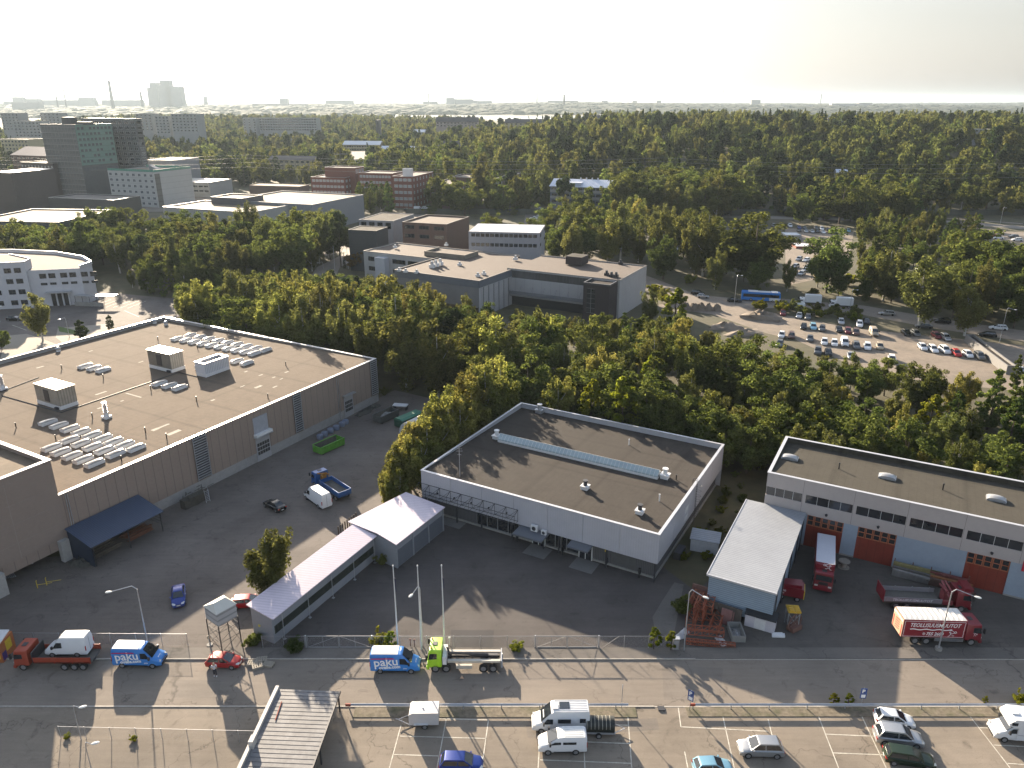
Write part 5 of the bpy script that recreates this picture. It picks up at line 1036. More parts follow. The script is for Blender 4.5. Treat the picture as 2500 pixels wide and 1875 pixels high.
def belt(poly,dist,n,seed,mix,hr,lab,group,wide=(.95,1.2)):
    rg=random.Random(seed*3+1); pts=scatter(poly,dist,n,seed); pts.sort(key=lambda p:p[1])
    if not pts: return
    ax=sorted(p[0]/p[1] for p in pts); ay=[p[1] for p in pts]; x1,x2=ax[len(ax)//3],ax[2*len(ax)//3]; ym=ay[len(ay)//2]; big=len(pts)>25
    for x,y in pts:
        k=rg.choices([m[0] for m in mix],[m[1] for m in mix])[0]; kk=[q for q in TP if q[0]==k]; key=rg.choice(kk)
        if k=='rust': key=('rust',1)
        b=k
        nm={'backlitbirch':'backlit yellow-green birch','birch':'tall feathery birch','broad':'rounded broadleaf tree','poplar':'narrow upright poplar','spruce':'dark conical spruce','pine':'dark flat-topped pine','bush':'low rounded bush','rust':'yellowing autumn tree'}[b]
        hc=cap(x,y) if seed in(1,2,3,4,44) else 30
        if hc<4: continue
        zn=''
        if big: zn=(', left' if x/y<x1 else ', right' if x/y>x2 else ', centre')+(' front' if y<ym else ' rear')
        tree(key,x,y,min(hc*rg.uniform(.82,1.02),rg.uniform(*hr)*{'bush':.28,'spruce':1.05}.get(b,1)*(rg.uniform(.8,1.12) if b!='bush' else 1)),nm+' '+lab+zn,nm+' '+group+zn,rg.uniform(*wide))
belt([(-92,190),(-60,178),(-28,160),(-14,152),(0,150),(10,170),(8,207),(-22,210),(-38,228),(-56,255),(-66,250),(-86,215)],6.0,135,1,[('birch',6),('broad',2.2),('backlitbirch',2),('pine',.3)],(12.5,18),'in the belt behind the brown warehouse','trees behind the brown warehouse',(1.1,1.45))
belt([(-12,144),(1,138),(36,118),(44,114),(58,112),(58,130),(56,158),(40,190),(10,206),(4,160)],6.0,130,2,[('birch',4),('broad',2.5),('backlitbirch',2),('poplar',1),('rust',.6)],(10.5,15),'in the wood behind the white retail hall','trees behind the retail hall',(1.1,1.4))
belt([(60,107),(88,92),(122,74),(150,70),(160,100),(118,128),(104,141),(90,150),(78,156),(64,172),(58,150),(62,128)],5.8,120,3,[('birch',4),('broad',2.5),('backlitbirch',2),('poplar',1.2),('rust',.6)],(8.5,12.5),'in the wood behind the workshop hall','trees behind the workshop hall',(1.1,1.4))
belt([(2,139),(36,119),(44,116),(60,108),(66,112),(50,124),(40,128),(6,148)],4.6,34,4,[('broad',3),('birch',2),('poplar',1)],(9.5,12.5),'at the foot of the halls, in the shade','trees at the foot of the halls',(1.1,1.35))
belt([(64,106),(88,91),(94,96),(70,112)],4.2,14,44,[('broad',3),('bush',1)],(6.5,8.5),'right behind the workshop hall','young trees behind the workshop',(1.1,1.35))
belt([(-205,262),(-165,258),(-138,262),(-100,240),(-93,258),(-72,270),(-62,300),(-70,330),(-190,335),(-215,300)],7.2,110,5,[('birch',4),('broad',4),('pine',1)],(14,20),'in the tall belt behind the curved white office','trees behind the curved office',(1.1,1.4))
belt([(-136,246),(-118,230),(-96,232),(-90,240),(-100,252),(-130,258)],6,14,6,[('poplar',2),('birch',1),('broad',1)],(7,11),'at the far edge of the curved office car park','trees at the office car park')
# single trees one can point at
SG=[(('birch',0),'P',592,1304,11.3,1.35,'lone bushy birch leaning over the near end of the pink-roofed shed'),
 (('birch',1),'B1',370,960,13.5,1.25,'single weeping birch between the curved office and the tan roof'),
 (('broad',1),'B1',240,620,6.5,.8,'dark small tree against the wall of the curved office'),
 (('rust',0),'B2',880,350,9,1.1,'reddish autumn tree at the corner of the rear office wing'),(('spruce',1),'B2',765,345,8,.6,'small spruce beside the flagpoles of the office road'),
 (('birch',2),'B2',625,250,19,1.15,'tall birch standing free right of the left tree belt'),
 (('broad',2),'A2',1800,1330,22,1.35,'big round yellow-green tree in front of the dark brick offices'),
 (('broad',3),'A2',1490,1575,13,1.5,'dark round bushy tree in front of the brown two storey office'),(('birch',3),'A2',1660,1590,12,1.1,'slender light tree right of the dark bushy one at the brown office'),
 (('broad',0),'A2',1140,1590,8,1.1,'low round tree at the kerb beside the black pavilion'),(('bush',0),'A2',1500,1320,5,1.2,'small bush by the vans at the brick office'),
 (('poplar',0),'A3',155,1270,17,1.0,'slim poplar left of the striped white office'),(('poplar',1),'A3',60,1290,13,1.3,'shorter poplar left of the slim one'),(('poplar',2),'A3',795,1480,21,1.05,'slim tall poplar in front of the right end of the striped office'),
 (('poplar',1),'A3',670,1470,16,1.2,'poplar left of the tall slim one in front of the striped office'),(('broad',4),'A3',340,1400,10,1.1,'round tree in front of the striped office car park'),(('birch',4),'A3',460,1330,11,.9,'pointed tree at the left front of the striped office'),
 (('birch',0),'B3',540,240,22,1.35,'large birch right of the white seamed roof'),(('birch',1),'B3',930,280,23,1.3,'large birch behind the right end of the office block'),(('birch',3),'B3',1280,330,24,1.35,'large birch second to the right behind the office block'),
 (('broad',4),'B3',1080,270,11,1.2,'bright green low tree between the two birches behind the office block'),(('birch',2),'B3',1640,400,23,1.3,'brownish birch in front of the hidden car park'),(('broad',0),'B3',2060,470,27,1.5,'huge round green tree left of the brick hut'),
 (('broad',1),'B4',500,760,22,1.25,'round dark green tree right of the brick hut'),(('broad',2),'B4',1790,760,25,1.45,'large bright green tree left of the white shop at the right edge'),(('broad',3),'B4',1960,900,20,1.35,'dark tree under the bright one at the right edge'),
 (('birch',4),'B4',1300,1060,19,1.9,'wide weeping tree over the road behind the sandy car park'),(('birch',0),'B4',1690,1130,16,1.5,'drooping yellowish tree right of the wide weeping one'),(('poplar',2),'B4',2110,1580,8,.8,'slim light green tree at the right edge of the sandy car park'),
 (('birch',2),'B4',990,830,17,1.6,'loose shady tree behind the right white truck'),(('birch',3),'B3',1190,840,12,1.1,'tall pointed birch right of the stair tower'),(('rust',1),'B3',1400,900,13,1.5,'golden orange birch right of the stair tower')]
for key,r,x,y,h,wd,lab in SG:
    p=g(r,x,y); tree(key,p.x,p.y,h,lab,None,wd)
# the birch row between the yards
rowp=[(-17.4,104.8,7.6),(-19.6,106.2,6.6),(-18.4,108.8,10.2),(-16.4,110.2,10.8),(-14.6,111.0,10.0),(-17.0,113.5,11.8),(-14.0,114.8,12.2),(-12.0,116.2,11.5),(-14.2,118.2,13.4),(-11.2,120.2,13.6),(-8.8,121.8,12.5),(-10.8,124.6,14.2),(-7.6,126.2,14.0),(-7.2,130.2,14.8),(-4.6,132.6,15.2),(-2.6,136.6,15.6),(-5.6,137.5,14)]
for i,(x,y,h) in enumerate(rowp): tree(('backlitbirch',i%3),x,y,h,'backlit green birch, number %d from the street, beside the white retail hall'%(sorted(q[1] for q in rowp).index(y)+1),'birches along the retail hall',1.3)
for i,(r,x,y,h,lab) in enumerate((('B1',705,930,4.9,'clipped dark thuja, the taller one beyond the tan roof'),('B1',955,860,4.2,'clipped dark thuja, the smaller one right of the taller'))):
    p=g(r,x,y); tree(('cypress',0),p.x,p.y,h,lab,None,1.15 if i==0 else .85,cat='shrub')
# trees between the main road and the railway, right half
belt([g('B3',1180,440),g('B3',1980,560),g('B4',900,850),g('B4',1020,800),g('B4',700,650),g('B4',400,690),g('B3',2200,500),g('B3',1700,330),g('B3',1150,330)],9,30,11,[('birch',3),('broad',3),('bush',2)],(9,16),'on the strip between the main road and the hidden car park','trees on the road strip',(1.0,1.3))
belt([g('B4',760,480),g('B4',1230,560),g('B4',1600,540),g('B4',1660,420),g('B4',1900,300),g('B4',1700,210),g('B4',1300,200),g('B4',780,300)],6.5,90,12,[('birch',3),('poplar',3),('broad',1),('bush',2.5)],(8,14),'on the overgrown plot right of the brick hut','trees of the overgrown plot',(1.0,1.25))
belt([g('B4',720,800),g('B4',1000,870),g('B4',1500,960),g('B4',1640,640),g('B4',1200,660),g('B4',850,560)],7,50,13,[('birch',3),('broad',3),('bush',2)],(9,14),'on the plot below the parked row in the grass','trees below the grass lot',(1.0,1.3))
belt([g('B4',1560,1060),g('B4',2206,1130),g('B4',2206,760),g('B4',1900,780),g('B4',1650,700)],7,30,14,[('broad',4),('birch',2)],(12,19),'in the clump at the right edge above the road','trees at the right edge')
belt([g('A4',260,1405),g('A4',900,1425),g('A4',1150,1405),g('A4',1260,1330),g('A4',1090,1270),g('A4',400,1330)],8,34,15,[('poplar',4),('broad',2)],(15,24),'in the pointed clump in front of the railway','poplars in front of the railway',(1.15,1.5))
belt([g('A3',960,1340),g('A3',1400,1420),g('A3',1830,1400),g('A3',1850,1320),g('A3',1100,1260)],9,32,16,[('birch',3),('broad',3)],(22,29),'in the tall grove right of the striped office','trees of the tall grove',(1.25,1.5))
belt([g('A4',0,1345),g('A4',280,1345),g('A4',280,1315),g('A4',0,1310)],9,10,17,[('bush',1)],(14,20),'along the path before the railway','bushes by the railway path')
belt([g('A2',890,1330),g('A2',1180,1310),g('A2',1150,1220),g('A2',900,1200)],6.5,18,18,[('poplar',3),('birch',1)],(12,16),'beside the slate grey hall','trees beside the grey hall')
belt([g('A2',1980,1320),g('A3',120,1330),g('A3',60,1250),g('A2',2000,1250)],8,16,19,[('broad',3),('bush',2),('birch',1)],(8,14),'below the dark brick offices','trees below the dark brick offices')
belt([g('A3',340,1460),g('A3',420,1600),g('B3',200,170),g('B3',0,190),g('B2',1960,150),g('B2',1980,90),g('A2',2100,1600)],5,22,20,[('bush',4),('broad',1)],(10,15),'between the office roofs','bushes between the office roofs')
belt([(-35,300),(20,292),(30,320),(-35,330)],8,10,21,[('broad',1),('bush',1)],(8,12),'beside the seamed white roof','trees beside the seamed roof')
belt([g('B3',1200,600),g('B3',1330,640),g('B3',1330,560),g('B3',1230,540)],4,9,22,[('bush',1)],(9,13),'at the right end of the office block','bushes at the office end')
belt([(62,222),(76,240),(104,222),(101,212),(76,226)],3.6,26,23,[('bush',1)],(8,12),'along the edge of the road above the sandy car park','bushes above the sandy car park')
belt([(-40,160),(-26,155),(-16,147),(-10,140),(-14,136),(-24,152)],3.6,20,24,[('bush',2),('broad',1)],(6,9),'at the dark end of the warehouse yard','bushes at the end of the yard')
belt([(22,101),(35,125),(40,116),(37,101),(34,103),(28,90),(24,90)],2.6,46,25,[('bush',1)],(3.5,5.5),'in the weedy gap between the two halls','weeds between the halls')
BP=[g('B3',420,330),g('B3',1150,290),g('B3',1900,400),g('B3',1900,240),g('A3',1500,1540),g('A3',900,1480),g('A3',600,1440),g('A3',430,1500)]
_o=OCC[:]; OCC[:]=[q for q in OCC if max(p[1] for p in q)<262 or min(p[1] for p in q)>420]
belt(BP,9.5,34,26,[('birch',4),('broad',3),('backlitbirch',1)],(13,20),'in the grove screening the car parks behind the office','trees of the screening grove',(1.1,1.45)); OCC[:]=_o
# grass strips that nobody could count
# the woods: the first 300 as single trees, the rest as one stand
left2=[(-760,760),(-420,640),(-330,600),(-300,900),(-760,1300)]
hill=[(-40,438),(60,436),(150,432),(260,428),(420,425),(560,560),(760,860),(760,1050),(160,1050),(-90,1000),(-160,700),(-60,520)]
left=[(-340,600),(-240,575),(-170,590),(-60,560),(-40,640),(-120,720),(-90,1000),(-60,1700),(-800,1700),(-760,1300),(-520,900)]
for o in [o for o in bpy.data.objects if o.parent is None and o.get('category') in ('building','villa') and o.location.y>580]:
    # keep the view of the far houses open a little below their walls
    mw=o.matrix_world; x0=o.location.x; 
    w_=max([c.bound_box[4][0] for c in o.children if c.type=='MESH'] or [20]); d_=Vector((x0,o.location.y)).normalized()
    K=34 if x0>-250 else 10; a_=mw@Vector((0,0,0)); b_=mw@Vector((w_,0,0)); occ([a_,b_,(b_.x-d_.x*K,b_.y-d_.y*K),(a_.x-d_.x*K,a_.y-d_.y*K)])
hp=scatter(hill,10.5,3600,31); lp=scatter(left,10.5,4200,32); lp+=scatter(left2,10.5,1500,33); hp.sort(key=lambda p:p[1]); lp.sort(key=lambda p:p[1])
rg=random.Random(5)
def fkey():
    k=rg.choices(['fbroad','fbirch','fspruce','fpine'],[5,5,1.6,2])[0]; return rg.choice([q for q in TP if q[0]==k])
NI=70; ind=hp[:NI]+lp[:30]; rest=hp[NI:]+lp[30:]
nm={'broad':'rounded tree','birch':'birch','spruce':'dark spruce','pine':'pine'}
for i,(x,y) in enumerate(ind):
    k=fkey(); b=k[0][1:]; wh='at the front edge of the wooded ridge on the right' if i<NI else 'at the front edge of the hazy wood in the middle'
    tree(k,x,y,rg.uniform(14,21),nm[b]+' '+wh,nm[b]+' '+wh,rg.uniform(1.0,1.35))
pc=bpy.data.collections.new('far_tree_kinds')   # not linked to the scene: only instanced
for k in [q for q in TP if q[0][0]=='f']:
    cm,tm=TP[k]; o=bpy.data.objects.new('far_tree',cm); pc.objects.link(o)
ng=bpy.data.node_groups.new('stand','GeometryNodeTree'); ng.interface.new_socket('Geometry',in_out='OUTPUT',socket_type='NodeSocketGeometry'); ng.interface.new_socket('Geometry',in_out='INPUT',socket_type='NodeSocketGeometry')
n=ng.nodes; L=ng.links; gi=n.new('NodeGroupInput'); go=n.new('NodeGroupOutput'); ip=n.new('GeometryNodeInstanceOnPoints'); ci=n.new('GeometryNodeCollectionInfo'); ci.inputs[0].default_value=pc; ci.inputs['Separate Children'].default_value=True; ci.inputs['Reset Children'].default_value=True
ip.inputs['Pick Instance'].default_value=True; mp_=n.new('GeometryNodeMeshToPoints')
L.new(gi.outputs[0],mp_.inputs[0]); L.new(mp_.outputs[0],ip.inputs['Points']); L.new(ci.outputs[0],ip.inputs['Instance'])
def rnd(tp,a,b,seed):
    q=n.new('FunctionNodeRandomValue'); q.data_type=tp
    if tp=='FLOAT_VECTOR': q.inputs[0].default_value=a; q.inputs[1].default_value=b; q.inputs['Seed'].default_value=seed; return q.outputs[0]
    q.inputs[2].default_value=a; q.inputs[3].default_value=b; q.inputs['Seed'].default_value=seed; return q.outputs[1]
L.new(rnd('FLOAT_VECTOR',(0,0,0),(0,0,6.28),1),ip.inputs['Rotation']); L.new(rnd('FLOAT',.8,1.75,2),ip.inputs['Scale']); L.new(ip.outputs[0],go.inputs[0])
me=bpy.data.meshes.new('wood'); me.from_pydata([(x,y,T(x,y)-.3) for x,y in rest],[],[]); wo=inst(me,'wood'); md=wo.modifiers.new('stand','NODES'); md.node_group=ng; wo['kind']='stuff'; wo['label']='dense mixed wood covering the ridge and the far middle ground'
# very far treed land across the bay
NB=9000; rg2=np.random.default_rng(4); yy=2900*np.exp(rg2.random(NB)*1.25); xx=(rg2.random(NB)*2-1)*(300+.85*yy)
ok=~((yy<3500)&(xx>-.15*yy)&(xx<.12*yy)); ok&=~((yy<2950)&(xx>500)); xx=xx[ok];yy=yy[ok]
V=[];F=[]
for x,y in zip(xx,yy):
    z=T(x,y); r=rg2.uniform(16,42)*(y/3500)**.5; h=rg2.uniform(10,19); b=len(V); V+=[(x-r,y-r*.4,z),(x+r,y-r*.4,z),(x+r*.6,y+r*.4,z+h*.9),(x-r*.5,y+r*.3,z+h),(x,y-r*.45,z+h*rg2.uniform(.6,1)),(x-r*.95,y,z+h*.5),(x+r*.9,y,z+h*.55)]
    F+=[(b,b+1,b+4),(b,b+4,b+5),(b+1,b+6,b+4),(b+4,b+2,b+3),(b+5,b+4,b+3),(b+4,b+6,b+2)]
me=bpy.data.meshes.new('far_woods'); me.from_pydata(V,[],F); me.materials.append(M('far_wood_green',(.045,.055,.025),.95,.4,.004)); me.update(); o=inst(me,'far_woods'); o['kind']='stuff'
# ---------------------------------------------------------------- vehicles
def paint(n,c,metal_=.25,rough=.3): return M('paint_'+n,c,rough,.03,1,metal=metal_,spec=.6)
PW=paint('white',(.62,.63,.64),0,.3); PS=paint('silver',(.38,.39,.40),.6,.3); PG=paint('grey',(.11,.115,.12),.4); PK=paint('black',(.012,.013,.015),.2,.25)
PB=paint('blue',(.012,.035,.20),.3); PR=paint('red',(.33,.010,.012),.1); PDR=paint('dark_red',(.12,.012,.02),.2); PLB=paint('light_blue',(.20,.38,.48),.3); PBR=paint('brown',(.10,.055,.045),.3); PGR=paint('dark_green',(.02,.035,.02),.3,.25); PPK=paint('sky_blue',(.035,.20,.55),.0,.4)
PBEIGE=paint('beige',(.36,.30,.22),.1,.5); PAINTS={'white':PW,'silver':PS,'grey':PG,'black':PK,'blue':PB,'red':PR,'dark red':PDR,'light blue':PLB,'brown':PBR,'dark green':PGR,'beige':PBEIGE}
vgl=glass('car_glass',(.018,.022,.026),.06); tyre=M('tyre',(.02,.02,.02),.85); rimm=M('wheel_rim',(.30,.30,.31),.4,.1,3,metal=.6); headm=M('headlight_glass',(.55,.55,.52),.1,spec=1); tailm=M('taillight_red',(.35,.015,.015),.25); platem=M('plate_white',(.6,.6,.58),.5)
def wheelmesh(r,w_):
    mb=MB(); mb.at(0,-w_/2,0,0,0,-PI/2); mb.cyl(0,0,0,w_,r,r,18); me=mb.mesh('tyre',tyre,True)
    m2=MB(); m2.at(0,-w_/2-.012,0,0,0,-PI/2); m2.cyl(0,0,0,w_+.024,r*.62,r*.62,14); m2.at(0,-w_/2-.03,0,0,0,-PI/2); m2.cyl(0,0,0,w_+.06,r*.2,r*.2,8); return me,m2.mesh('rim',rimm)
_wh={}
def wheel(p,x,y,r=.32,w_=.22):
    if (r,w_) not in _wh: _wh[(r,w_)]=wheelmesh(r,w_)
    a,b=_wh[(r,w_)]; o=inst(a,'wheel',p,(x,y,r)); inst(b,'rim',o); return o
def hull(p,prof,w_,mat_,zb=.22,name='body',tum=.09):
    secs=[]
    for x,zt,ws in prof:
        h_=w_/2*ws; zm=min(.62,zt-.12); tp=h_*(1-tum*max(0,(zt-1.0))/1.3)
        s_=[(x,-h_*.90,zb),(x,-h_*.99,zb+.16),(x,-h_,zm),(x,-(h_*.4+tp*.6) if zt>1.3 else -h_*.985,zt-max(.10,(zt-zm)*.25)),(x,-tp*.88,zt-.02),(x,-tp*.5,zt+.01)]
        secs.append(s_+[(a,-b,c) for a,b,c in reversed(s_)])
    mb=MB(); mb.loft(secs); return mb.build(name,mat_,p,True)
def lerp3(a,b,t): return tuple(a[i]+(b[i]-a[i])*t for i in range(3))
def pane(mb,a,b,c,d,m0=.06,m1=.06,off=.012):
    """pane inset in the quad a b c d (a,b bottom; c,d top)"""
    A=lerp3(a,b,m0);B=lerp3(a,b,1-m0);C=lerp3(d,c,1-m0);D_=lerp3(d,c,m0)
    A2,B2,C2,D2=lerp3(A,D_,m1),lerp3(B,C,m1),lerp3(B,C,1-m1),lerp3(A,D_,1-m1)
    n_=(Vector(B2)-Vector(A2)).cross(Vector(D2)-Vector(A2)).normalized()*off
    mb.quad(*[tuple(Vector(q)+n_) for q in (A2,B2,C2,D2)])
def cabinparts(p,base,roof,zb,zr,wb,wr,mat_,far=False,doors=2):
    """base=(rear,front) x at belt, roof=(rear,front) x"""
    b0,b1=base; r0,r1=roof; hb,hr=wb/2,wr/2
    mb=MB(); z0=zb-.06
    mb.loft([[(b0,-hb,z0),(b0,hb,z0),(b0,hb,zb),(b0,-hb,zb)],[(r0,-hb,z0),(r0,hb,z0),(r0,hr,zr-.04),(r0,-hr,zr-.04)],[(r0+.12,-hb,z0),(r0+.12,hb,z0),(r0+.12,hr*.96,zr),(r0+.12,-hr*.96,zr)],[(r1-.15,-hb,z0),(r1-.15,hb,z0),(r1-.15,hr*.96,zr),(r1-.15,-hr*.96,zr)],[(r1,-hb,z0),(r1,hb,z0),(r1,hr,zr-.04),(r1,-hr,zr-.04)],[(b1,-hb,z0),(b1,hb,z0),(b1,hb,zb),(b1,-hb,zb)]])
    mb.build('cabin',mat_,p,True)
    zt=zr-.04
    mb=MB(); pane(mb,(b1,-hb,zb),(b1,hb,zb),(r1,hr,zt),(r1,-hr,zt),.06,.04); mb.build('windscreen',vgl,p)
    mb=MB(); pane(mb,(b0,hb,zb),(b0,-hb,zb),(r0,-hr,zt),(r0,hr,zt),.08,.10); mb.build('rear_window',vgl,p)
    mid=(b0*.45+b1*.55)
    def side(sg):
        def P_(x,t): # point on the side plane
            y=hb+(hr-hb)*t; return (x,sg*y,zb+(zt-zb)*t)
        lo,hi=.10,.86
        xl=lambda t,m_: b0+(r0-b0)*t+m_; xr=lambda t,m_: b1+(r1-b1)*t-m_
        segs=[(lambda t:xl(t,.12),lambda t:mid-.05),(lambda t:mid+.05,lambda t:xr(t,.14))]
        for f0,f1 in segs:
            A,B,C,D_=P_(f0(lo),lo),P_(f1(lo),lo),P_(f1(hi),hi),P_(f0(hi),hi); n_=Vector((0,sg*.014,.004)); q=[tuple(Vector(v)+n_) for v in (A,B,C,D_)]
            if sg>0: q=q[::-1]
            mb=MB(); mb.quad(*q); mb.build('side_window',vgl,p)
    side(-1); side(1)
def car_proto(kind):
    t=thing('car','','car'); Ls={'hatchback':4.0,'sedan':4.6,'estate':4.65,'suv':4.5}; Lc=Ls[kind]; h_=Lc/2
    if kind=='hatchback': prof=[(-h_,.62,.86),(-h_+.08,.88,.93),(-h_+.5,.93,1),(.8,.93,1),(1.15,.88,.99),(1.7,.74,.94),(h_-.06,.62,.84),(h_,.5,.78)]; cb=((-1.9,1.05),(-1.45,.15),.90,1.47,1.62,1.22); w_=1.74
    elif kind=='sedan': prof=[(-h_,.66,.84),(-h_+.1,.90,.92),(-h_+.35,.97,.96),(-1.2,.98,1),(.8,.94,1),(1.2,.88,.99),(2.0,.72,.93),(h_-.07,.6,.84),(h_,.5,.76)]; cb=((-1.75,1.15),(-1.05,.22),.93,1.42,1.62,1.2); w_=1.80
    elif kind=='estate': prof=[(-h_,.66,.86),(-h_+.08,.92,.94),(-1.4,.97,1),(.8,.94,1),(1.2,.88,.99),(2.0,.72,.93),(h_-.07,.6,.84),(h_,.5,.76)]; cb=((-2.15,1.15),(-1.85,.22),.93,1.47,1.62,1.25); w_=1.80
    else: prof=[(-h_,.72,.88),(-h_+.08,1.0,.95),(-1.4,1.05,1),(.8,1.04,1),(1.2,.99,.99),(1.9,.86,.95),(h_-.07,.72,.88),(h_,.58,.80)]; cb=((-2.12,1.2),(-1.7,.35),1.02,1.66,1.68,1.3); w_=1.86
    hull(t,prof,w_,PW); cabinparts(t,*cb[:2],cb[2],cb[3],cb[4],cb[5],PW)
    wr=.32 if kind!='suv' else .36
    for sx in (-h_+.78,h_-.82):
        for sy in (-1,1): wheel(t,sx,sy*(w_/2-.10),wr,.22)
    for sy in (-1,1):
        mb=MB(); mb.add([(h_-.32,sy*w_*.45,.72),(h_-.02,sy*w_*.36,.60),(h_-.02,sy*w_*.20,.60),(h_-.14,sy*w_*.20,.74),(h_-.34,sy*w_*.40,.80)],[(0,1,2,3,4) if sy<0 else (4,3,2,1,0)]); zz=.06 if kind=='suv' else -.0
        o=mb.build('headlight',headm,t); o.location=(.03,0,zz+.02)
        mb=MB(); mb.bx(-h_-.01,-h_+.12,sy*w_*.46-.02 if sy>0 else -w_*.46-.02,sy*w_*.46+.0 if sy>0 else -w_*.46+.0,.66,.84); mb.bx(-h_-.015,-h_+.02,min(sy*w_*.30,sy*w_*.43),max(sy*w_*.30,sy*w_*.43),.66,.84); mb.build('taillight',tailm,t)
        mb=MB(); mb.bx(.72,.86,sy*(w_/2+.06)-.09,sy*(w_/2+.06)+.09,.93,1.06); o=mb.build('mirror',PW,t)
        if kind=='suv': o.location=(.15,0,.1)
    for x in (-h_-.02,h_-.01): mb=MB(); mb.bx(x,x+.025,-.24,.24,.42,.53); mb.build('number_plate',platem,t)
    mb=MB(); mb.bx(h_-.02,h_+.012,-w_*.27,w_*.27,.36,.41); mb.bx(h_-.05,h_+.005,-w_*.18,w_*.18,.55,.60); mb.build('grille',blackm,t)
    return Proto(t)
CP={k:car_proto(k) for k in ('hatchback','sedan','estate','suv')}
def car(kind,col,x,y,deg,lab,group=None,cat='car',s=.93,z=.02): return CP[kind].put(x,y,R_(deg),lab,cat,group,z,s,PAINTS[col])
# far copies: too small to show lamps and mirrors
def far_proto(kind):
    t=thing('car','','car'); src=CP[kind]
    for o,ch in src.tree:
        if o.name.split('.')[0] in ('body','cabin','windscreen','rear_window','side_window','wheel'):
            c=o.copy(); COL.objects.link(c); c.parent=t
    return Proto(t)
FP={k:far_proto(k) for k in CP}
def fcar(kind,col,x,y,deg,lab,group=None,s=.97): return FP[kind].put(x,y,R_(deg),lab,'car',group,T(x,y)+.03,s,PAINTS[col])
# ---- cargo vans
def van_proto(Lv=5.5,H_=2.45,w_=2.0,col=PPK,roof=None,glassy=False,name='van',short=False):
    t=thing(name,'','van'); h=Lv/2; rf=h-1.95
    prof=[(-h,H_*.93,.93),(-h+.1,H_-.02,.97),(-h+.6,H_,1),(rf-.2,H_,1),(rf,H_-.04,1),(rf+.55,H_*.5+.62,1),(rf+1.0,1.30,.99),(h-.3,1.02,.93),(h-.05,.80,.86),(h,.6,.82)]
    hull(t,prof,w_,col,.3,tum=.16)
    ht=w_/2*(1-.16*(H_-1.04)/1.3)*.86; hb=w_/2*.90
    mb=MB(); a=(rf+1.02,-hb*.92,1.34); b=(rf+1.02,hb*.92,1.34); c=(rf+.06,ht*.95,H_-.1); d=(rf+.06,-ht*.95,H_-.1); mb.quad(*[(q[0]+.03,q[1],q[2]+.03) for q in (a,b,c,d)]); mb.build('windscreen',vgl,t)
    def sp(x,z,sy): yb=w_/2; yt=w_/2*(.4+.6*(1-.16*(H_-1.0)/1.3)); tt=max(0,min(1,(z-.62)/(H_*.75+.155-.62+.0))); return (x,sy*(yb+(yt-yb)*tt+.015),z)
    zc=min(1.98,H_-.42)
    for sy in (-1,1):
        q=[sp(rf-.25,1.28,sy),sp(rf+.85,1.22,sy),sp(rf+.35,zc,sy),sp(rf-.25,zc,sy)]; mb=MB(); mb.quad(*(q if sy<0 else q[::-1])); mb.build('side_window',vgl,t)
        if glassy:
            q=[sp(rf-1.75,1.28,sy),sp(rf-.45,1.28,sy),sp(rf-.45,zc,sy),sp(rf-1.75,zc,sy)]; mb=MB(); mb.quad(*(q if sy<0 else q[::-1])); mb.build('side_window',vgl,t)
        for sx in (-h+1.1,h-.95): wheel(t,sx,sy*(w_/2-.10),.34,.22)
        mb=MB(); mb.bx(rf+.72,rf+.9,sy*(w_/2+.12)-.11,sy*(w_/2+.12)+.11,1.25,1.6); mb.build('mirror',blackm,t)
        mb=MB(); mb.add([(h-.42,sy*w_*.455,.90),(h-.08,sy*w_*.38,.78),(h-.10,sy*w_*.25,.86),(h-.44,sy*w_*.36,1.02)],[(0,1,2,3) if sy<0 else (3,2,1,0)]); o=mb.build('headlight',headm,t); o.location=(.04,0,.04)
        mb=MB(); yq=sy*w_*.445; mb.bx(-h-.02,-h+.03,yq-.06,yq+.06,.9,1.5); mb.build('taillight',tailm,t)
        mb=MB(); mb.bx(-h+1.5,h-1.5,sy*w_/2-.02,sy*w_/2+.02,.34,.44); mb.build('side_skirt',blackm,t)
    mb=MB(); mb.bx(h-.12,h+.015,-w_*.36,w_*.36,.32,.58); mb.bx(h-.04,h+.01,-w_*.2,w_*.2,.66,.78); mb.build('bumper',blackm,t)
    mb=MB(); mb.bx(-h-.01,-h+.01,-.015,.015,.5,H_*.9); mb.build('door_seam',blackm,t)
    if roof is not None:
        mb=MB(); mb.bx(-h+.2,rf-.45,-ht*1.02,ht*1.02,H_-.02,H_+.035); 
        o=mb.build('roof_panel',roof,t); mb=MB(); [mb.bx(-h+.3,rf-.6,y-.02,y+.02,H_+.035,H_+.06) for y in np.linspace(-ht*.8,ht*.8,6)]; mb.build('roof_ribs',roof,o)
    return t,rf,h
roofw=M('van_roof_white',(.66,.66,.64),.35,.04,2)
pakut,rf_,hv_=van_proto(5.5,2.45,2.0,PPK,roofw); 
for s_,sz,u0,z0,rot in (('paku',1.45,-2.3,1.03,.10),('ovelle.com',.55,-1.75,.66,.10)):
    text(s_,sz,letter,pakut,(u0,-1.014,z0),(R_(90-3),-rot*0,0),0,.022,1.0)
    o=[c for c in pakut.children if c.name.startswith('lettering')][-1]; o.rotation_euler=(R_(87),R_(-5),0); o.rotation_mode='XYZ'; o.location.y=-1.02
mb=MB(); mb.add([(-2.6,-1.012,1.95),(.1,-1.012,2.02),(-.2,-.985,2.16),(-2.6,-.985,2.08)],[(0,1,2,3)]); mb.build('red_stripe',M('stripe_magenta',(.40,.02,.10),.5),pakut)
text('lautakunta',.12,letter,pakut,(-2.3,-1.02,1.99),(R_(83),0,0),0,.004) if False else None
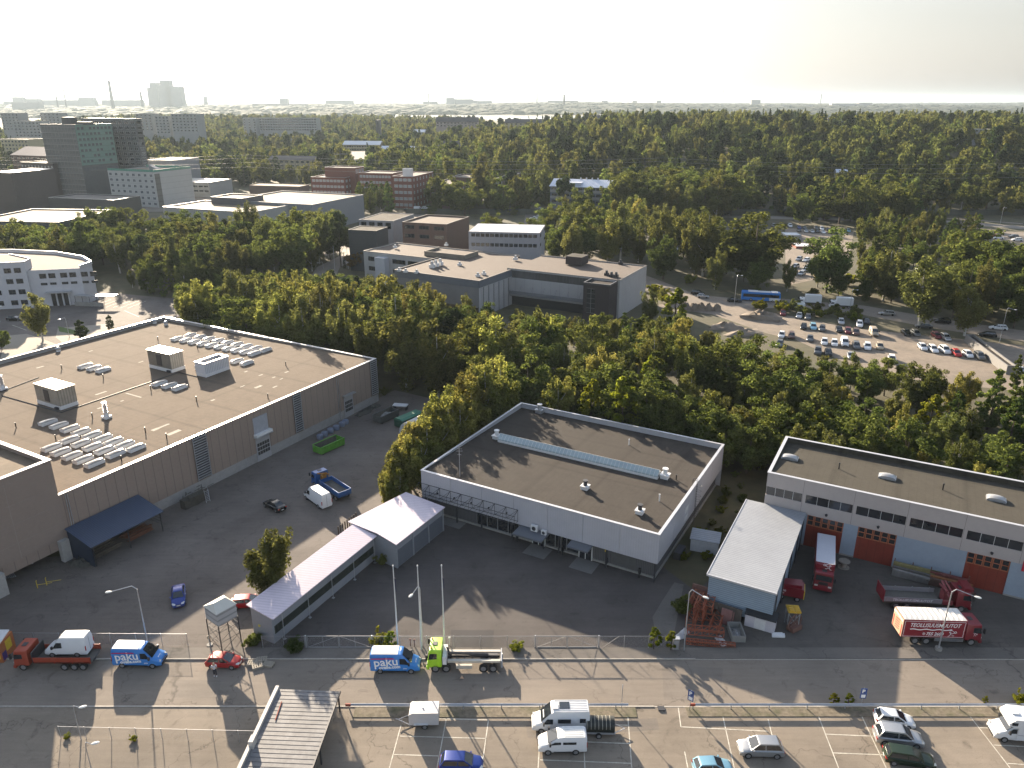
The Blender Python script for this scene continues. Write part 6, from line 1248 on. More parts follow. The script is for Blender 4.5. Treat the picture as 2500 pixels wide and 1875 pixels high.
text('paku',.22,letter,pakut,(.95,-1.02,.72),(R_(90),0,0),0,.004); text('paku',.30,letter,pakut,(2.28,-.35,1.11),(R_(12),0,R_(90)),0,.006)
text('paku',.28,letter,pakut,(rf_-.28,.38,2.475),(0,0,R_(-90)),0,.004)
VP=Proto(pakut)
p=(g('D1',970,800)+g('D1',1400,800))/2; VP.put(p.x,p.y+.95,R_(-1.5),'sky blue hire van with white lettering behind the orange-red truck','van',None,.02)
p=(g('D2',990,848)+g('D2',1395,848))/2; VP.put(p.x+.1,p.y+.95,R_(-.5),'sky blue hire van with white lettering behind the lime green truck','van',None,.02)
# white vans
tv,_,_=van_proto(5.9,2.6,1.98,PW,None); WV=Proto(tv)
p=(g('C2',395,900)+g('C2',560,1015))/2; WV.put(p.x+.9,p.y+.7,R_(133),'tall white panel van parked beside the blue flatbed truck in the left yard','van',None,.02)
tv,_,_=van_proto(4.75,1.98,1.88,PW,roofw,True); WV2=Proto(tv)
p=(g('D3',240,1545)+g('D3',628,1545))/2; WV2.put(p.x,p.y+.85,R_(181),'white short van with side windows in front of the white camper','van',None,.02)
tv,_,_=van_proto(4.9,2.55,1.95,PW,None); OV=Proto(tv); OV.put(-50.3,71.0,R_(180.5),'old white high-roof van riding on the bed of the orange-red truck','van',None,1.15,.97)
PAINTS['white']=PW
# ---- lorries
def cab(t,x0,x1,w_,zb,zt,col,sleeper=False,lab=None):
    """driver's cab facing +x between x0 and x1"""
    mb=MB(); h=w_/2; rk=.28
    secs=[[(x,-h*s_,zb),(x,h*s_,zb),(x,h*s_,zt-.12),(x,h*s_*.92,zt),(x,-h*s_*.92,zt),(x,-h*s_,zt-.12)] for x,s_ in ((x0,.97),(x0+.15,1),(x1-.5,1))]
    def fs(x,s_,zz,k): return [(x,-h*s_,zb),(x,h*s_,zb),(x-k,h*s_,zz-.12),(x-k,h*s_*.92,zz),(x-k,-h*s_*.92,zz),(x-k,-h*s_,zz-.12)]
    secs.append(fs(x1-.05,.99,zt-.04,rk)); secs.append(fs(x1,.93,zt-.12,rk+.03)); mb.loft(secs); c=mb.build('cab',col,t,True)
    zm=zb+(zt-zb)*.48; f=lambda z: x1-(z-zb)/(zt-zb)*(rk+.02)+.02
    mb=MB(); mb.quad((f(zm),-h*.86,zm),(f(zm),h*.86,zm),(f(zt-.32),h*.84,zt-.32),(f(zt-.32),-h*.84,zt-.32)); mb.build('windscreen',vgl,t)
    for sy in (-1,1):
        q=[(x1-1.15,sy*(h+.012),zm),(x1-.16,sy*(h+.012),zm-.1),(x1-.36,sy*(h+.012),zt-.45),(x1-1.15,sy*(h+.012),zt-.45)]; mb=MB(); mb.quad(*(q if sy<0 else q[::-1])); mb.build('side_window',vgl,t)
        mb=MB(); mb.bx(x1-.12,x1+.08,sy*(h+.18)-.1,sy*(h+.18)+.1,zm+.1,zm+.75); mb.build('mirror',blackm,t)
        mb=MB(); mb.bx(x1-.03,x1+.03,sy*h*.72-.2,sy*h*.72+.2,zb+.18,zb+.38); mb.build('headlight',headm,t)
    mb=MB(); mb.bx(x1-.04,x1+.04,-h*.5,h*.5,zb+.45,zm-.12); mb.build('grille',blackm,t); mb=MB(); mb.bx(x1-.25,x1+.06,-h,h,zb-.35,zb); mb.build('bumper',col,t)
    mb=MB(); mb.bx(x0+.5,x0+1.0,-.3,.3,zt,zt+.06); mb.build('roof_hatch',metal_d,t)
def chassis(t,x0,x1,w_=.9,z=.75): mb=MB(); mb.bx(x0,x1,-w_/2,-w_/2+.12,z,z+.25); mb.bx(x0,x1,w_/2-.12,w_/2,z,z+.25); [mb.bx(x,x+.12,-w_/2+.12,w_/2-.12,z+.02,z+.2) for x in np.arange(x0+.3,x1,.9)]; mb.bx(x0,x1-1,-.2,.2,z-.2,z+.05); mb.build('chassis',metal_d,t)
def axles(t,xs,w_,r=.48): 
    for x in xs:
        for sy in (-1,1): wheel(t,x,sy*(w_/2-.16),r,.32)
maroon=M('maroon_tarp',(.20,.012,.022),.5,.08,1); maroonp=paint('maroon',(.17,.012,.02),.1,.35)
# 1 box truck with the moving firm's lettering
xa,xb=g('D4',1150,600),g('D4',1790,600); Lt=9.3; w_=2.45
t=thing('box_truck','maroon box lorry with white company lettering and a white tarpaulin roof, behind the lamp','truck',(xa.x+xb.x)/2+.2,xa.y+1.25,R_(-2.5))
h=Lt/2; chassis(t,-h+.3,h-.6); axles(t,(h-1.15,),w_); axles(t,(-h+1.7,-h+3.0),w_); cab(t,h-1.95,h,w_-.1,.75,2.95,maroonp)
mb=MB(); mb.bx(-h,h-2.1,-w_/2,w_/2,1.05,3.45); bx_=mb.build('cargo_box',maroon,t)
mb=MB(); nseg=12; 
for k in range(nseg):
    a_=-h+.04+(Lt-2.18)*k/nseg; b_=-h+.04+(Lt-2.18)*(k+1)/nseg; mb.add([(a_,-w_/2+.02,3.453),(b_,-w_/2+.02,3.453),(b_,w_/2-.02,3.453),(a_,w_/2-.02,3.453),((a_+b_)/2,-w_*.3,3.53),((a_+b_)/2,w_*.3,3.53)],[(0,1,4),(1,2,5,4),(2,3,5),(3,0,4,5)])
mb.build('tarpaulin_roof',M('tarp_white',(.58,.57,.54),.6,.08,2),t)
mb=MB(); yb=-w_/2-.006; x0_,x1_=-h+.15,h-2.25
mb.bx(x0_,x1_,yb-.004,yb,3.22,3.26); mb.bx(x0_,x1_,yb-.004,yb,1.13,1.17); mb.bx(x0_,x0_+.04,yb-.004,yb,1.17,3.22); mb.bx(x1_-.04,x1_,yb-.004,yb,1.17,3.22); mb.build('white_border',letter,t)
text('TEOLLISUUSMUUTOT',.74,letter,t,(-h+.75,-w_/2-.012,2.48),(PI/2,0,0),.25,.006,.80)
text('755 2600',.62,letter,t,(-h+2.75,-w_/2-.012,1.33),(PI/2,0,0),.25,.008,.85)
mb=MB(); pts=[(-h+.85+i*.2,-w_/2-.012,2.13+.055*math.sin(i*.85)-(0 if i<22 else .0)) for i in range(25)]
for a_,b_ in zip(pts,pts[1:]): mb.quad((a_[0],a_[1],a_[2]-.06),(b_[0],b_[1],b_[2]-.06),(b_[0],b_[1],b_[2]+.06),(a_[0],a_[1],a_[2]+.06))
mb.build('wavy_line',letter,t)
def runner(t,x,y,z,s_,rz=0,name='runner_emblem',m=letter):
    """small stick drawing of a man bent under a load"""
    mb=MB(); mb.at(x,y,z,rz); th=.035*s_
    def seg(a_,b_): a_=Vector((a_[0],0,a_[1]))*s_; b_=Vector((b_[0],0,b_[1]))*s_; mb.tube(a_,b_,th,None,4)
    for a_,b_ in (((.30,.62),(.62,.55)),((.62,.55),(.95,.75)),((.30,.62),(.28,.35)),((.28,.35),(.55,.32)),((.55,.32),(.75,.12)),((.75,.12),(.92,.18)),((.28,.35),(.18,.12)),((.18,.12),(-.05,.05)),((1.0,.6),(1.25,.75)),((1.25,.75),(1.1,1.0)),((1.1,1.0),(.85,.85)),((.85,.85),(1.0,.6)),((.85,.85),(.5,1.15)),((.5,1.15),(-.2,1.2))): seg(a_,b_)
    mb.cyl(.18*s_,0,0,0,.001,.001,3); N=8
    for i in range(N): a1,a2=2*PI*i/N,2*PI*(i+1)/N; seg((.2+.12*math.cos(a1),.80+.12*math.sin(a1)),(.2+.12*math.cos(a2),.80+.12*math.sin(a2)))
    return mb.build(name,m,t)
runner(t,-h+5.35,-w_/2-.02,1.25,.72); runner(t,h-1.05,-w_/2+.03,1.35,.35)
mb=MB(); mb.cyl(0,0,0,.01,.2,.2,12); 
mb=MB(); [mb.tube((-h+2.52+.15*math.cos(2*PI*i/10),-w_/2-.02,1.55+.17*math.sin(2*PI*i/10)),(-h+2.52+.15*math.cos(2*PI*(i+1)/10),-w_/2-.02,1.55+.17*math.sin(2*PI*(i+1)/10)),.015,None,4) for i in range(10)]; mb.tube((-h+2.48,-w_/2-.02,1.47),(-h+2.57,-w_/2-.02,1.64),.035,None,4); mb.build('phone_mark',letter,t)
bgm=M('door_beige',(.45,.33,.22),.7); rdm=M('chevron_red',(.55,.04,.03),.5)
mb=MB(); mb.bx(-h-.06,-h,-w_/2,w_/2,1.05,3.4); rd_=mb.build('rear_door',bgm,t); mb=MB(); [mb.quad((-h-.07,.55,1.25+.3*k),(-h-.07,-.55,1.5+.3*k),(-h-.07,-.55,1.65+.3*k),(-h-.07,.55,1.4+.3*k)) for k in range(5)]; mb.bx(-h-.075,-h-.06,w_/2-.32,w_/2-.12,1.1,2.6); mb.bx(-h-.075,-h-.06,-w_/2+.12,-w_/2+.32,1.1,2.6); mb.build('warning_stripes',rdm,rd_)
mb=MB(); [mb.bx(-h-.075,-h-.06,-w_/2+.15+.3*k,-w_/2+.3+.3*k,3.0,3.25) for k in range(8)]; mb.build('top_chequers',letter,rd_)
mb=MB(); [mb.bx(-h+3.9,h-2.1,-w_/2+.0,-w_/2+.04,.55+.16*k,.62+.16*k) for k in range(3)]; mb.build('side_guard',metal,t)
# 2 maroon flatbed with crane
xa,xb=g('D4',1000,290),g('D4',1740,320); t=thing('crane_truck','maroon flatbed lorry with a folded crane, parked behind the lettered box lorry','truck',(xa.x+xb.x)/2,xa.y+.9,R_(-5)); h=5.3
chassis(t,-h+.2,h-.5); axles(t,(h-1.2,-h+1.6,-h+2.9),w_); cab(t,h-1.9,h,w_-.1,.75,2.9,maroonp)
mb=MB(); mb.bx(-h,h-3.6,-w_/2,w_/2,1.0,1.15); mb.build('load_floor',M('bed_timber',(.09,.085,.075),.85,.2,2),t)
mb=MB(); mb.bx(-h,h-3.6,-w_/2,-w_/2+.05,1.15,1.75); o=mb.build('side_board',M('board_alu',(.30,.29,.30),.5,.05,1,metal=.3),t); text('TEOLLISUUSMUUTOT',.45,letter,o,(-h+1.0,-w_/2-.012,1.27),(PI/2,0,0),.25,.01,1.1)
mb=MB(); mb.bx(-h,h-3.6,w_/2-.05,w_/2,1.15,1.75); [mb.bx(-h+2.1*k,-h+2.1*k+.12,w_/2-.12,w_/2-.05,1.15,1.9) for k in range(4)]; mb.build('side_board',MATS['board_alu'],t)
mb=MB(); mb.bx(-h-.08,-h,-w_/2,w_/2,1.0,2.6); mb.build('tailgate',maroonp,t)
mb=MB(); mb.bx(h-3.2,h-2.5,-.5,.5,1.0,2.3); mb.tube((h-2.85,-1.2,2.2),(h-2.85,1.2,2.9),.16); mb.tube((h-3.2,-1.15,2.9),(h-3.1,1.1,2.5),.13); mb.tube((h-2.5,-1.1,2.6),(h-2.5,1.2,3.0),.12); mb.bx(h-3.5,h-2.3,-1.25,-.85,1.0,1.5); mb.build('folded_crane',M('crane_maroon',(.20,.04,.045),.5,.1,1),t)
mb=MB(); mb.bx(h-1.1,h-.05,-1.0,1.0,2.9,3.3); mb.build('roof_spoiler',maroonp,t)
# 3 maroon box truck facing the camera between the shed and the workshop
pa_=g('D4',465,145); t=thing('box_truck','maroon lorry with a pale roof facing the street in front of the orange doors','truck',pa_.x+1.7,pa_.y+4.3,R_(248)); h=4.7
chassis(t,-h+.3,h-.6); axles(t,(h-1.1,-h+1.7),2.4); cab(t,h-1.7,h,2.3,.7,2.7,maroonp); mb=MB(); mb.bx(-h,h-1.8,-1.2,1.2,1.0,3.35); mb.build('cargo_box',maroon,t); mb=MB(); mb.bx(-h+.03,h-1.83,-1.17,1.17,3.353,3.4); mb.build('roof',M('roof_alu_pale',(.46,.47,.52),.5,.05,1),t)
mb=MB(); mb.bx(h-1.8,h-1.35,-1.1,1.1,2.7,3.3); o=mb.build('wind_deflector',maroonp,t); runner(t,h-1.76+.45,.75,2.72,.8,-PI/2)
# small maroon dumper body beside the shed
pa_=g('D4',230,215); t=thing('tracked_dumper','maroon machine with a yellow end panel at the right side of the ribbed shed','machine',pa_.x-.3,pa_.y+.8,R_(-20))
mb=MB(); mb.bx(-1.9,1.5,-.9,.9,.6,1.9); mb.prism([(-1.6,-.7),(1.2,-.7),(1.2,.7),(-1.6,.7)],1.9,2.3,0,None,[2.1,2.4,2.4,2.1]); mb.build('body',maroonp,t); mb=MB(); mb.bx(1.5,1.6,-.9,.9,.5,1.7); mb.build('end_panel',MATS['yellow_paint'],t); axles(t,(-1.1,.8),1.8,.35); runner(t,-1.4,-.93,.9,.6)
# 4 orange-red truck on the street with an old van on its bed (faces left)
redo=paint('brick_red',(.30,.045,.02),.05,.5)
xa,xb=g('D1',190,800),g('D1',760,815); t=thing('dropside_truck','orange-red dropside lorry carrying an old white van, at the left of the street','truck',(xa.x+xb.x)/2,70.45,R_(180)); h=4.35; w_=2.35
chassis(t,-h+.2,h-.4); axles(t,(h-1.0,-h+1.0,-h+2.0,-h+3.1),w_,.44); cab(t,h-1.75,h,w_,.7,2.65,redo)
mb=MB(); mb.bx(-h,h-2.3,-w_/2,w_/2,1.02,1.14); mb.build('load_floor',MATS['bed_timber'],t)
for y in (-w_/2,w_/2-.05): mb=MB(); mb.bx(-h,h-2.3,y,y+.05,1.0,1.75); [mb.bx(x,x+.1,y-.02,y+.07,.98,1.8) for x in (-h,-h+2,-h+4)]; mb.build('side_board',redo,t)
mb=MB(); mb.bx(h-2.3,h-2.2,-w_/2,w_/2,1.0,2.4); mb.build('headboard',metal_d,t)
# 5 lime hook-lift truck (faces left)
lime=paint('lime',(.32,.58,.02),.0,.4)
xa,xb=g('D2',1475,850),g('D2',2095,860); t=thing('hooklift_truck','hook-lift lorry with a lime green cab and an empty frame on the street','truck',(xa.x+xb.x)/2+.1,70.15,R_(180)); h=4.15; w_=2.35
chassis(t,-h+.2,h-.4); axles(t,(h-.95,h-2.15,-h+2.0,-h+.9),w_,.48); cab(t,h-1.65,h,w_,.75,3.0,lime)
wf=M('frame_pale',(.45,.42,.36),.6,.15,2,dirt=.3)
for y in (-.95,.6): mb=MB(); mb.bx(-h+.1,h-2.3,y,y+.35,1.15,1.4); mb.build('rail',wf,t)
mb=MB(); mb.tube((-h+1.5,0,1.5),(h-2.4,0,1.75),.16); mb.tube((h-2.5,0,1.5),(h-2.2,0,2.6),.13); mb.bx(-h+.4,-h+3.6,-.2,.2,1.25,1.55); mb.build('hook_arm',metal_d,t)
mb=MB(); mb.bx(-h-.05,-h+.05,-1.1,1.1,.6,1.5); mb.tube((-h-.1,-1.15,.7),(-h-.1,1.15,.7),.06); mb.build('rear_beam',metal,t)
mb=MB(); mb.bx(-.9,.9,w_/2-.3,w_/2,.5,.95); mb.build('tool_box',wf,t); mb=MB(); mb.bx(h-2.2,h-1.75,-1.1,1.1,1.0,2.0); mb.build('tank',whitep,t); mb=MB(); mb.cyl(h-.5,-.8,3.0,3.15,.09,.07,8); mb.cyl(h-.5,.8,3.0,3.15,.09,.07,8); mb.build('beacon',M('beacon_orange',(.8,.25,.02),.3),t)
# 6 blue flatbed with crane in the left yard
dbl=paint('truck_blue',(.02,.09,.27),.1,.4)
t=thing('flatbed_truck','blue tipper lorry with an orange loader crane beside the white van in the left yard','truck',-29.6,111.3,R_(133.5)); h=4.3; w_=2.35
chassis(t,-h+.2,h-.4); axles(t,(h-1.0,-h+1.0,-h+2.1),w_,.45); cab(t,h-1.6,h,w_,.7,2.6,dbl)
mb=MB(); mb.bx(-h,h-2.6,-w_/2,w_/2,1.0,1.12); mb.build('load_floor',MATS['bed_timber'],t)
for y in (-w_/2,w_/2-.06): mb=MB(); mb.bx(-h,h-2.6,y,y+.06,.9,1.8); mb.bx(-h,h-2.6,y-.01,y+.07,1.8,1.86); mb.build('side_board',dbl,t)
for x in (-h,h-2.66): mb=MB(); mb.bx(x,x+.06,-w_/2+.06,w_/2-.06,.9,1.8); mb.build('end_board',dbl,t)
mb=MB(); mb.bx(h-2.4,h-1.8,-.4,.4,1.0,2.2); mb.tube((h-2.1,-1,2.0),(h-2.1,1,2.8),.14); mb.tube((h-2.3,1,2.8),(h-2.2,-.6,2.4),.1); mb.build('loader_crane',M('crane_orange',(.30,.14,.03),.6,.1,1),t)
# ---- campers and trailers
def camper(lab,x,y,deg,over=False):
    t=thing('motorhome',lab,'motorhome',x,y,R_(deg),z=.02); w_=2.05
    if not over:
        h=2.9; prof=[(-h,2.4,.97),(-h+.1,2.62,.99),(h-2.3,2.62,1),(h-1.95,2.45,1),(h-1.15,1.65,1),(h-.95,1.32,.98),(h-.3,1.02,.93),(h-.05,.8,.86),(h,.6,.82)]; hull(t,prof,w_,PW,.3,tum=.06)
        mb=MB(); mb.quad((h-.93,-.86,1.36),(h-.93,.86,1.36),(h-1.93,.80,2.42),(h-1.93,-.80,2.42)); o=mb.build('windscreen',vgl,t); o.location=(.03,0,.03)
        for sy in (-1,1):
            yy_=sy*(w_/2+.012); q=[(h-2.1,yy_,1.25),(h-1.05,yy_,1.2),(h-1.5,yy_*.985,1.85),(h-2.1,yy_*.985,1.85)]; mb=MB(); mb.quad(*(q if sy<0 else q[::-1])); mb.build('side_window',vgl,t)
            for a_,b_,c_,d_ in ((h-3.9,h-2.6,1.35,1.85),(-h+.4,-h+1.0,1.4,1.9)): mb=MB(); mb.bx(a_,b_,min(yy_,yy_*.99),max(yy_,yy_*.99)+.0,c_,d_); mb.build('side_window',vgl,t)
        mb=MB(); mb.bx(-.9,.1,-.5,.4,2.63,2.7); mb.build('solar_panel',vgl,t); mb=MB(); mb.bx(.25,.9,-.2,.5,2.63,2.75); mb.build('roof_hatch',whitep,t); mb=MB(); [mb.bx(-h+.2,h-2.3,y,y+.04,2.62,2.66) for y in np.linspace(-.8,.8,8)]; mb.build('roof_ribs',whitep,t)
    else:
        h=3.1; prof=[(h-2.2,1.9,.98),(h-1.6,1.85,.98),(h-1.0,1.36,.97),(h-.35,1.02,.93),(h-.05,.8,.86),(h,.6,.82)]; hull(t,prof,w_,PW,.3,tum=.05,name='cab')
        mb=MB(); pf=[(-h,.5),(h-1.95,.5),(h-1.95,1.95),(h-1.0,2.15),(h-.95,2.45),(h-1.5,2.95),(-h+.1,2.95),(-h,2.8)]; mb.ext(pf,-1.08,1.08); mb.build('body',PW,t)
        mb=MB(); mb.quad((h-.98,-.84,1.38),(h-.98,.84,1.38),(h-1.55,.78,1.86),(h-1.55,-.78,1.86)); o=mb.build('windscreen',vgl,t); o.location=(.04,0,.03)
        for sy in (-1,1):
            yy_=sy*1.092
            for a_,b_,c_,d_ in ((h-1.75,h-1.2,2.25,2.6),(h-3.6,h-2.6,1.5,2.0),(-h+.5,-h+1.5,1.5,2.0)): mb=MB(); mb.bx(a_,b_,min(yy_,yy_*.985),max(yy_,yy_*.985),c_,d_); mb.build('side_window',vgl,t)
            q=[(h-1.9,sy*1.02,1.22),(h-1.1,sy*1.02,1.2),(h-1.5,sy*1.0,1.75),(h-1.9,sy*1.0,1.75)]; mb=MB(); mb.quad(*(q if sy<0 else q[::-1])); mb.build('side_window',vgl,t)
            mb=MB(); mb.bx(-h+.3,h-2.0,min(sy*1.095,sy*1.083),max(sy*1.095,sy*1.083),1.12,1.16); mb.build('stripe',M('stripe_grey',(.25,.26,.3),.5),t)
        mb=MB(); mb.bx(-.6,.3,-.4,.4,2.95,3.08); mb.bx(1.0,1.7,-.3,.3,2.95,3.05); mb.build('roof_hatch',whitep,t)
    for sx in (-h+1.3,h-.95):
        for sy in (-1,1): wheel(t,sx,sy*(w_/2-.1),.34,.22); 
    for sy in (-1,1):
        mb=MB(); mb.bx(h-.42,h-.12,min(sy*.93,sy*.6),max(sy*.93,sy*.6),.86,1.0); mb.build('headlight',headm,t); mb=MB(); mb.bx(h-1.25,h-1.1,sy*1.22-.1,sy*1.22+.1,1.25,1.6); mb.build('mirror',blackm,t)
    mb=MB(); mb.bx(h-.1,h+.01,-.75,.75,.32,.56); mb.build('bumper',blackm,t)
p=(g('D3',190,1365)+g('D3',612,1365))/2; camper('white camper van with a roof hatch parked beside the black ribbed trailer',p.x+.2,p.y+1.0,180.5)
camper('white motorhome with a bulging cab-over cut by the right edge',51.3,59.7,172,True)
p=(g('D2',1320,1320)+g('D2',1572,1320))/2; t=thing('box_trailer','closed white box trailer with a rounded front edge in the car park','trailer',p.x,p.y+.85,R_(181)); pf=[(-1.5,.45),(1.5,.45),(1.5,1.6),(1.4,1.85),(1.15,1.95),(-1.5,1.95)]
mb=MB(); mb.ext(pf,-.85,.85); mb.build('body',M('trailer_white',(.50,.48,.47),.5,.04,1),t); wheel(t,-.1,.9,.3,.2); wheel(t,-.1,-.9,.3,.2)
mb=MB(); mb.tube((1.5,-.7,.42),(2.7,0,.42),.04); mb.tube((1.5,.7,.42),(2.7,0,.42),.04); mb.tube((2.6,0,.42),(2.95,0,.5),.05); mb.tube((2.3,.12,0),(2.3,.12,.8),.03); mb.build('drawbar',metal,t); mb=MB(); mb.bx(-.3,1,.86,1.05,.62,.67) ; mb.bx(-.45,.25,.8,1.05,.62,.66); mb.cyl(.1,.1,1.95,2.08,.1,.08,8); mb.build('roof_vent',whitep,t)
p=(g('D3',640,1395)+g('D3',890,1395))/2; t=thing('canvas_trailer','small trailer with a black rounded ribbed cover behind the white camper','trailer',p.x,p.y+.8,R_(-2))
mb=MB(); N=8; pf=[(-.8,.55)]+[(-.8*math.cos(PI*i/N)*1.0,1.0+.72*math.sin(PI*i/N)) for i in range(N+1)]+[(.8,.55)]; mb.loft([[(x,a_,b_) for a_,b_ in pf] for x in (-1.4,1.4)]); mb.build('cover',M('canvas_black',(.012,.014,.011),.5,.1,2),t,True)
mb=MB(); 
for k in range(7):
    x=-1.35+.38*k; mb.path([(x,-.81*math.cos(PI*i/N),1.01+.73*math.sin(PI*i/N)) for i in range(N+1)],.03,4)
mb.build('cover_ribs',M('rib_pale',(.35,.33,.27),.5),t); mb=MB(); mb.bx(-1.45,1.45,-.85,.85,.42,.62); mb.build('bed',metal,t); wheel(t,-.2,.92,.3,.2); wheel(t,-.2,-.92,.3,.2); mb=MB(); mb.tube((1.45,-.6,.45),(2.5,0,.45),.04); mb.tube((1.45,.6,.45),(2.5,0,.45),.04); mb.build('drawbar',metal,t)
# ---- cars one can point at, near the camera
car('hatchback','red',*((g('D1',1775,815)+g('D1',2055,815))/2+Vector((0,.85))),-3,'small red hatchback parked at the kerb beside the person',s=.96)
p=g('D1',1515,215); car('sedan','blue',p.x+.3,p.y+.3,-68,'dark blue saloon standing alone in the shaded left yard',s=.95)
p=g('D1',2110,300); car('estate','red',p.x+.2,p.y+1.0,8,'red car half hidden behind the raised hopper and the shed end')
p=g('C2',165,1000); car('sedan','black',p.x-.2,p.y+.4,142,'black saloon alone in the left yard beside the white panel van')
car('suv','blue',*((g('D2',1600,1700)+g('D2',1935,1690))/2+Vector((0,.5))),-1,'dark blue estate car cut by the bottom edge below the white box trailer')
car('suv','silver',*((g('D3',1985,1575)+g('D4',125,1590))/2+Vector((0,.85))),178,'silver crossover alone in the bays near the bottom edge',s=.95)
p=g('D3',1730,1700); car('hatchback','light blue',p.x,p.y+.2,3,'light blue car whose roof just shows at the bottom edge')
p=(g('D4',960,1315)+g('D4',1270,1340))/2; car('hatchback','white',p.x,p.y+.85,-10,'white hatchback, the farthest of the three cars side by side at the lower right',s=.95)
p=(g('D4',960,1475)+g('D4',1350,1510))/2; car('suv','silver',p.x,p.y+.95,-9,'pale silver crossover, the middle one of the three cars side by side',s=1.0)
p=g('D4',1240,1660); car('estate','dark green',p.x,p.y+.75,-12,'dark green estate, the nearest of the three cars side by side',s=.98)
p=g('B1',130,785); car('estate','black',p.x,p.y,0,'black car alone in the curved office car park')
# ---- the sandy car park on the right: (zoom x, zoom y, kind, colour)
ordn=['leftmost','second','third','fourth','fifth','sixth','seventh','eighth','ninth']
def lot(rowlab,items,deg,reg='B4',grp=None,dy=.2):
    for i,(x,y,k,c) in enumerate(items):
        p=g(reg,x,y); nm='%s %s, %s from the left in %s'%(c,{'suv':'crossover','sedan':'saloon','hatchback':'hatchback','estate':'estate car'}[k],ordn[i] if i<9 else str(i+1)+'th',rowlab)
        if i==0: nm=nm.replace('leftmost from the left','leftmost')
        fcar(k,c,p.x,p.y+dy,deg+random.uniform(-3,3),nm,None)
lot('the sandy car park row under the hedge',[(130,950,'hatchback','dark red'),(270,970,'sedan','silver'),(345,985,'hatchback','grey'),(630,1025,'hatchback','silver'),(790,1045,'estate','white'),(850,1020,'sedan','black')],-110)
lot('the second row of the sandy lot',[(308,1065,'sedan','black'),(390,1068,'estate','light blue'),(467,1083,'hatchback','grey'),(612,1090,'sedan','black'),(690,1105,'hatchback','dark red'),(760,1115,'estate','brown')],-110)
lot('the third row of the sandy lot',[(118,1140,'hatchback','white'),(203,1145,'estate','brown'),(362,1170,'sedan','grey'),(487,1200,'hatchback','white'),(573,1210,'hatchback','white'),(760,1235,'suv','grey'),(858,1240,'estate','white'),(965,1240,'hatchback','beige')],-110)
lot('the tree-side front row of the sandy lot',[(102,1215,'estate','grey'),(430,1280,'suv','grey'),(520,1290,'sedan','black'),(715,1320,'sedan','silver'),(1068,1350,'estate','white')],-110)
lot('the right row of the sandy lot',[(1332,1245,'hatchback','white'),(1423,1262,'estate','white'),(1523,1272,'suv','white'),(1622,1298,'hatchback','red'),(1722,1308,'hatchback','white'),(1822,1325,'suv','grey')],-98)
lot('the right row along the road hedge',[(1190,1120,'sedan','black'),(1272,1125,'hatchback','grey'),(1450,1145,'hatchback','dark red'),(1530,1160,'estate','silver'),(1795,1215,'sedan','black')],-98)
tv,_,_=van_proto(4.9,1.95,1.85,PW,None,True); MV=Proto(tv)
p=g('B4',660,1215); MV.put(p.x,p.y+.3,R_(-108),'white minibus between the white cars in the third row of the sandy lot','van',None,.04)
p=g('B4',912,1125); MV.put(p.x,p.y+.3,R_(-104),'beige camper van standing apart in the middle of the sandy car park','van',None,.04,paint=PBEIGE)
# on the main road
for x,y,k,c,d,lab,r in ((1645,590,'hatchback','silver',-15,'silver hatchback on the road left of the bus','B3'),(1600,560,'estate','black',-15,'black car half hidden behind the silver hatchback on the road','B3'),(1915,625,'sedan','black',-15,'black car low beside the street lamp left of the bus','B3'),
    (1020,950,'estate','silver',165,'silver estate driving on the road behind the sandy car park','B4'),(1500,1020,'suv','black',165,'black pickup shaped car behind the wide weeping tree','B4'),(1980,1075,'estate','white',160,'white striped car on the road near the right edge','B4'),(1885,1135,'estate','black',158,'long black car on the road below the white striped one','B4'),(1340,1060,'sedan','grey',165,'grey car partly under the wide weeping tree','B4')):
    p=g(r,x,y); fcar(k,c,p.x,p.y,d,lab)
# city bus
p=(g('B3',1985,610)+g('B4',100,840))/2; t=thing('city_bus','blue and white city bus on the road left of the white trucks','bus',p.x,p.y+.6,math.atan2(*((g('B4',100,840)-g('B3',1985,610)).yx)),z=.03); h=6.0; blu=paint('bus_blue',(.02,.17,.50),.05,.35)
mb=MB(); mb.ext([(-h,.35),(h-.1,.35),(h,.9),(h-.15,2.75),(h-.4,2.95),(-h+.15,2.95),(-h,2.7)],-1.25,1.25); mb.build('body',blu,t)
mb=MB(); mb.bx(-h+2,-h+5,-1.1,1.1,2.95,3.12); mb.bx(h-3,h-1,-1.1,1.1,2.95,3.1); mb.bx(-1.5,h-3.2,-1.1,1.1,2.95,3.0); mb.build('roof_units',whitep,t)
mb=MB(); mb.bx(-h+.5,h-.5,-1.262,-1.25,1.35,2.35); mb.build('side_window',vgl,t); mb=MB(); mb.bx(-h+.5,h-.5,1.25,1.262,1.35,2.35); mb.build('side_window',vgl,t); mb=MB(); mb.quad((h+.0,-1.1,1.15),(h+.0,1.1,1.15),(h-.12,1.1,2.5),(h-.12,-1.1,2.5)); o=mb.build('windscreen',vgl,t); o.location.x=.03
mb=MB(); mb.bx(h-3.5,h-.05,-1.258,-1.25,.4,1.3); mb.build('white_front_panel',PW,t); text('HSL',.6,letter,t,(-2.2,-1.27,.62),(PI/2,0,0),0,.01) if False else None
axles(t,(h-2.4,-h+3.0),2.5,.46)
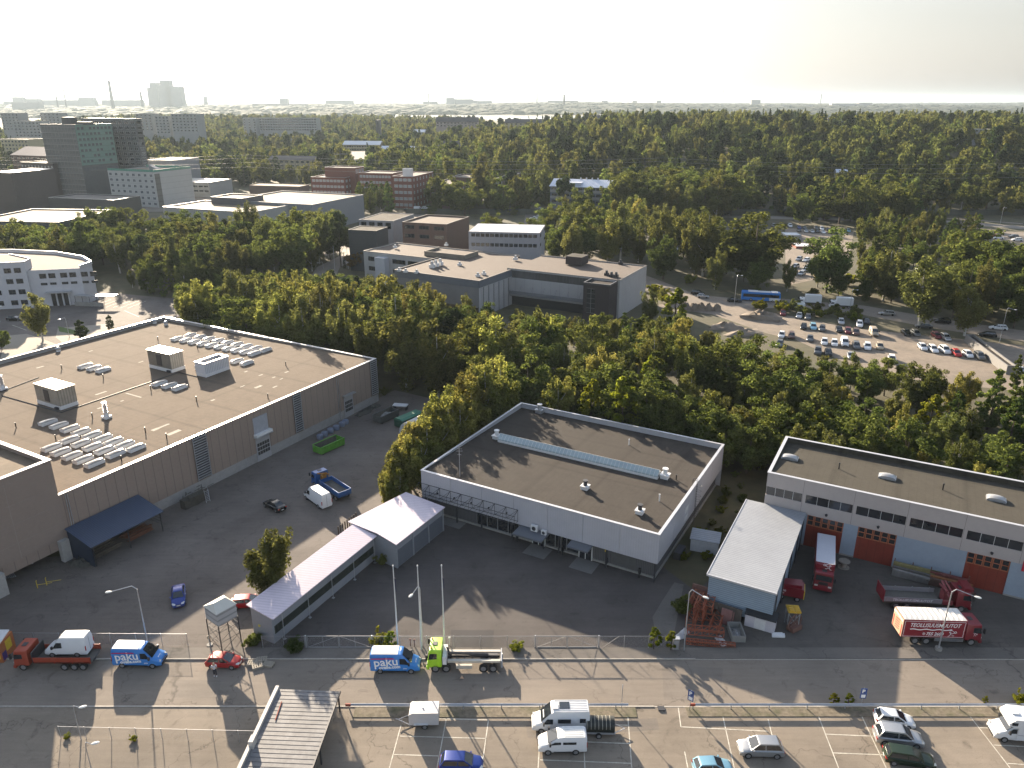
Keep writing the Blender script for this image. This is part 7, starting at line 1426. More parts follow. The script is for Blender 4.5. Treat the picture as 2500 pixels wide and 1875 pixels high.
for x,y,lab,w_ in ((350,860,'white box van on the road right of the bus',4.4),(620,885,'white box van at the lamp, right of the other white box van',4.2)):
    p=g('B4',x,y); t=thing('box_van',lab,'truck',p.x+.3,p.y+.3,R_(168),z=.02); h=3.3
    chassis(t,-h,h-.5,.9,.5); axles(t,(h-.95,-h+1.2),2.0,.36); cab(t,h-1.75,h,1.95,.5,2.1,PW); mb=MB(); mb.bx(-h,h-1.85,-1.08,1.08,.85,3.1); mb.build('cargo_box',PW,t); mb=MB(); mb.bx(-h+.02,h-1.87,-1.06,1.06,3.1,3.14); mb.build('roof',whitep,t)
p=g('B4',245,900); WV2.put(p.x,p.y+.2,R_(165),'white van half behind the hedge in front of the white box van','van',None,.03)
# grass lot row, hidden lots, railway road, yard cars in the distance
lot('the short row standing in the grass',[(945,530,'hatchback','white'),(1300,585,'hatchback','silver'),(1375,590,'hatchback','light blue'),(1448,600,'sedan','black'),(1518,605,'estate','silver')],-95)
lot('the stack at the bright tree',[(1625,575,'sedan','white'),(1630,592,'sedan','silver'),(1632,612,'sedan','white')],175)
lot('the car park below the brick hut',[(268,480,'suv','silver'),(330,487,'estate','white'),(235,545,'suv','silver'),(335,555,'estate','silver'),(320,575,'sedan','silver'),(290,608,'suv','silver'),(222,603,'suv','grey'),(615,525,'hatchback','white')],-130)
lot('the long rear row behind the brick hut',[(50,190,'suv','grey'),(190,190,'suv','white'),(270,205,'sedan','blue'),(315,208,'sedan','grey'),(413,210,'suv','grey'),(463,215,'suv','white'),(510,222,'sedan','black'),(558,222,'suv','silver')],-100)
lot('the long front row behind the brick hut',[(268,232,'sedan','black'),(328,236,'sedan','silver'),(380,238,'sedan','silver'),(425,240,'hatchback','black'),(475,245,'estate','white'),(535,248,'sedan','black'),(578,250,'sedan','black'),(650,232,'sedan','white'),(692,234,'hatchback','light blue')],-100)
lot('the trees above the office block',[(1060,1540,'suv','white'),(1100,1600,'suv','white'),(1320,1620,'sedan','white')],-60,'A3')
lot('the shaded lot behind the large birches',[(1440,180,'sedan','silver'),(1490,110,'sedan','grey'),(1620,240,'hatchback','white'),(1730,230,'sedan','silver'),(1800,270,'sedan','white'),(1830,310,'suv','silver'),(1780,210,'sedan','grey')],-120,'B3')
lot('the lot beside the striped office, front line',[(150,1375,'estate','white'),(185,1360,'sedan','white'),(215,1348,'sedan','silver'),(245,1335,'sedan','grey')],165,'A3')
lot('the lot beside the striped office, back line',[(190,1292,'sedan','black'),(215,1285,'sedan','silver'),(235,1280,'sedan','white')],165,'A3')
lot('the patch right of the seamed roof',[(650,1465,'sedan','black'),(680,1475,'sedan','grey'),(805,1480,'suv','dark red')],170,'A3')
lot('the yard at the far right by the railway',[(1955,1515,'sedan','red'),(1985,1530,'sedan','white'),(2115,1520,'suv','grey'),(2145,1548,'suv','white')],170,'A4')
lot('the forecourt of the brick end wing',[(1305,1285,'sedan','grey'),(1460,1275,'suv','white'),(1490,1262,'sedan','grey')],-5,'A2')
p=g('A2',1400,1283); WV.put(p.x,p.y,R_(0),'white van in front of the brick end wing','van',None,.04,.9)
lot('the yard behind the black pavilion',[(760,1468,'hatchback','blue'),(1175,1500,'sedan','white'),(1205,1492,'sedan','silver'),(1232,1485,'sedan','white')],10,'A2')
lot('the lot below the towers',[(30,1235,'sedan','white'),(75,1240,'sedan','silver'),(125,1242,'sedan','grey'),(185,1235,'sedan','blue'),(365,1210,'suv','silver'),(1610,1215,'sedan','white'),(1650,1210,'sedan','silver')],5,'A1')
lot('the railway side road',[(2170,1335,'suv','white'),(1840,1330,'sedan','black')],172,'A3')
lot('the bottom yard at the right edge',[(2180,1445,'estate','white')],-20)
# ---------------------------------------------------------------- street furniture and yard clutter
lampm=M('lamp_lens',(.70,.70,.66),.3)
def street_lamp(x,y,h,arm,deg,lab,foot=False,r=.09):
    t=thing('street_lamp',lab,'street lamp',x,y,R_(deg),z=T(x,y)); mb=MB(); mb.tube((0,0,0),(0,0,h-.5),r,r*.6,8); n_=6
    pts=[(arm*.18*math.sin(PI/2*i/n_),0,h-.5+.5*math.sin(PI/2*i/n_)) for i in range(n_+1)]; mb.path(pts,r*.6,7); mb.build('pole',metal,t)
    mb=MB(); mb.tube(pts[-1],(arm,0,h-.35),r*.55,r*.45,6); mb.build('arm',metal,t)
    mb=MB(); mb.loft([[(arm+a_,b_*s_,h-.36+c_*s_) for b_,c_ in ((-.14,-.05),(.14,-.05),(.16,.04),(.08,.1),(-.08,.1),(-.16,.04))] for a_,s_ in ((-.05,.4),(.2,1),(.5,1),(.68,.45))]); mb.build('lamp_head',lampm,t)
    if foot: mb=MB(); mb.cyl(0,0,-.1,.45,.42,.38,12); mb.build('concrete_foot',concrete,t)
def lampat(rg_,bx,by,tx,ty,arm,deg,lab,**k):
    p=g(rg_,bx,by); h=hh(rg_,tx,ty,p.y); street_lamp(p.x,p.y,h,arm,deg,lab,**k)
lampat('D1',1275,590,1190,85,2.6,195,'street lamp with its arm to the left, at the fence of the shaded left yard')
lampat('D3',1480,650,1522,115,1.6,-35,'street lamp at the red steel sections, arm leaning right')
lampat('D4',1465,645,1590,110,2.2,-28,'street lamp on a round concrete foot in front of the lettered box lorry',foot=True)
p=g('D2',1436,612); street_lamp(p.x,p.y,hh('D2',1405,80,p.y),1.4,-118,'street lamp whose head shows left of the middle flagpole',)
for r,bx,by,tx,ty,arm,lab in (('D1',700,1415,620,1125,.5,'thin low lamp post at the weedy fence in the lower left'),):
    lampat(r,bx,by,tx,ty,arm,20,lab,r=.06)
p=g('D1',800,1720); street_lamp(p.x,p.y,4,.5,20,'thin lamp post whose head shows below the weedy fence',r=.06)
for r,bx,by,tx,ty,arm,deg,lab in (('B3',1915,645,1955,392,1.5,20,'street lamp on the road left of the bus'),('B4',705,895,738,728,1.5,20,'street lamp at the white box vans'),('B4',1995,1180,2068,888,1.6,-20,'tall street lamp beside the dark flat roof at the right edge'),
    ('A4',2000,1400,2025,1258,1.4,20,'lamp by the railway at the far right'),('A4',1660,1285,1680,1165,1.4,20,'lamp by the railway behind the round tree'),('A4',165,1250,178,1100,1.2,20,'lamp by the railway, left in the right quarter'),('A4',305,1330,318,1185,1.2,20,'lamp at the left end of the pointed poplars'),
    ('A1',275,1590,315,1505,1.4,10,'lamp in front of the glass fronted showroom'),('B1',0,800,0,650,1,0,'lamp at the left edge of the curved office lot'),('B1',598,930,585,760,1.2,200,'lamp beside the green lawn and the thuja'),('B2',580,335,520,280,1.6,185,'lamp at the office road under the trees'),('A2',1390,1560,1430,1520,1.6,20,'lamp above the parapet of the rear office wing')):
    lampat(r,bx,by,tx,ty,arm,deg,lab)
# flagpoles
for i,((bx,by),(tx,ty)) in enumerate((((1225,620),(1193,1490)),((1427,640),(1400,1490)),((1625,620),(1600,1487)))):
    p=g('D2',bx,by); h=hh('C2',tx,ty,p.y); t=thing('flagpole','tall white flagpole, %s of the three in the retail hall yard'%['left','middle','right'][i],'flagpole',p.x,p.y); mb=MB(); mb.tube((0,0,0),(0,0,h),.11,.05,8); mb.build('pole',M('pole_white',(.55,.55,.55),.4),t); mb=MB(); mb.cyl(0,0,h,h+.15,.1,.06,8); mb.build('finial',whitep,t)
    if i!=1: mb=MB(); mb.tube((.12,0,h-1.6),(.16,.05,h-3.0 if i==2 else h-3.4),.09,.05,6); mb.build('furled_flag',M('flag_dark',(.02,.02,.05),.8),t)
for i,(x,h) in enumerate(((650,1.0),(1)) if False else ()): pass
for i,(r,x,y,h) in enumerate((('B2',680,345,9),('B2',725,215,9),('B2',785,215,8),('B2',820,240,8),('B2',795,340,8))):
    p=g(r,x,y); q=MB(); q.tube((0,0,0),(0,0,h),.09,.05,6); tag(q.build('flagpole',MATS['pole_white'],None,loc=(p.x,p.y,0)),'thin flagpole at the sunny office road in the distance','flagpole','flagpoles of the office road')
# fences along the street
mesh_m=bpy.data.materials.new('chain_mesh'); mesh_m.use_nodes=True; n=mesh_m.node_tree.nodes; L=mesh_m.node_tree.links; b=n['Principled BSDF']; b.inputs['Base Color'].default_value=(.25,.25,.25,1); b.inputs['Roughness'].default_value=.6
tc=n.new('ShaderNodeTexCoord'); sp=n.new('ShaderNodeSeparateXYZ'); L.new(tc.outputs['Object'],sp.inputs[0])
def mth(op,a_,b_=None,v=None):
    q=n.new('ShaderNodeMath'); q.operation=op; L.new(a_,q.inputs[0])
    if b_ is not None: L.new(b_,q.inputs[1])
    if v is not None: q.inputs[1].default_value=v
    return q.outputs[0]
d1=mth('PINGPONG',mth('ADD',sp.outputs[0],sp.outputs[2]),v=.05); d2=mth('PINGPONG',mth('SUBTRACT',sp.outputs[0],sp.outputs[2]),v=.05); mn=mth('MINIMUM',d1,d2); al=mth('LESS_THAN',mn,v=.0035); L.new(al,b.inputs['Alpha'])
def fence(lab,P,Q,h=1.75,step=3.2,gate=False,z=.13,brace=()):
    P=Vector(P);Q=Vector(Q); d=Q-P; Lf=d.length; t=thing('mesh_gate' if gate else 'mesh_fence',lab,'gate' if gate else 'fence',P.x,P.y,math.atan2(d.y,d.x),z=z-.1)
    n_=max(1,round(Lf/step)); 
    if gate:
        for k in range(2):
            a_=Lf*k/2+.06; b_=Lf*(k+1)/2-.06; mb=MB(); 
            for u in (a_,b_,(a_+b_)/2): mb.tube((u,0,.15),(u,0,h),.04 if u!=(a_+b_)/2 else .02)
            mb.tube((a_,0,.15),(b_,0,.15),.045); mb.tube((a_,0,h),(b_,0,h),.045); 
            if k==0: mb.tube((a_,0,.15),(b_,0,h),.022); mb.tube(((a_+b_)/2,0,.15),(b_,0,h),.001)
            else: mb.tube((a_,0,h),(b_,0,.15),.022)
            o=mb.build('gate_leaf',M('gate_grey',(.27,.27,.27),.6),t); mb=MB(); mb.quad((a_,0.0,.15),(b_,0,.15),(b_,0,h),(a_,0,h)); mb.build('wire_mesh',mesh_m,o)
        for u in (-.12,Lf+.12): mb=MB(); mb.bx(u-.07,u+.07,-.07,.07,0,h+.1); mb.build('post',metal,t)
    else:
        for k in range(n_+1): mb=MB(); u=Lf*k/n_; mb.tube((u,0,0),(u,0,h),.035); mb.build('post',metal,t)
        mb=MB(); mb.quad((0,0.0,.05),(Lf,0,.05),(Lf,0,h-.05),(0,0,h-.05)); mb.build('wire_mesh',mesh_m,t); mb=MB(); mb.tube((0,0,h-.05),(Lf,0,h-.05),.012,None,4); mb.build('top_wire',metal,t)
        for u0,u1 in brace: mb=MB(); mb.tube((u0,0,0),(u1,0,h-.1),.02); mb.build('brace',M('brace_grey',(.2,.2,.2),.6),t)
yf=73.0
X=lambda r,x: g(r,x,630).x
fence('wire mesh fence of the shaded left yard, seen left of the hopper',(-59,73.6),(-38.0,73.4))
fence('short wire fence between the pink-roofed shed and the left gate',(X('D2',60),yf),(X('D2',425),yf),brace=())
fence('double wire gate with crossed braces left of the flagpoles',(X('D2',445),yf),(X('D2',995),yf),1.7,gate=True)
fence('wire fence behind the flagpoles between the two gates',(X('D2',1015),yf),(X('D3',190),yf),brace=((0,2),(-0+15.5,17.3)))
fence('double wire gate right of the flagpoles',(X('D3',210),yf),(X('D3',735),yf),1.7,gate=True)
fence('wire fence from the right gate to the utility cabinet',(X('D3',755),yf),(X('D3',1385),yf),brace=((.2,2.2),(6.6,8.4)))
fence('leaning wire fence with weeds in the lower left yard',(-45.3,59.6),(-24.6,59.0),1.6,2.6,z=.03)
# guard rails
def rail(lab,x0,x1,y):
    t=thing('guard_rail',lab,'guard rail',x0,y); Lr=x1-x0; mb=MB()
    pf=[(0,.55),(-.08,.60),(0,.66),(0,.70),(-.08,.76),(0,.82),(.02,.82),(.02,.55)]
    mb.add([(0,a_,b_) for a_,b_ in pf]+[(Lr,a_,b_) for a_,b_ in pf],[(i,(i+1)%8,8+(i+1)%8,8+i) for i in range(8)]+[tuple(range(7,-1,-1)),tuple(range(8,16))]); mb.build('beam',metal,t)
    for k in range(int(Lr/4)+1): mb=MB(); u=min(Lr-.2,.3+4*k); mb.bx(u-.05,u+.05,.03,.12,0,.75); mb.build('post',metal,t)
    mb=MB(); mb.bx(-.06,.5,-.1,.03,.53,.84); mb.build('end_piece',M('rust_red',(.25,.05,.03),.7),t)
rail('long steel guard rail left of the car park entrance',-17.4,12.2,63.4); rail('steel guard rail right of the car park entrance',18.7,75,63.4)
# parking signs
for r,bx,by,tx,ty,deg,lab in (('D3',1530,1150,1570,990,-38,'blue parking sign turned half away at the end of the right guard rail'),('D4',800,1110,832,970,-3,'blue parking sign seen flat-on behind the right guard rail')):
    p=g(r,bx,by+15); h=hh(r,tx,ty,p.y); t=thing('parking_sign',lab,'road sign',p.x,p.y,R_(deg)); mb=MB(); mb.tube((0,0,0),(0,0,h),.035); mb.build('pole',metal,t)
    mb=MB(); mb.bx(-.32,.32,-.08,-.05,h-.66,h); pl=mb.build('sign_plate',M('sign_blue',(.012,.05,.20),.4),t); text('P',.62,letter,pl,(-.2,-.085,h-.57),(PI/2,0,0),0,.02)
    mb=MB(); mb.bx(-.32,.32,-.08,-.05,h-1.3,h-.7); pl=mb.build('sign_plate',MATS['sign_blue'],t); mb=MB(); mb.bx(-.22,.22,-.086,-.08,h-1.2,h-.8); mb.build('white_panel',letter,pl)
p=g('D3',943,1145); t=thing('round_sign','round road sign seen edge-on near the end of the left guard rail','road sign',p.x,p.y,R_(75)); h=hh('D3',915,940,p.y); mb=MB(); mb.tube((0,0,0),(0,0,h),.035); mb.build('pole',metal,t); mb=MB(); mb.at(0,0,h-.35,0,0,PI/2); mb.cyl(0,0,-.02,.02,.3,.3,16); mb.build('sign_plate',metal,t)
# hopper on lattice legs
p=g('D1',1930,600); t=thing('raised_hopper','pale raised hopper box on thin steel legs at the end of the long shed','hopper',p.x,p.y+.6,R_(-38)); z0,z1=3.5,5.6; s_=1.25
mb=MB(); mb.bx(-s_,s_,-s_,s_,z0,z1-.4); mb.build('box',M('hopper_grey',(.34,.35,.36),.6,.08,1,stripe=.7,axis=2),t); mb=MB(); mb.add([(-s_-.1,-s_-.1,z1-.4),(s_+.1,-s_-.1,z1-.4),(s_+.1,s_+.1,z1-.4),(-s_-.1,s_+.1,z1-.4),(0,-s_*.6,z1+.25),(0,s_*.6,z1+.25)],[(0,1,4),(1,2,5,4),(2,3,5),(3,0,4,5),(3,2,1,0)]); mb.build('lid',M('hopper_lid',(.50,.48,.42),.6,.06,1),t)
mb=MB(); mb.loft([[(-s_,-s_,z0),(s_,-s_,z0),(s_,s_,z0),(-s_,s_,z0)],[(-.25,-.25,z0-.9),(.25,-.25,z0-.9),(.25,.25,z0-.9),(-.25,.25,z0-.9)]]); mb.build('funnel',MATS['hopper_grey'],t)
for a_ in (-1,1):
    for b_ in (-1,1): mb=MB(); mb.bx(a_*s_-.05,a_*s_+.05,b_*s_-.05,b_*s_+.05,0,z0); mb.build('leg',metal_d,t)
mb=MB()
for z_ in (1.2,2.6):
    for a_ in (-1,1): mb.tube((a_*s_,-s_,z_),(a_*s_,s_,z_),.03); mb.tube((-s_,a_*s_,z_),(s_,a_*s_,z_),.03); mb.tube((a_*s_,-s_,z_-1.2),(a_*s_,s_,z_),.025); mb.tube((-s_,a_*s_,z_),(s_,a_*s_,z_-1.2),.025)
mb.build('bracing',metal_d,t)
p=g('D1',1808,600); t=thing('round_sign','small round sign on a post under the raised hopper','road sign',p.x,p.y); mb=MB(); mb.tube((0,0,0),(0,0,1.3),.04); mb.build('pole',metal,t); mb=MB(); mb.cyl(0,0,0,.12,.35,.35,12); mb.build('base',concrete,t); mb=MB(); mb.bx(-.2,.2,-.02,.02,.9,1.3); mb.build('sign_plate',M('sign_tan',(.35,.28,.2),.6),t)
# person beside the red car
def person(x,y,deg,lab):
    vs=[(0,0,.98),(0,0,1.15),(0,0,1.35),(0,.01,1.50),(0,-.02,1.62),(0,-.03,1.72),(.19,0,1.45),(.27,.03,1.20),(.22,-.16,1.02),(-.19,0,1.45),(-.27,.02,1.20),(-.26,-.14,1.0),(.10,0,.93),(.12,-.10,.52),(.12,.05,.10),(.13,-.10,.05),(-.10,0,.93),(-.11,.06,.52),(-.11,.18,.12),(-.12,.05,.05)]
    es=[(0,1),(1,2),(2,3),(3,4),(4,5),(3,6),(6,7),(7,8),(3,9),(9,10),(10,11),(0,12),(12,13),(13,14),(14,15),(0,16),(16,17),(17,18),(18,19)]
    rr_=[.14,.13,.16,.10,.085,.10,.075,.055,.04,.075,.055,.04,.10,.075,.05,.045,.10,.075,.05,.045]
    me=bpy.data.meshes.new('body'); me.from_pydata(vs,es,[]); me.materials.append(M('skin',(.38,.24,.17),.6)); t=thing('person',lab,'person',x,y,R_(deg),z=.02); o=inst(me,'body',t)
    md=o.modifiers.new('skin','SKIN'); sv=me.skin_vertices[0].data
    for i,r in enumerate(rr_): sv[i].radius=(r,r)
    sv[0].use_root=True; o.modifiers.new('sub','SUBSURF').levels=1
    def cloth(name,idx,ed,ex,mt):
        m2=bpy.data.meshes.new(name); mp={k:i for i,k in enumerate(idx)}; m2.from_pydata([vs[k] for k in idx],[(mp[a_],mp[b_]) for a_,b_ in ed],[]); m2.materials.append(mt); c=inst(m2,name,t); c.modifiers.new('skin','SKIN')
        for k in idx: q=rr_[k]+ex; m2.skin_vertices[0].data[mp[k]].radius=(q,q)
        m2.skin_vertices[0].data[0].use_root=True; c.modifiers.new('sub','SUBSURF').levels=1
    cloth('jacket',[1,2,3,6,7,9,10,0],[(0,1),(1,2),(2,3),(3,6),(6,7),(3,9),(9,10)],.03,M('jacket_pale',(.48,.47,.50),.8)); cloth('trousers',[0,12,13,14,16,17,18],[(0,12),(12,13),(13,14),(0,16),(16,17),(17,18)],.018,M('trousers_dark',(.015,.015,.025),.8))
    mb=MB(); mb.at(0,0,1.74); mb.cyl(0,0,-.06,.06,.115,.07,10); mb.build('hair',M('hair_light',(.25,.20,.15),.8),t)
    for x_,y_ in ((.13,-.06),(-.12,.1)): mb=MB(); mb.bx(x_-.05,x_+.05,y_-.16,y_+.08,0,.09); mb.build('shoe',M('shoe_white',(.6,.6,.6),.6),t)
p=g('D1',1857,868); person(p.x,p.y,20,'person in a pale hooded jacket and dark trousers walking beside the red hatchback')
# pallets
def pallet(x,y,deg,lab,n_=2):
    t=thing('pallet',lab,'pallet',x,y,R_(deg),z=.02); wm=M('pallet_wood',(.30,.27,.22),.85,.2,3)
    for j in range(n_):
        mb=MB(); z=j*.15; [mb.bx(-.6+.25*k+.02*j,-.45+.25*k+.02*j,-.4,.4,z+.1,z+.13) for k in range(5)]; [mb.bx(-.6,.6,y_,y_+.09,z,z+.1) for y_ in (-.4,-.045,.31)]; mb.build('deck',wm,t)
for r,x,y,d,lab in (('D2',50,735,10,'stack of grey pallets, the one standing highest right of the red hatchback'),('D2',110,775,-15,'pale pallet at the right of the pallet pile'),('D2',15,790,25,'pale pallet nearest the kerb in the pallet pile'),('D1',2180,765,0,'pallet at the left of the pallet pile')):
    p=g(r,x,y); pallet(p.x,p.y,d,lab)
# painted container at the left edge, its white roof
p=g('D1',150,640); t=thing('painted_container','orange container with yellow and purple paint and a white roof at the left edge','container',p.x-.2,p.y+.2,R_(0)); mb=MB(); mb.bx(-6,0,-2.4,0,0,2.5); mb.build('wall',M('cont_orange',(.36,.12,.04),.6,.15,1,dirt=.3),t)
mb=MB(); mb.prism([(-6.1,-2.6),(.1,-2.6),(-.35,.1),(-6.1,.1)],2.5,2.62); mb.build('roof',whitep,t); mb=MB(); mb.bx(0,.012,-1.5,-.5,.9,2.2); mb.bx(-.9,-.2,-2.412,-2.4,.5,2.0); mb.build('yellow_patch',MATS['yellow_paint'],t); mb=MB(); mb.bx(-2.0,-1.0,-2.412,-2.4,.2,1.3); mb.bx(0,.012,-2.3,-1.6,.2,1.2); mb.build('purple_patch',M('purple_paint',(.06,.03,.16),.6),t)
# skips in the left yard
def skip(x,y,deg,lab,col,Ls=5.6,w_=2.3,h=1.5,lid=None,fill=None,name='skip'):
    t=thing(name,lab,'skip',x,y,R_(deg),z=.02); m_=M('skip_'+lab[:6].strip().replace(' ','_'),col,.6,.12,1.5,dirt=.25); mb=MB(); hx,hy=Ls/2,w_/2
    mb.bx(-hx,hx,-hy,-hy+.08,.2,h); mb.bx(-hx,hx,hy-.08,hy,.2,h); mb.bx(-hx,-hx+.08,-hy+.08,hy-.08,.2,h); mb.bx(hx-.08,hx,-hy+.08,hy-.08,.2,h); mb.bx(-hx,hx,-hy,hy,.2,.28)
    for k in range(9): u=-hx+.25+k*(Ls-.5)/8; mb.bx(u-.05,u+.05,-hy-.07,-hy,.25,h-.05); mb.bx(u-.05,u+.05,hy,hy+.07,.25,h-.05)
    mb.bx(-hx-.07,-hx,-.5,.5,.3,1.0); mb.bx(-hx,hx,-hy-.08,-hy+.1,h,h+.08); mb.bx(-hx,hx,hy-.1,hy+.08,h,h+.08); mb.build('body',m_,t)
    mb=MB(); mb.bx(-hx+.081,hx-.081,-hy+.081,hy-.081,.281,.30); mb.bx(-hx+.081,hx-.081,-hy+.081,-hy+.1,.3,h-.02); mb.bx(-hx+.081,hx-.081,hy-.1,hy-.081,.3,h-.02); mb.build('dark_inside',M('skip_inside',(.10,.095,.08),.85,.3,2),t)  # added inner faces, coloured darker so that the open skip reads as hollow
    mb=MB(); [mb.tube((u,-hy-.05,.12),(u,hy+.05,.12),.1) for u in (-hx+.4,hx-.4)]; mb.build('roller',metal_d,t)
    if lid: mb=MB(); mb.loft([[(x_,-hy-.05,h+.09),(x_,-hy*.6,h+.4),(x_,hy*.6,h+.4),(x_,hy+.05,h+.09)] for x_ in (-hx,hx)]); mb.build('lid',M('lid_green',lid,.5,.05,1),t)
    if fill: o=heap('contents',0,0,hx*.85,hy*.8,h*.7,fill,int(x*10)%97); o.parent=t; o.location=(0,0,.28)
skip(-33.6,127.6,54,'bright green open skip in front of the warehouse wall',(.09,.27,.03))
p=g('C2',1115,240); skip(p.x,p.y+1,55,'dark grey skip heaped with white scrap beyond the green one',(.07,.075,.075),5.2,fill=M('scrap',(.22,.22,.22),.6,.9,3))
p=g('C2',1310,280); skip(p.x,p.y+1,52,'closed container with a teal green lid beside the tarpaulin',(.02,.07,.045),5.6,lid=(.03,.16,.10),h=1.6)
p=g('C2',1370,330); t=thing('tarpaulin_tent','pale curved tarpaulin shelter half hidden behind the birch row','tent',p.x+.4,p.y+.5,R_(55)); mb=MB(); N=8; mb.loft([[(x_,-2.0*math.cos(PI*i/N),2.6*math.sin(PI*i/N)+.02) for i in range(N+1)] for x_ in (-3,0,3)]); mb.build('cover',M('tarp_pale',(.50,.51,.53),.5,.08,1),t,True)
bagm=M('bag_slate',(.15,.175,.24),.8,.3,3)
for i,(x,y) in enumerate(((550,400),(590,375),(640,345),(690,320),(740,290),(770,270))):
    p=g('C2',x,y); rg=random.Random(i); mb=MB(); secs=[]
    for z,s_ in ((0,.85),(.25,1.0),(.6,1.02),(.85,.9),(.95,.55)): secs.append([(s_*.62*math.cos(2*PI*k/10)*(1+.08*rg.random()),s_*.58*math.sin(2*PI*k/10)*(1+.08*rg.random()),z) for k in range(10)])
    mb.loft(secs); tag(mb.build('bulk_bag',bagm,None,True,loc=(p.x,p.y+.3,.02)),'blue-grey bulk bag in the row behind the green skip','bag','bulk bags behind the green skip')
for i,(x,y,lab) in enumerate(((930,175,'dark scrap heap at the foot of the warehouse plinth'),(1000,130,'second scrap heap beside the corner of the warehouse'))):
    p=g('C2',x,y); tag(heap('scrap_heap',p.x,p.y,2.4,1.0,.7,MATS['rubble'],20+i,R_(60)),lab,'heap')
p=g('C2',1250,140); t=thing('spare_tank','pale flat tray on dark trestles at the far end of the yard','trestle',p.x,p.y,R_(-10)); mb=MB(); mb.bx(-1.6,1.4,-.7,.7,.9,1.1); mb.build('tray',whitep,t); mb=MB(); [mb.bx(u,u+.1,-.6,.6,0,.9) for u in (-1.4,1.2)]; mb.build('trestle',metal_d,t)
# fence stakes beyond the long shed
for i in range(9):
    x=740+i*19; y=1235-i*15; p=g('C2',x,y); q=MB(); q.bx(-.08,.08,-.08,.08,0,1.5); tag(q.build('stake',M('wood_dark',(.06,.045,.035),.9),None,loc=(p.x-.5,p.y+.3,.02)),'dark upright timber stake in the row beyond the long shed','stake','timber stakes beyond the long shed')
# low carport roof at the bottom
c0=g('D2',190,980,2.4); c1=g('D2',720,1015,2.4); t=thing('low_canopy','low flat roof of weathered boards with a white edge, cut by the bottom edge','canopy',c0.x,c0.y,0)
dl_=g('D2',540,1659,2.4)-c1; dd_=(dl_/9.6)
tinb=M('weathered_sheet',(.17,.165,.165),.7,.3,1.5,dirt=.7,dirtcol=(.05,.052,.058)); Wc=6.55
mb=MB(); mb.bx(0,Wc,-16,0,2.3,2.42); mb.build('deck',tinb,t)
mb=MB(); [mb.bx(.4,Wc-.1,-.3-.53*k-.035,-.3-.53*k,2.42,2.44) for k in range(30)]; mb.build('battens',M('batten_dark',(.05,.05,.055),.8),t); mb=MB(); mb.bx(-.25,.1,-16,.15,2.2,2.75); mb.build('edge_board',M('edge_white',(.45,.43,.40),.7,.1,2,dirt=.3),t); mb=MB(); mb.bx(Wc,Wc+.08,-16,0,2.25,2.5); mb.build('gutter',metal_d,t)
for u,v_ in ((.1,-.2),(Wc-.2,-.2),(.1,-7),(Wc-.2,-7)): mb=MB(); mb.bx(u,u+.14,v_-.14,v_,0,2.3); mb.build('post',metal_d,t)
mb=MB(); mb.bx(-.1,.35,-7.9,-7.0,2.42,3.3); mb.build('box_vent',MATS['edge_white'],t); mb=MB(); mb.tube((1.2,-4.3,2.5),(1.0,-1.8,2.5),.05); mb.build('loose_pipe',MATS['rust_red'],t)
t.rotation_euler.z=-.05
# things round the ribbed shed
rust=M('crane_rust',(.24,.06,.025),.7,.2,2,dirt=.35,dirtcol=(.05,.03,.025)); rust2=M('panel_brown',(.14,.07,.055),.8,.15,1.5,dirt=.3)
def lattice(x,y,z,deg,L_,s_,lab,tilt=0,group=None):
    t=MB(); 
    for a_ in (0,s_):
        for b_ in (0,s_): t.tube((0,a_,b_),(L_,a_,b_),.06,None,4)
    n_=max(2,int(L_/s_/.9))
    for k in range(n_+1):
        u=L_*k/n_; t.path([(u,0,0),(u,s_,0),(u,s_,s_),(u,0,s_),(u,0,0)],.035,4)
        if k<n_: v_=L_*(k+1)/n_; t.tube((u,0,0),(v_,0,s_),.035,None,4); t.tube((u,s_,0),(v_,s_,s_),.035,None,4); t.tube((u,0,s_),(v_,s_,s_),.035,None,4)
    o=t.build('lattice_section',rust,None,loc=(x,y,z)); o.rotation_euler=(0,tilt,R_(deg)); tag(o,lab,'steel section',group)
for i,(x,y,z,d,L_) in enumerate(((1620,430,.02,64,4.2),(1700,430,.02,64,3.8),(1560,430,.02,66,4.5),(1620,400,1.15,64,3.4),(1760,480,.02,62,3.2),(1580,340,1.15,60,2.6),(1700,380,1.15,66,3.0))):
    p=g('D3',x,y); lattice(p.x,p.y-.6,z,d,L_,1.1,'rust-red lattice crane section in the pile at the blue shed',0,'crane sections at the blue shed')
p=g('D3',1510,540); lattice(p.x,p.y,.55,-8,4.2,.8,'rust-red lattice section lying across the front of the pile'); p=g('D3',1500,590); lattice(p.x,p.y-.1,.02,-8,5.6,.5,'low rust-red lattice section lying nearest the lamp')
for x,y,deg,L_,h,dz,m_,lab in ((1760,230,-30,6.4,2.6,0,rust2,'tall brown formwork panel leaning on the blue shed wall'),(1780,300,-30,5.6,2.0,0,M('panel_olive',(.075,.06,.05),.8,.2,1.5),'dark olive formwork panel leaning before the brown one'),(1850,350,-30,1.3,1.9,0,M('panel_pink',(.22,.11,.10),.8,.1,1.5),'pinkish panel leaning at the right of the formwork')):
    p=g('D3',x,y+70); q=MB(); q.bx(-L_/2,L_/2,-.12,.12,0,h); [q.bx(-L_/2+.4+k*L_/5,-L_/2+.5+k*L_/5,-.2,-.12,.05,h-.05) for k in range(5)]; o=q.build('formwork_panel',m_,None,loc=(p.x-.2,p.y,.02)); o.rotation_euler=(R_(-14),0,R_(deg)); tag(o,lab,'panel')
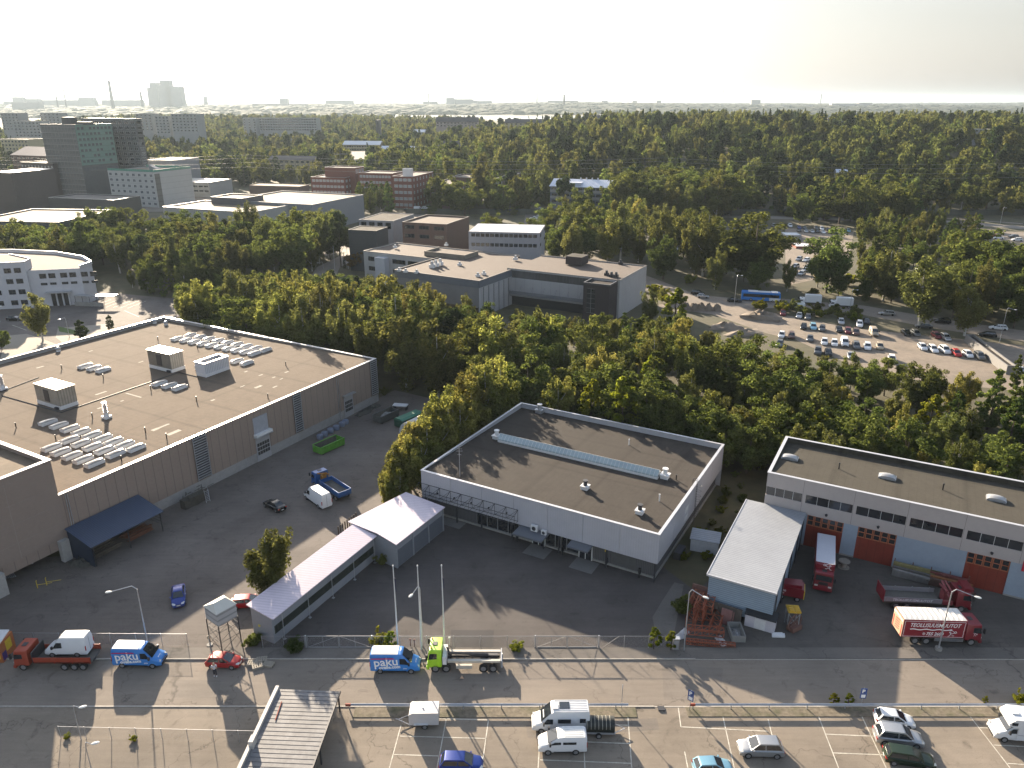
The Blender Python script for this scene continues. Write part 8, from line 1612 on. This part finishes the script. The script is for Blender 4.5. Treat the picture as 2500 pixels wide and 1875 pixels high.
p=g('D3',1955,575); t=thing('grey_container','open grey container of white rubble in front of the blue shed','container',p.x,p.y+1.3,R_(88)); mb=MB(); mb.bx(-1.35,1.35,-.8,-.72,0,.9); mb.bx(-1.35,1.35,.72,.8,0,.9); mb.bx(-1.35,-1.27,-.72,.72,0,.9); mb.bx(1.27,1.35,-.72,.72,0,.9); mb.bx(-1.27,1.27,-.72,.72,0,.08); mb.build('body',M('cont_grey',(.20,.20,.19),.6,.1,1),t); o=heap('rubble',0,0,1.15,.65,.5,MATS['scrap'],44); o.parent=t; o.location=(0,0,.08)
p=g('D3',2000,430); p2=g('D4',50,505); t=thing('white_cabinet','long low white cabinet with a black top against the blue shed','cabinet',p.x,p.y,math.atan2((p2-p).y,(p2-p).x)); Lc=(p2-p).length; mb=MB(); mb.bx(0,Lc,0,1.5,0,1.7); mb.build('body',M('cabinet_white',(.46,.44,.47),.6,.04,1),t); mb=MB(); mb.prism([(-.1,-.15),(Lc+.1,-.15),(Lc+.1,1.5),(-.1,1.5)],1.7,1.85,0,None,[1.8,1.8,2.1,2.1]); mb.build('top',blackm,t); mb=MB(); mb.bx(Lc*.33,Lc*.68,-.02,0,.05,1.45); [mb.bx(u-.03,u+.03,-.03,0,0,1.65) for u in (Lc*.33,Lc*.68)]; mb.build('door',fr_w,t)
p=g('D3',1410,650); t=thing('utility_cabinet','narrow pale utility cabinet at the end of the wire fence','cabinet',p.x,p.y,0); mb=MB(); mb.bx(-.35,.35,0,.5,0,1.6); mb.build('body',concrete,t); mb=MB(); mb.bx(-.4,.4,-.05,.55,1.6,1.68); mb.build('cap',metal,t); mb=MB(); mb.bx(-.25,.25,-.015,0,.3,1.4); mb.build('door',metal,t)
for i,(x,y,lab) in enumerate(((1450,530,'white sack by the fence corner, left of the lamp'),(1490,490,'second white sack right behind the lamp pole'),(1785,555,'crumpled white sack right of the crane sections'),(1815,590,'grey-white block right of the crumpled sack'))):
    p=g('D3',x,y); o=heap('sack',p.x,p.y,.55,.5,.6,M('sack_white',(.42,.42,.44),.8,.15,3),70+i); tag(o,lab,'sack')
p=g('D4',160,360); t=thing('yellow_stand','yellow topped steel stand at the corner of the ribbed shed','stand',p.x,p.y-1.6,R_(-5)); mb=MB(); mb.bx(-.75,.75,-.7,.7,2.3,2.5); [mb.bx(-.6+.75*k,-.1+.75*k,-.6+.42*j,-.3+.42*j,2.5,2.62) for k in range(2) for j in range(3)]; mb.build('top',M('yellow_top',(.50,.30,.02),.6),t)
for a_ in (-.65,.65):
    for b_ in (-.6,.6): mb=MB(); mb.bx(a_-.04,a_+.04,b_-.04,b_+.04,0,2.3); mb.build('leg',metal,t)
mb=MB(); mb.tube((-.65,-.6,.2),(.65,-.6,2.1),.03); mb.tube((.65,-.6,.2),(-.65,-.6,2.1),.03); mb.build('cross_brace',metal,t)
p=g('D4',240,480); t=thing('mower_deck','dark rusty round machine frame right of the yellow stand','machine',p.x,p.y,R_(30)); mb=MB(); [mb.tube((1.1*math.cos(2*PI*i/14),.3,1.1+1.1*math.sin(2*PI*i/14)),(1.1*math.cos(2*PI*(i+1)/14),.3,1.1+1.1*math.sin(2*PI*(i+1)/14)),.08) for i in range(14)]; [mb.tube((0,.3,1.1),(1.1*math.cos(2*PI*i/7),.3,1.1+1.1*math.sin(2*PI*i/7)),.05) for i in range(7)]; mb.bx(-.8,.8,-.2,.8,.1,.7); mb.build('frame',rust2,t)
p=g('D4',85,520); q=MB(); q.prism([(-.8,-.3),(.7,-.4),(.9,.3),(-.6,.45)],.0,.12); q.prism([(-.5,-.25),(.75,-.3),(.6,.35),(-.5,.35)],.12,.22); tag(q.build('white_board',whitep,None,loc=(p.x,p.y,.02)),'white board lying at the corner of the white cabinet','board')
p=g('C4',650,1500); t=thing('cable_drum','pale wooden cable drum between the lorry and the orange doors','cable drum',p.x,p.y,0); mb=MB(); mb.cyl(0,0,.95,1.05,.75,.75,16); mb.cyl(0,0,0,.1,.75,.75,16); mb.cyl(0,0,.1,.95,.35,.35,12); mb.build('drum',M('drum_wood',(.22,.20,.17),.85,.2,2),t)
# steel stock against the workshop
rg=random.Random(12)
for i in range(26):
    u=du[1][1]+.2+(i%2)*4.4; L_=rg.uniform(3.8,5.5); c=[(.22,.19,.08),(.16,.05,.045),(.12,.11,.10),(.25,.10,.04),(.20,.19,.18),(.09,.05,.04)][i%6]; z_=.05+.30*(i//6); v_=-.7-.75*((i//2)%3)-.1*(i//6)
    p=f5.W(u,v_); o=MB(); o.bx(0,L_,0,.3,0,.28); o.bx(.1,L_+.2,.32,.5,.0,.2); q=o.build('steel_beam',M('stock%d'%(i%6),c,.7,.25,2,dirt=.4),None,loc=(p.x,p.y,z_),rz=f5.a+rg.uniform(-.04,.04)); tag(q,'painted steel beam in the long stack along the blue wall of the workshop','beam','steel beams along the workshop')
for k in range(5):
    p=f5.W(du[1][1]+.3+k*2.2,-.7); q=MB(); q.bx(-.06,.06,-.06,.06,0,1.9); q.bx(-.05,.05,-1.3,0,1.0,1.1); tag(q.build('rack_post',rust2,None,loc=(p.x,p.y,.02),rz=f5.a),'rusty upright of the beam rack along the workshop','rack','rack uprights along the workshop')
# bollards, stakes and small bits in front of the hall
for i,(x,y,r) in enumerate(((45,1280,'C3'),(435,1395,'C3'),(810,1500,'C3'),(1095,1590,'C3'))):
    p=g(r,x,y); q=thing('bin_post','dark ash-bin post on the plinth edge of the retail hall','bin',p.x,p.y,FR.a,'bin posts along the retail hall'); mb=MB(); mb.cyl(0,0,0,.7,.1,.1,8); mb.build('post',blackm,q); mb=MB(); mb.cyl(0,0,.7,1.45,.2,.2,10); mb.build('bin',blackm,q)
p=g('C3',1440,1400); q=MB(); q.bx(-.5,.5,-1.2,1.2,0,1.1); tag(q.build('waste_container',metal_d,None,loc=(p.x,p.y,.02),rz=FR.a),'dark waste container in the narrow lane right of the hall','container')
for i,(r,x,y) in enumerate((('D2',1332,615),('D2',1367,618),('D2',1668,600))):
    p=g(r,x,y); q=MB(); q.bx(-.05,.05,-.05,.05,0,1.0); q.bx(-.12,.12,-.08,.08,.9,1.05); tag(q.build('stake',whitep if i==2 else rust2,None,loc=(p.x,p.y,.1)),['rusty short stake left of the middle flagpole','rusty short stake beside the middle flagpole','pale capped stake right of the right flagpole'][i],'stake')
p=g('D3',1285,1150); q=MB(); q.bx(-.35,.35,-.3,.3,0,.1); q.bx(-.3,.3,-.34,-.3,0,.14); tag(q.build('curb_block',metal_d,None,loc=(p.x,p.y,.02)),'small dark ramp block at the kerb of the car park entrance','block')
p=g('D2',1775,890); q=MB(); q.add([(-.25,0,.0),(.25,0,.0),(0,.05,.4),(0,.2,0)],[(0,1,2),(1,3,2),(3,0,2)]); tag(q.build('warning_triangle',M('triangle_pale',(.5,.35,.25),.5),None,loc=(p.x,p.y,.02)),'small warning triangle on the street before the lime green lorry','warning triangle')
# shrubs and weeds at the fences
for key,r,x,y,h,wd,lab in ((('bush',1),'D2',1075,612,1.7,1.2,'yellow-green shrub at the fence, left of the two by the left flagpole'),(('weed',0),'D2',1168,622,2.4,1.4,'upright light green shrub right beside the left flagpole'),(('bush',0),'D2',335,640,1.6,1.1,'dark bush at the left post of the left gate'),
    (('weed',0),'D3',1220,640,3.2,1.1,'tall narrow light green shrub at the right end of the fence'),(('weed',0),'D3',1365,650,2.9,1.0,'narrow shrub beside the utility cabinet'),(('bush',1),'D3',35,640,1.0,1.3,'low green weeds at the left post of the right gate'),
    (('weed',0),'D4',560,1110,1.5,1.6,'yellow flowering weed in front of the right guard rail'),(('weed',0),'D4',690,1110,1.5,1.4,'thin seeding weeds right of the yellow flowering weed'),(('bush',1),'D4',2170,1110,1.3,1.0,'leafy weeds at the right end of the guard rail'),(('weed',0),'D4',1868,1100,1.0,1.4,'small weed tuft by the motorhome drawbar'),
    (('bush',0),'D1',2180,600,1.5,1.1,'scrubby weeds at the end of the long shed under the hopper'),(('bush',2),'D3',1460,330,2.6,.9,'dark green bush behind the lamp at the crane sections'),(('bush',2),'C2',1090,1480,1.8,.9,'dark bush at the elbow of the long shed'),
    (('bush',1),'D1',1155,1420,.6,1.0,'withered weed tuft at the middle of the leaning fence'),(('bush',1),'D1',580,1400,.5,1.1,'small weed tuft at the left of the leaning fence'),(('broad',2),'B1',20,1040,6,1.1,'low tree at the left edge beside the light paving')):
    p=g(r,x,y); tree(key,p.x,p.y,h,lab,None,wd,cat='tree' if key[0]=='broad' else 'shrub')
# heaps on the construction strip, rock edge
for i,(r,x,y,a_,b_,h,rz,m_,lab) in enumerate((('B3',2150,770,7,3.5,2.2,-20,sand,'grey earth heap at the left edge of the sandy car park'),('B3',1850,850,5,3,1.6,10,sand,'sandy earth heap beyond the golden birch'),('B4',30,985,3,2,1.2,0,M('earth_dark',(.10,.085,.07),.95,.3,1,bump=.5),'small dark earth heap at the left end of the parked rows'),('B3',2000,900,6,3,1.3,25,sand,'low furrowed sand heap before the sandy car park'))):
    p=g(r,x,y); tag(heap('earth_heap',p.x,p.y,a_,b_,h,m_,90+i,R_(rz)),lab,'heap')
for i,x in enumerate((1500,1560,1620,1690,1760)):
    p=g('B3',x,700); rg=random.Random(i); tag(heap('boulder',p.x,p.y,1.6+rg.random(),1.3,1.9+.5*rg.random(),M('rock_tan',(.16,.13,.10),.9,.25,1,bump=.5),120+i),'tan boulder in the row holding up the road edge','boulder','boulders at the road edge')
# railway wall, power line
t=thing('noise_barrier','long low dark barrier along the railway in front of the wood','barrier',-60,437,R_(-.6)); mb=MB(); mb.bx(0,480,0,.3,0,3.2); mb.build('panel',M('barrier_green',(.06,.065,.055),.8,.15,.3,stripe=4,axis=0,line=.03),t)
def pylon(x,y,h,lab):
    t=thing('power_pylon',lab,'pylon',x,y,R_(10),z=T(x,y)-.3); mb=MB(); 
    for a_ in (-1,1):
        for b_ in (-1,1): mb.tube((a_*1.6,b_*1.6,0),(a_*.3,b_*.3,h),.14,.08,4)
    for k in range(9): z=h*k/9; s_=1.6-1.3*k/9; mb.tube((-s_,-s_,z),(s_*.9,-s_*.9,z+h/9),.06,None,4); mb.tube((s_,s_,z),(-s_*.9,s_*.9,z+h/9),.06,None,4)
    mb.build('mast',metal_d,t); mb=MB(); [mb.tube((-4.5,0,z),(4.5,0,z),.15) for z in (h-6,h-2)]; mb.build('cross_arm',metal,t)
pyl=[(xat('A2',722,570,30),570,hh('A2',722,770,570)),(xat('A4',560,455,20),455,hh('A4',540,960,455)),(300,448,26)]
pylon(*pyl[0],'lattice power pylon left of the grey gabled block'); 
for x,y,z0_,z1_,r,lab in ((1945,1190,0,985,'A3','thin pale power pole at the left of the railway'),(2070,1245,0,1120,'A3','thin pole right of the first power pole'),(1985,1290,0,1150,'A3','thin pole in front of the railway bushes'),(95,1080,0,970,'A4','thin leaning power pole before the wood'),(470,1180,0,1030,'A4','power pole behind the pointed poplars')):
    p=g(r,x,max(y,1180)); h=hh(r,x,z1_,p.y); q=MB(); q.tube((0,0,0),(0,0,h),.16,.1,6); q.bx(-1.2,1.2,-.08,.08,h-.4,h-.25); tag(q.build('power_pole',metal,None,loc=(p.x,p.y,0)),lab,'pole')
for k,(za,zb_) in enumerate(((27,24),(24.5,21),(22,18.5),(29,27))):
    mb=MB(); pts=[]; 
    for i in range(61):
        X_=-420+i*17; sg=((i%15)/15.0); pts.append((X_,520-.13*(X_+420)*.55-k*2.0,za+(zb_-za)*i/60-3.0*4*sg*(1-sg)))
    mb.path(pts,.06,4); tag(mb.build('power_line',M('wire_pale',(.22,.22,.22),.5),None),['power line wire strung highest but one before the wood','third highest power line wire before the wood','lowest power line wire before the wood','topmost power line wire before the wood'][k],'power line')
# ---------------------------------------------------------------- the skyline, kilometres away
hz_=M('far_city',(.20,.20,.20),.8,.2,.01); hz2=M('far_city_pale',(.34,.33,.31),.8,.2,.01)
def sky_b(name,lab,r,x,yt,Y,w_,mat_=None,d_=20,cat='building',round_=False,taper=1,shape=None):
    h=hh(r,x,yt,Y); X=xat(r,x,Y,h); gz=T(X,Y); t=MB()
    if round_: t.cyl(0,0,0,h-gz,w_/2,w_/2*taper,10)
    else:
        t.bx(-w_/2,w_/2,0,d_,0,h-gz)
        if shape: [t.bx(w_*(a_-.5),w_*(b_-.5),2,d_-2,h-gz,h-gz+q) for a_,b_,q in shape]
    return tag(t.build(name,mat_ or hz_,None,loc=(X,Y,gz)),lab,cat)
Y0=4800
for x,yt,w_,lab,sh in ((1305,225,70,'hazy high-rise tower, the left one of the skyline cluster',((.3,.95,28),)),(1408,208,78,'hazy high-rise tower, the tallest middle one of the skyline cluster',((.2,1,30),)),(1490,215,95,'hazy high-rise tower, the right stepped one of the skyline cluster',((.1,.6,2),))):
    sky_b('high_rise',lab,'A1',x,yt,Y0-60*(x//100-13),w_*.86,None,60,shape=sh)
for x,yt,w_,lab,r in ((935,160,11,'tallest far chimney left of the hazy high-rises','A1'),(1208,257,8,'shorter far chimney just left of the hazy high-rises','A1'),(543,232,5,'thin far chimney at the left, right one of a pair','A1'),(477,267,5,'thin far chimney at the left, left one of a pair','A1'),(450,285,7,'far chimney right of the broadcast tower','A3')):
    sky_b('chimney',lab,r,x,yt,4600,w_*1.9,M('chimney_dark',(.06,.06,.06),.8),round_=True,taper=.7,cat='chimney')
sky_b('chimney','dark twin chimney rising from the wood beside the white hall','A2',1040,505,935,3.2,M('chim_dark',(.05,.05,.055),.7),cat='chimney')
sky_b('church_tower','far pointed church tower on the hazy skyline','A1',1762,298,5600,22,cat='tower')
sky_b('broadcast_tower','slim broadcast tower on the horizon','A3',216,262,6500,15,cat='tower',round_=True,taper=.6); sky_b('broadcast_mast','thin guyed mast on the right horizon','A3',1822,242,7500,5,cat='mast',round_=True); sky_b('broadcast_mast','leaning thin chimney mast on the far right horizon','A4',463,280,6500,8,cat='mast',round_=True)
sky_b('crane','far tower crane on the skyline, its jib to the right','A2',1485,270,5600,6,cat='crane')
for i,(r,x,yt,w_,m_) in enumerate((('A1',145,307,60,0),('A1',240,322,120,0),('A1',580,332,320,0),('A1',735,310,90,0),('A1',1045,332,240,0),('A1',90,345,90,0),('A1',365,348,80,0),('A1',215,352,130,0),('A2',233,318,50,0),('A2',715,335,170,1),('A2',1672,312,50,0),('A2',1760,325,160,0),('A2',1845,335,90,0),('A2',1500,345,90,0),('A2',1960,340,110,0),('A3',440,338,200,0),('A3',800,336,40,0),('A3',1060,338,30,0),('A3',1268,336,30,0),('A3',2105,330,60,0),('A3',1870,420,110,1),('A3',1500,430,140,1),('A3',2120,410,80,1),('A4',180,375,260,1),('A4',680,362,160,1),('A4',820,355,40,1),('A4',875,355,35,1),('A1',1700,385,200,1),('A1',640,390,500,1),('A2',200,365,300,0),('A3',1150,415,200,0),('A3',770,410,240,1))):
    sky_b('city_block',('pale' if m_ else 'grey')+' block in the hazy city skyline, %s'%['number from the far left edge'][0] if False else ('pale' if m_ else 'grey')+' building in the hazy band under the horizon',r,x,yt,(5200 if yt<350 else 3900)+37*i,w_*1.1,hz2 if m_ else hz_,40,'building').__setitem__('group',('pale' if m_ else 'grey')+' buildings of the far skyline')
# ---------------------------------------------------------------- haze
mb=MB(); mb.bx(-30000,30000,-3000,26000,-1.5,170); hz=mb.mesh('haze',[]); 
hm=bpy.data.materials.new('haze'); hm.use_nodes=True; n=hm.node_tree.nodes; n.clear(); o_=n.new('ShaderNodeOutputMaterial'); v=n.new('ShaderNodeVolumePrincipled')
v.inputs['Color'].default_value=(.50,.60,.68,1); v.inputs['Density'].default_value=.00006; v.inputs['Anisotropy'].default_value=.3; hm.node_tree.links.new(v.outputs[0],o_.inputs['Volume'])
hz.materials.append(hm); ho=inst(hz,'haze'); ho['kind']='stuff'
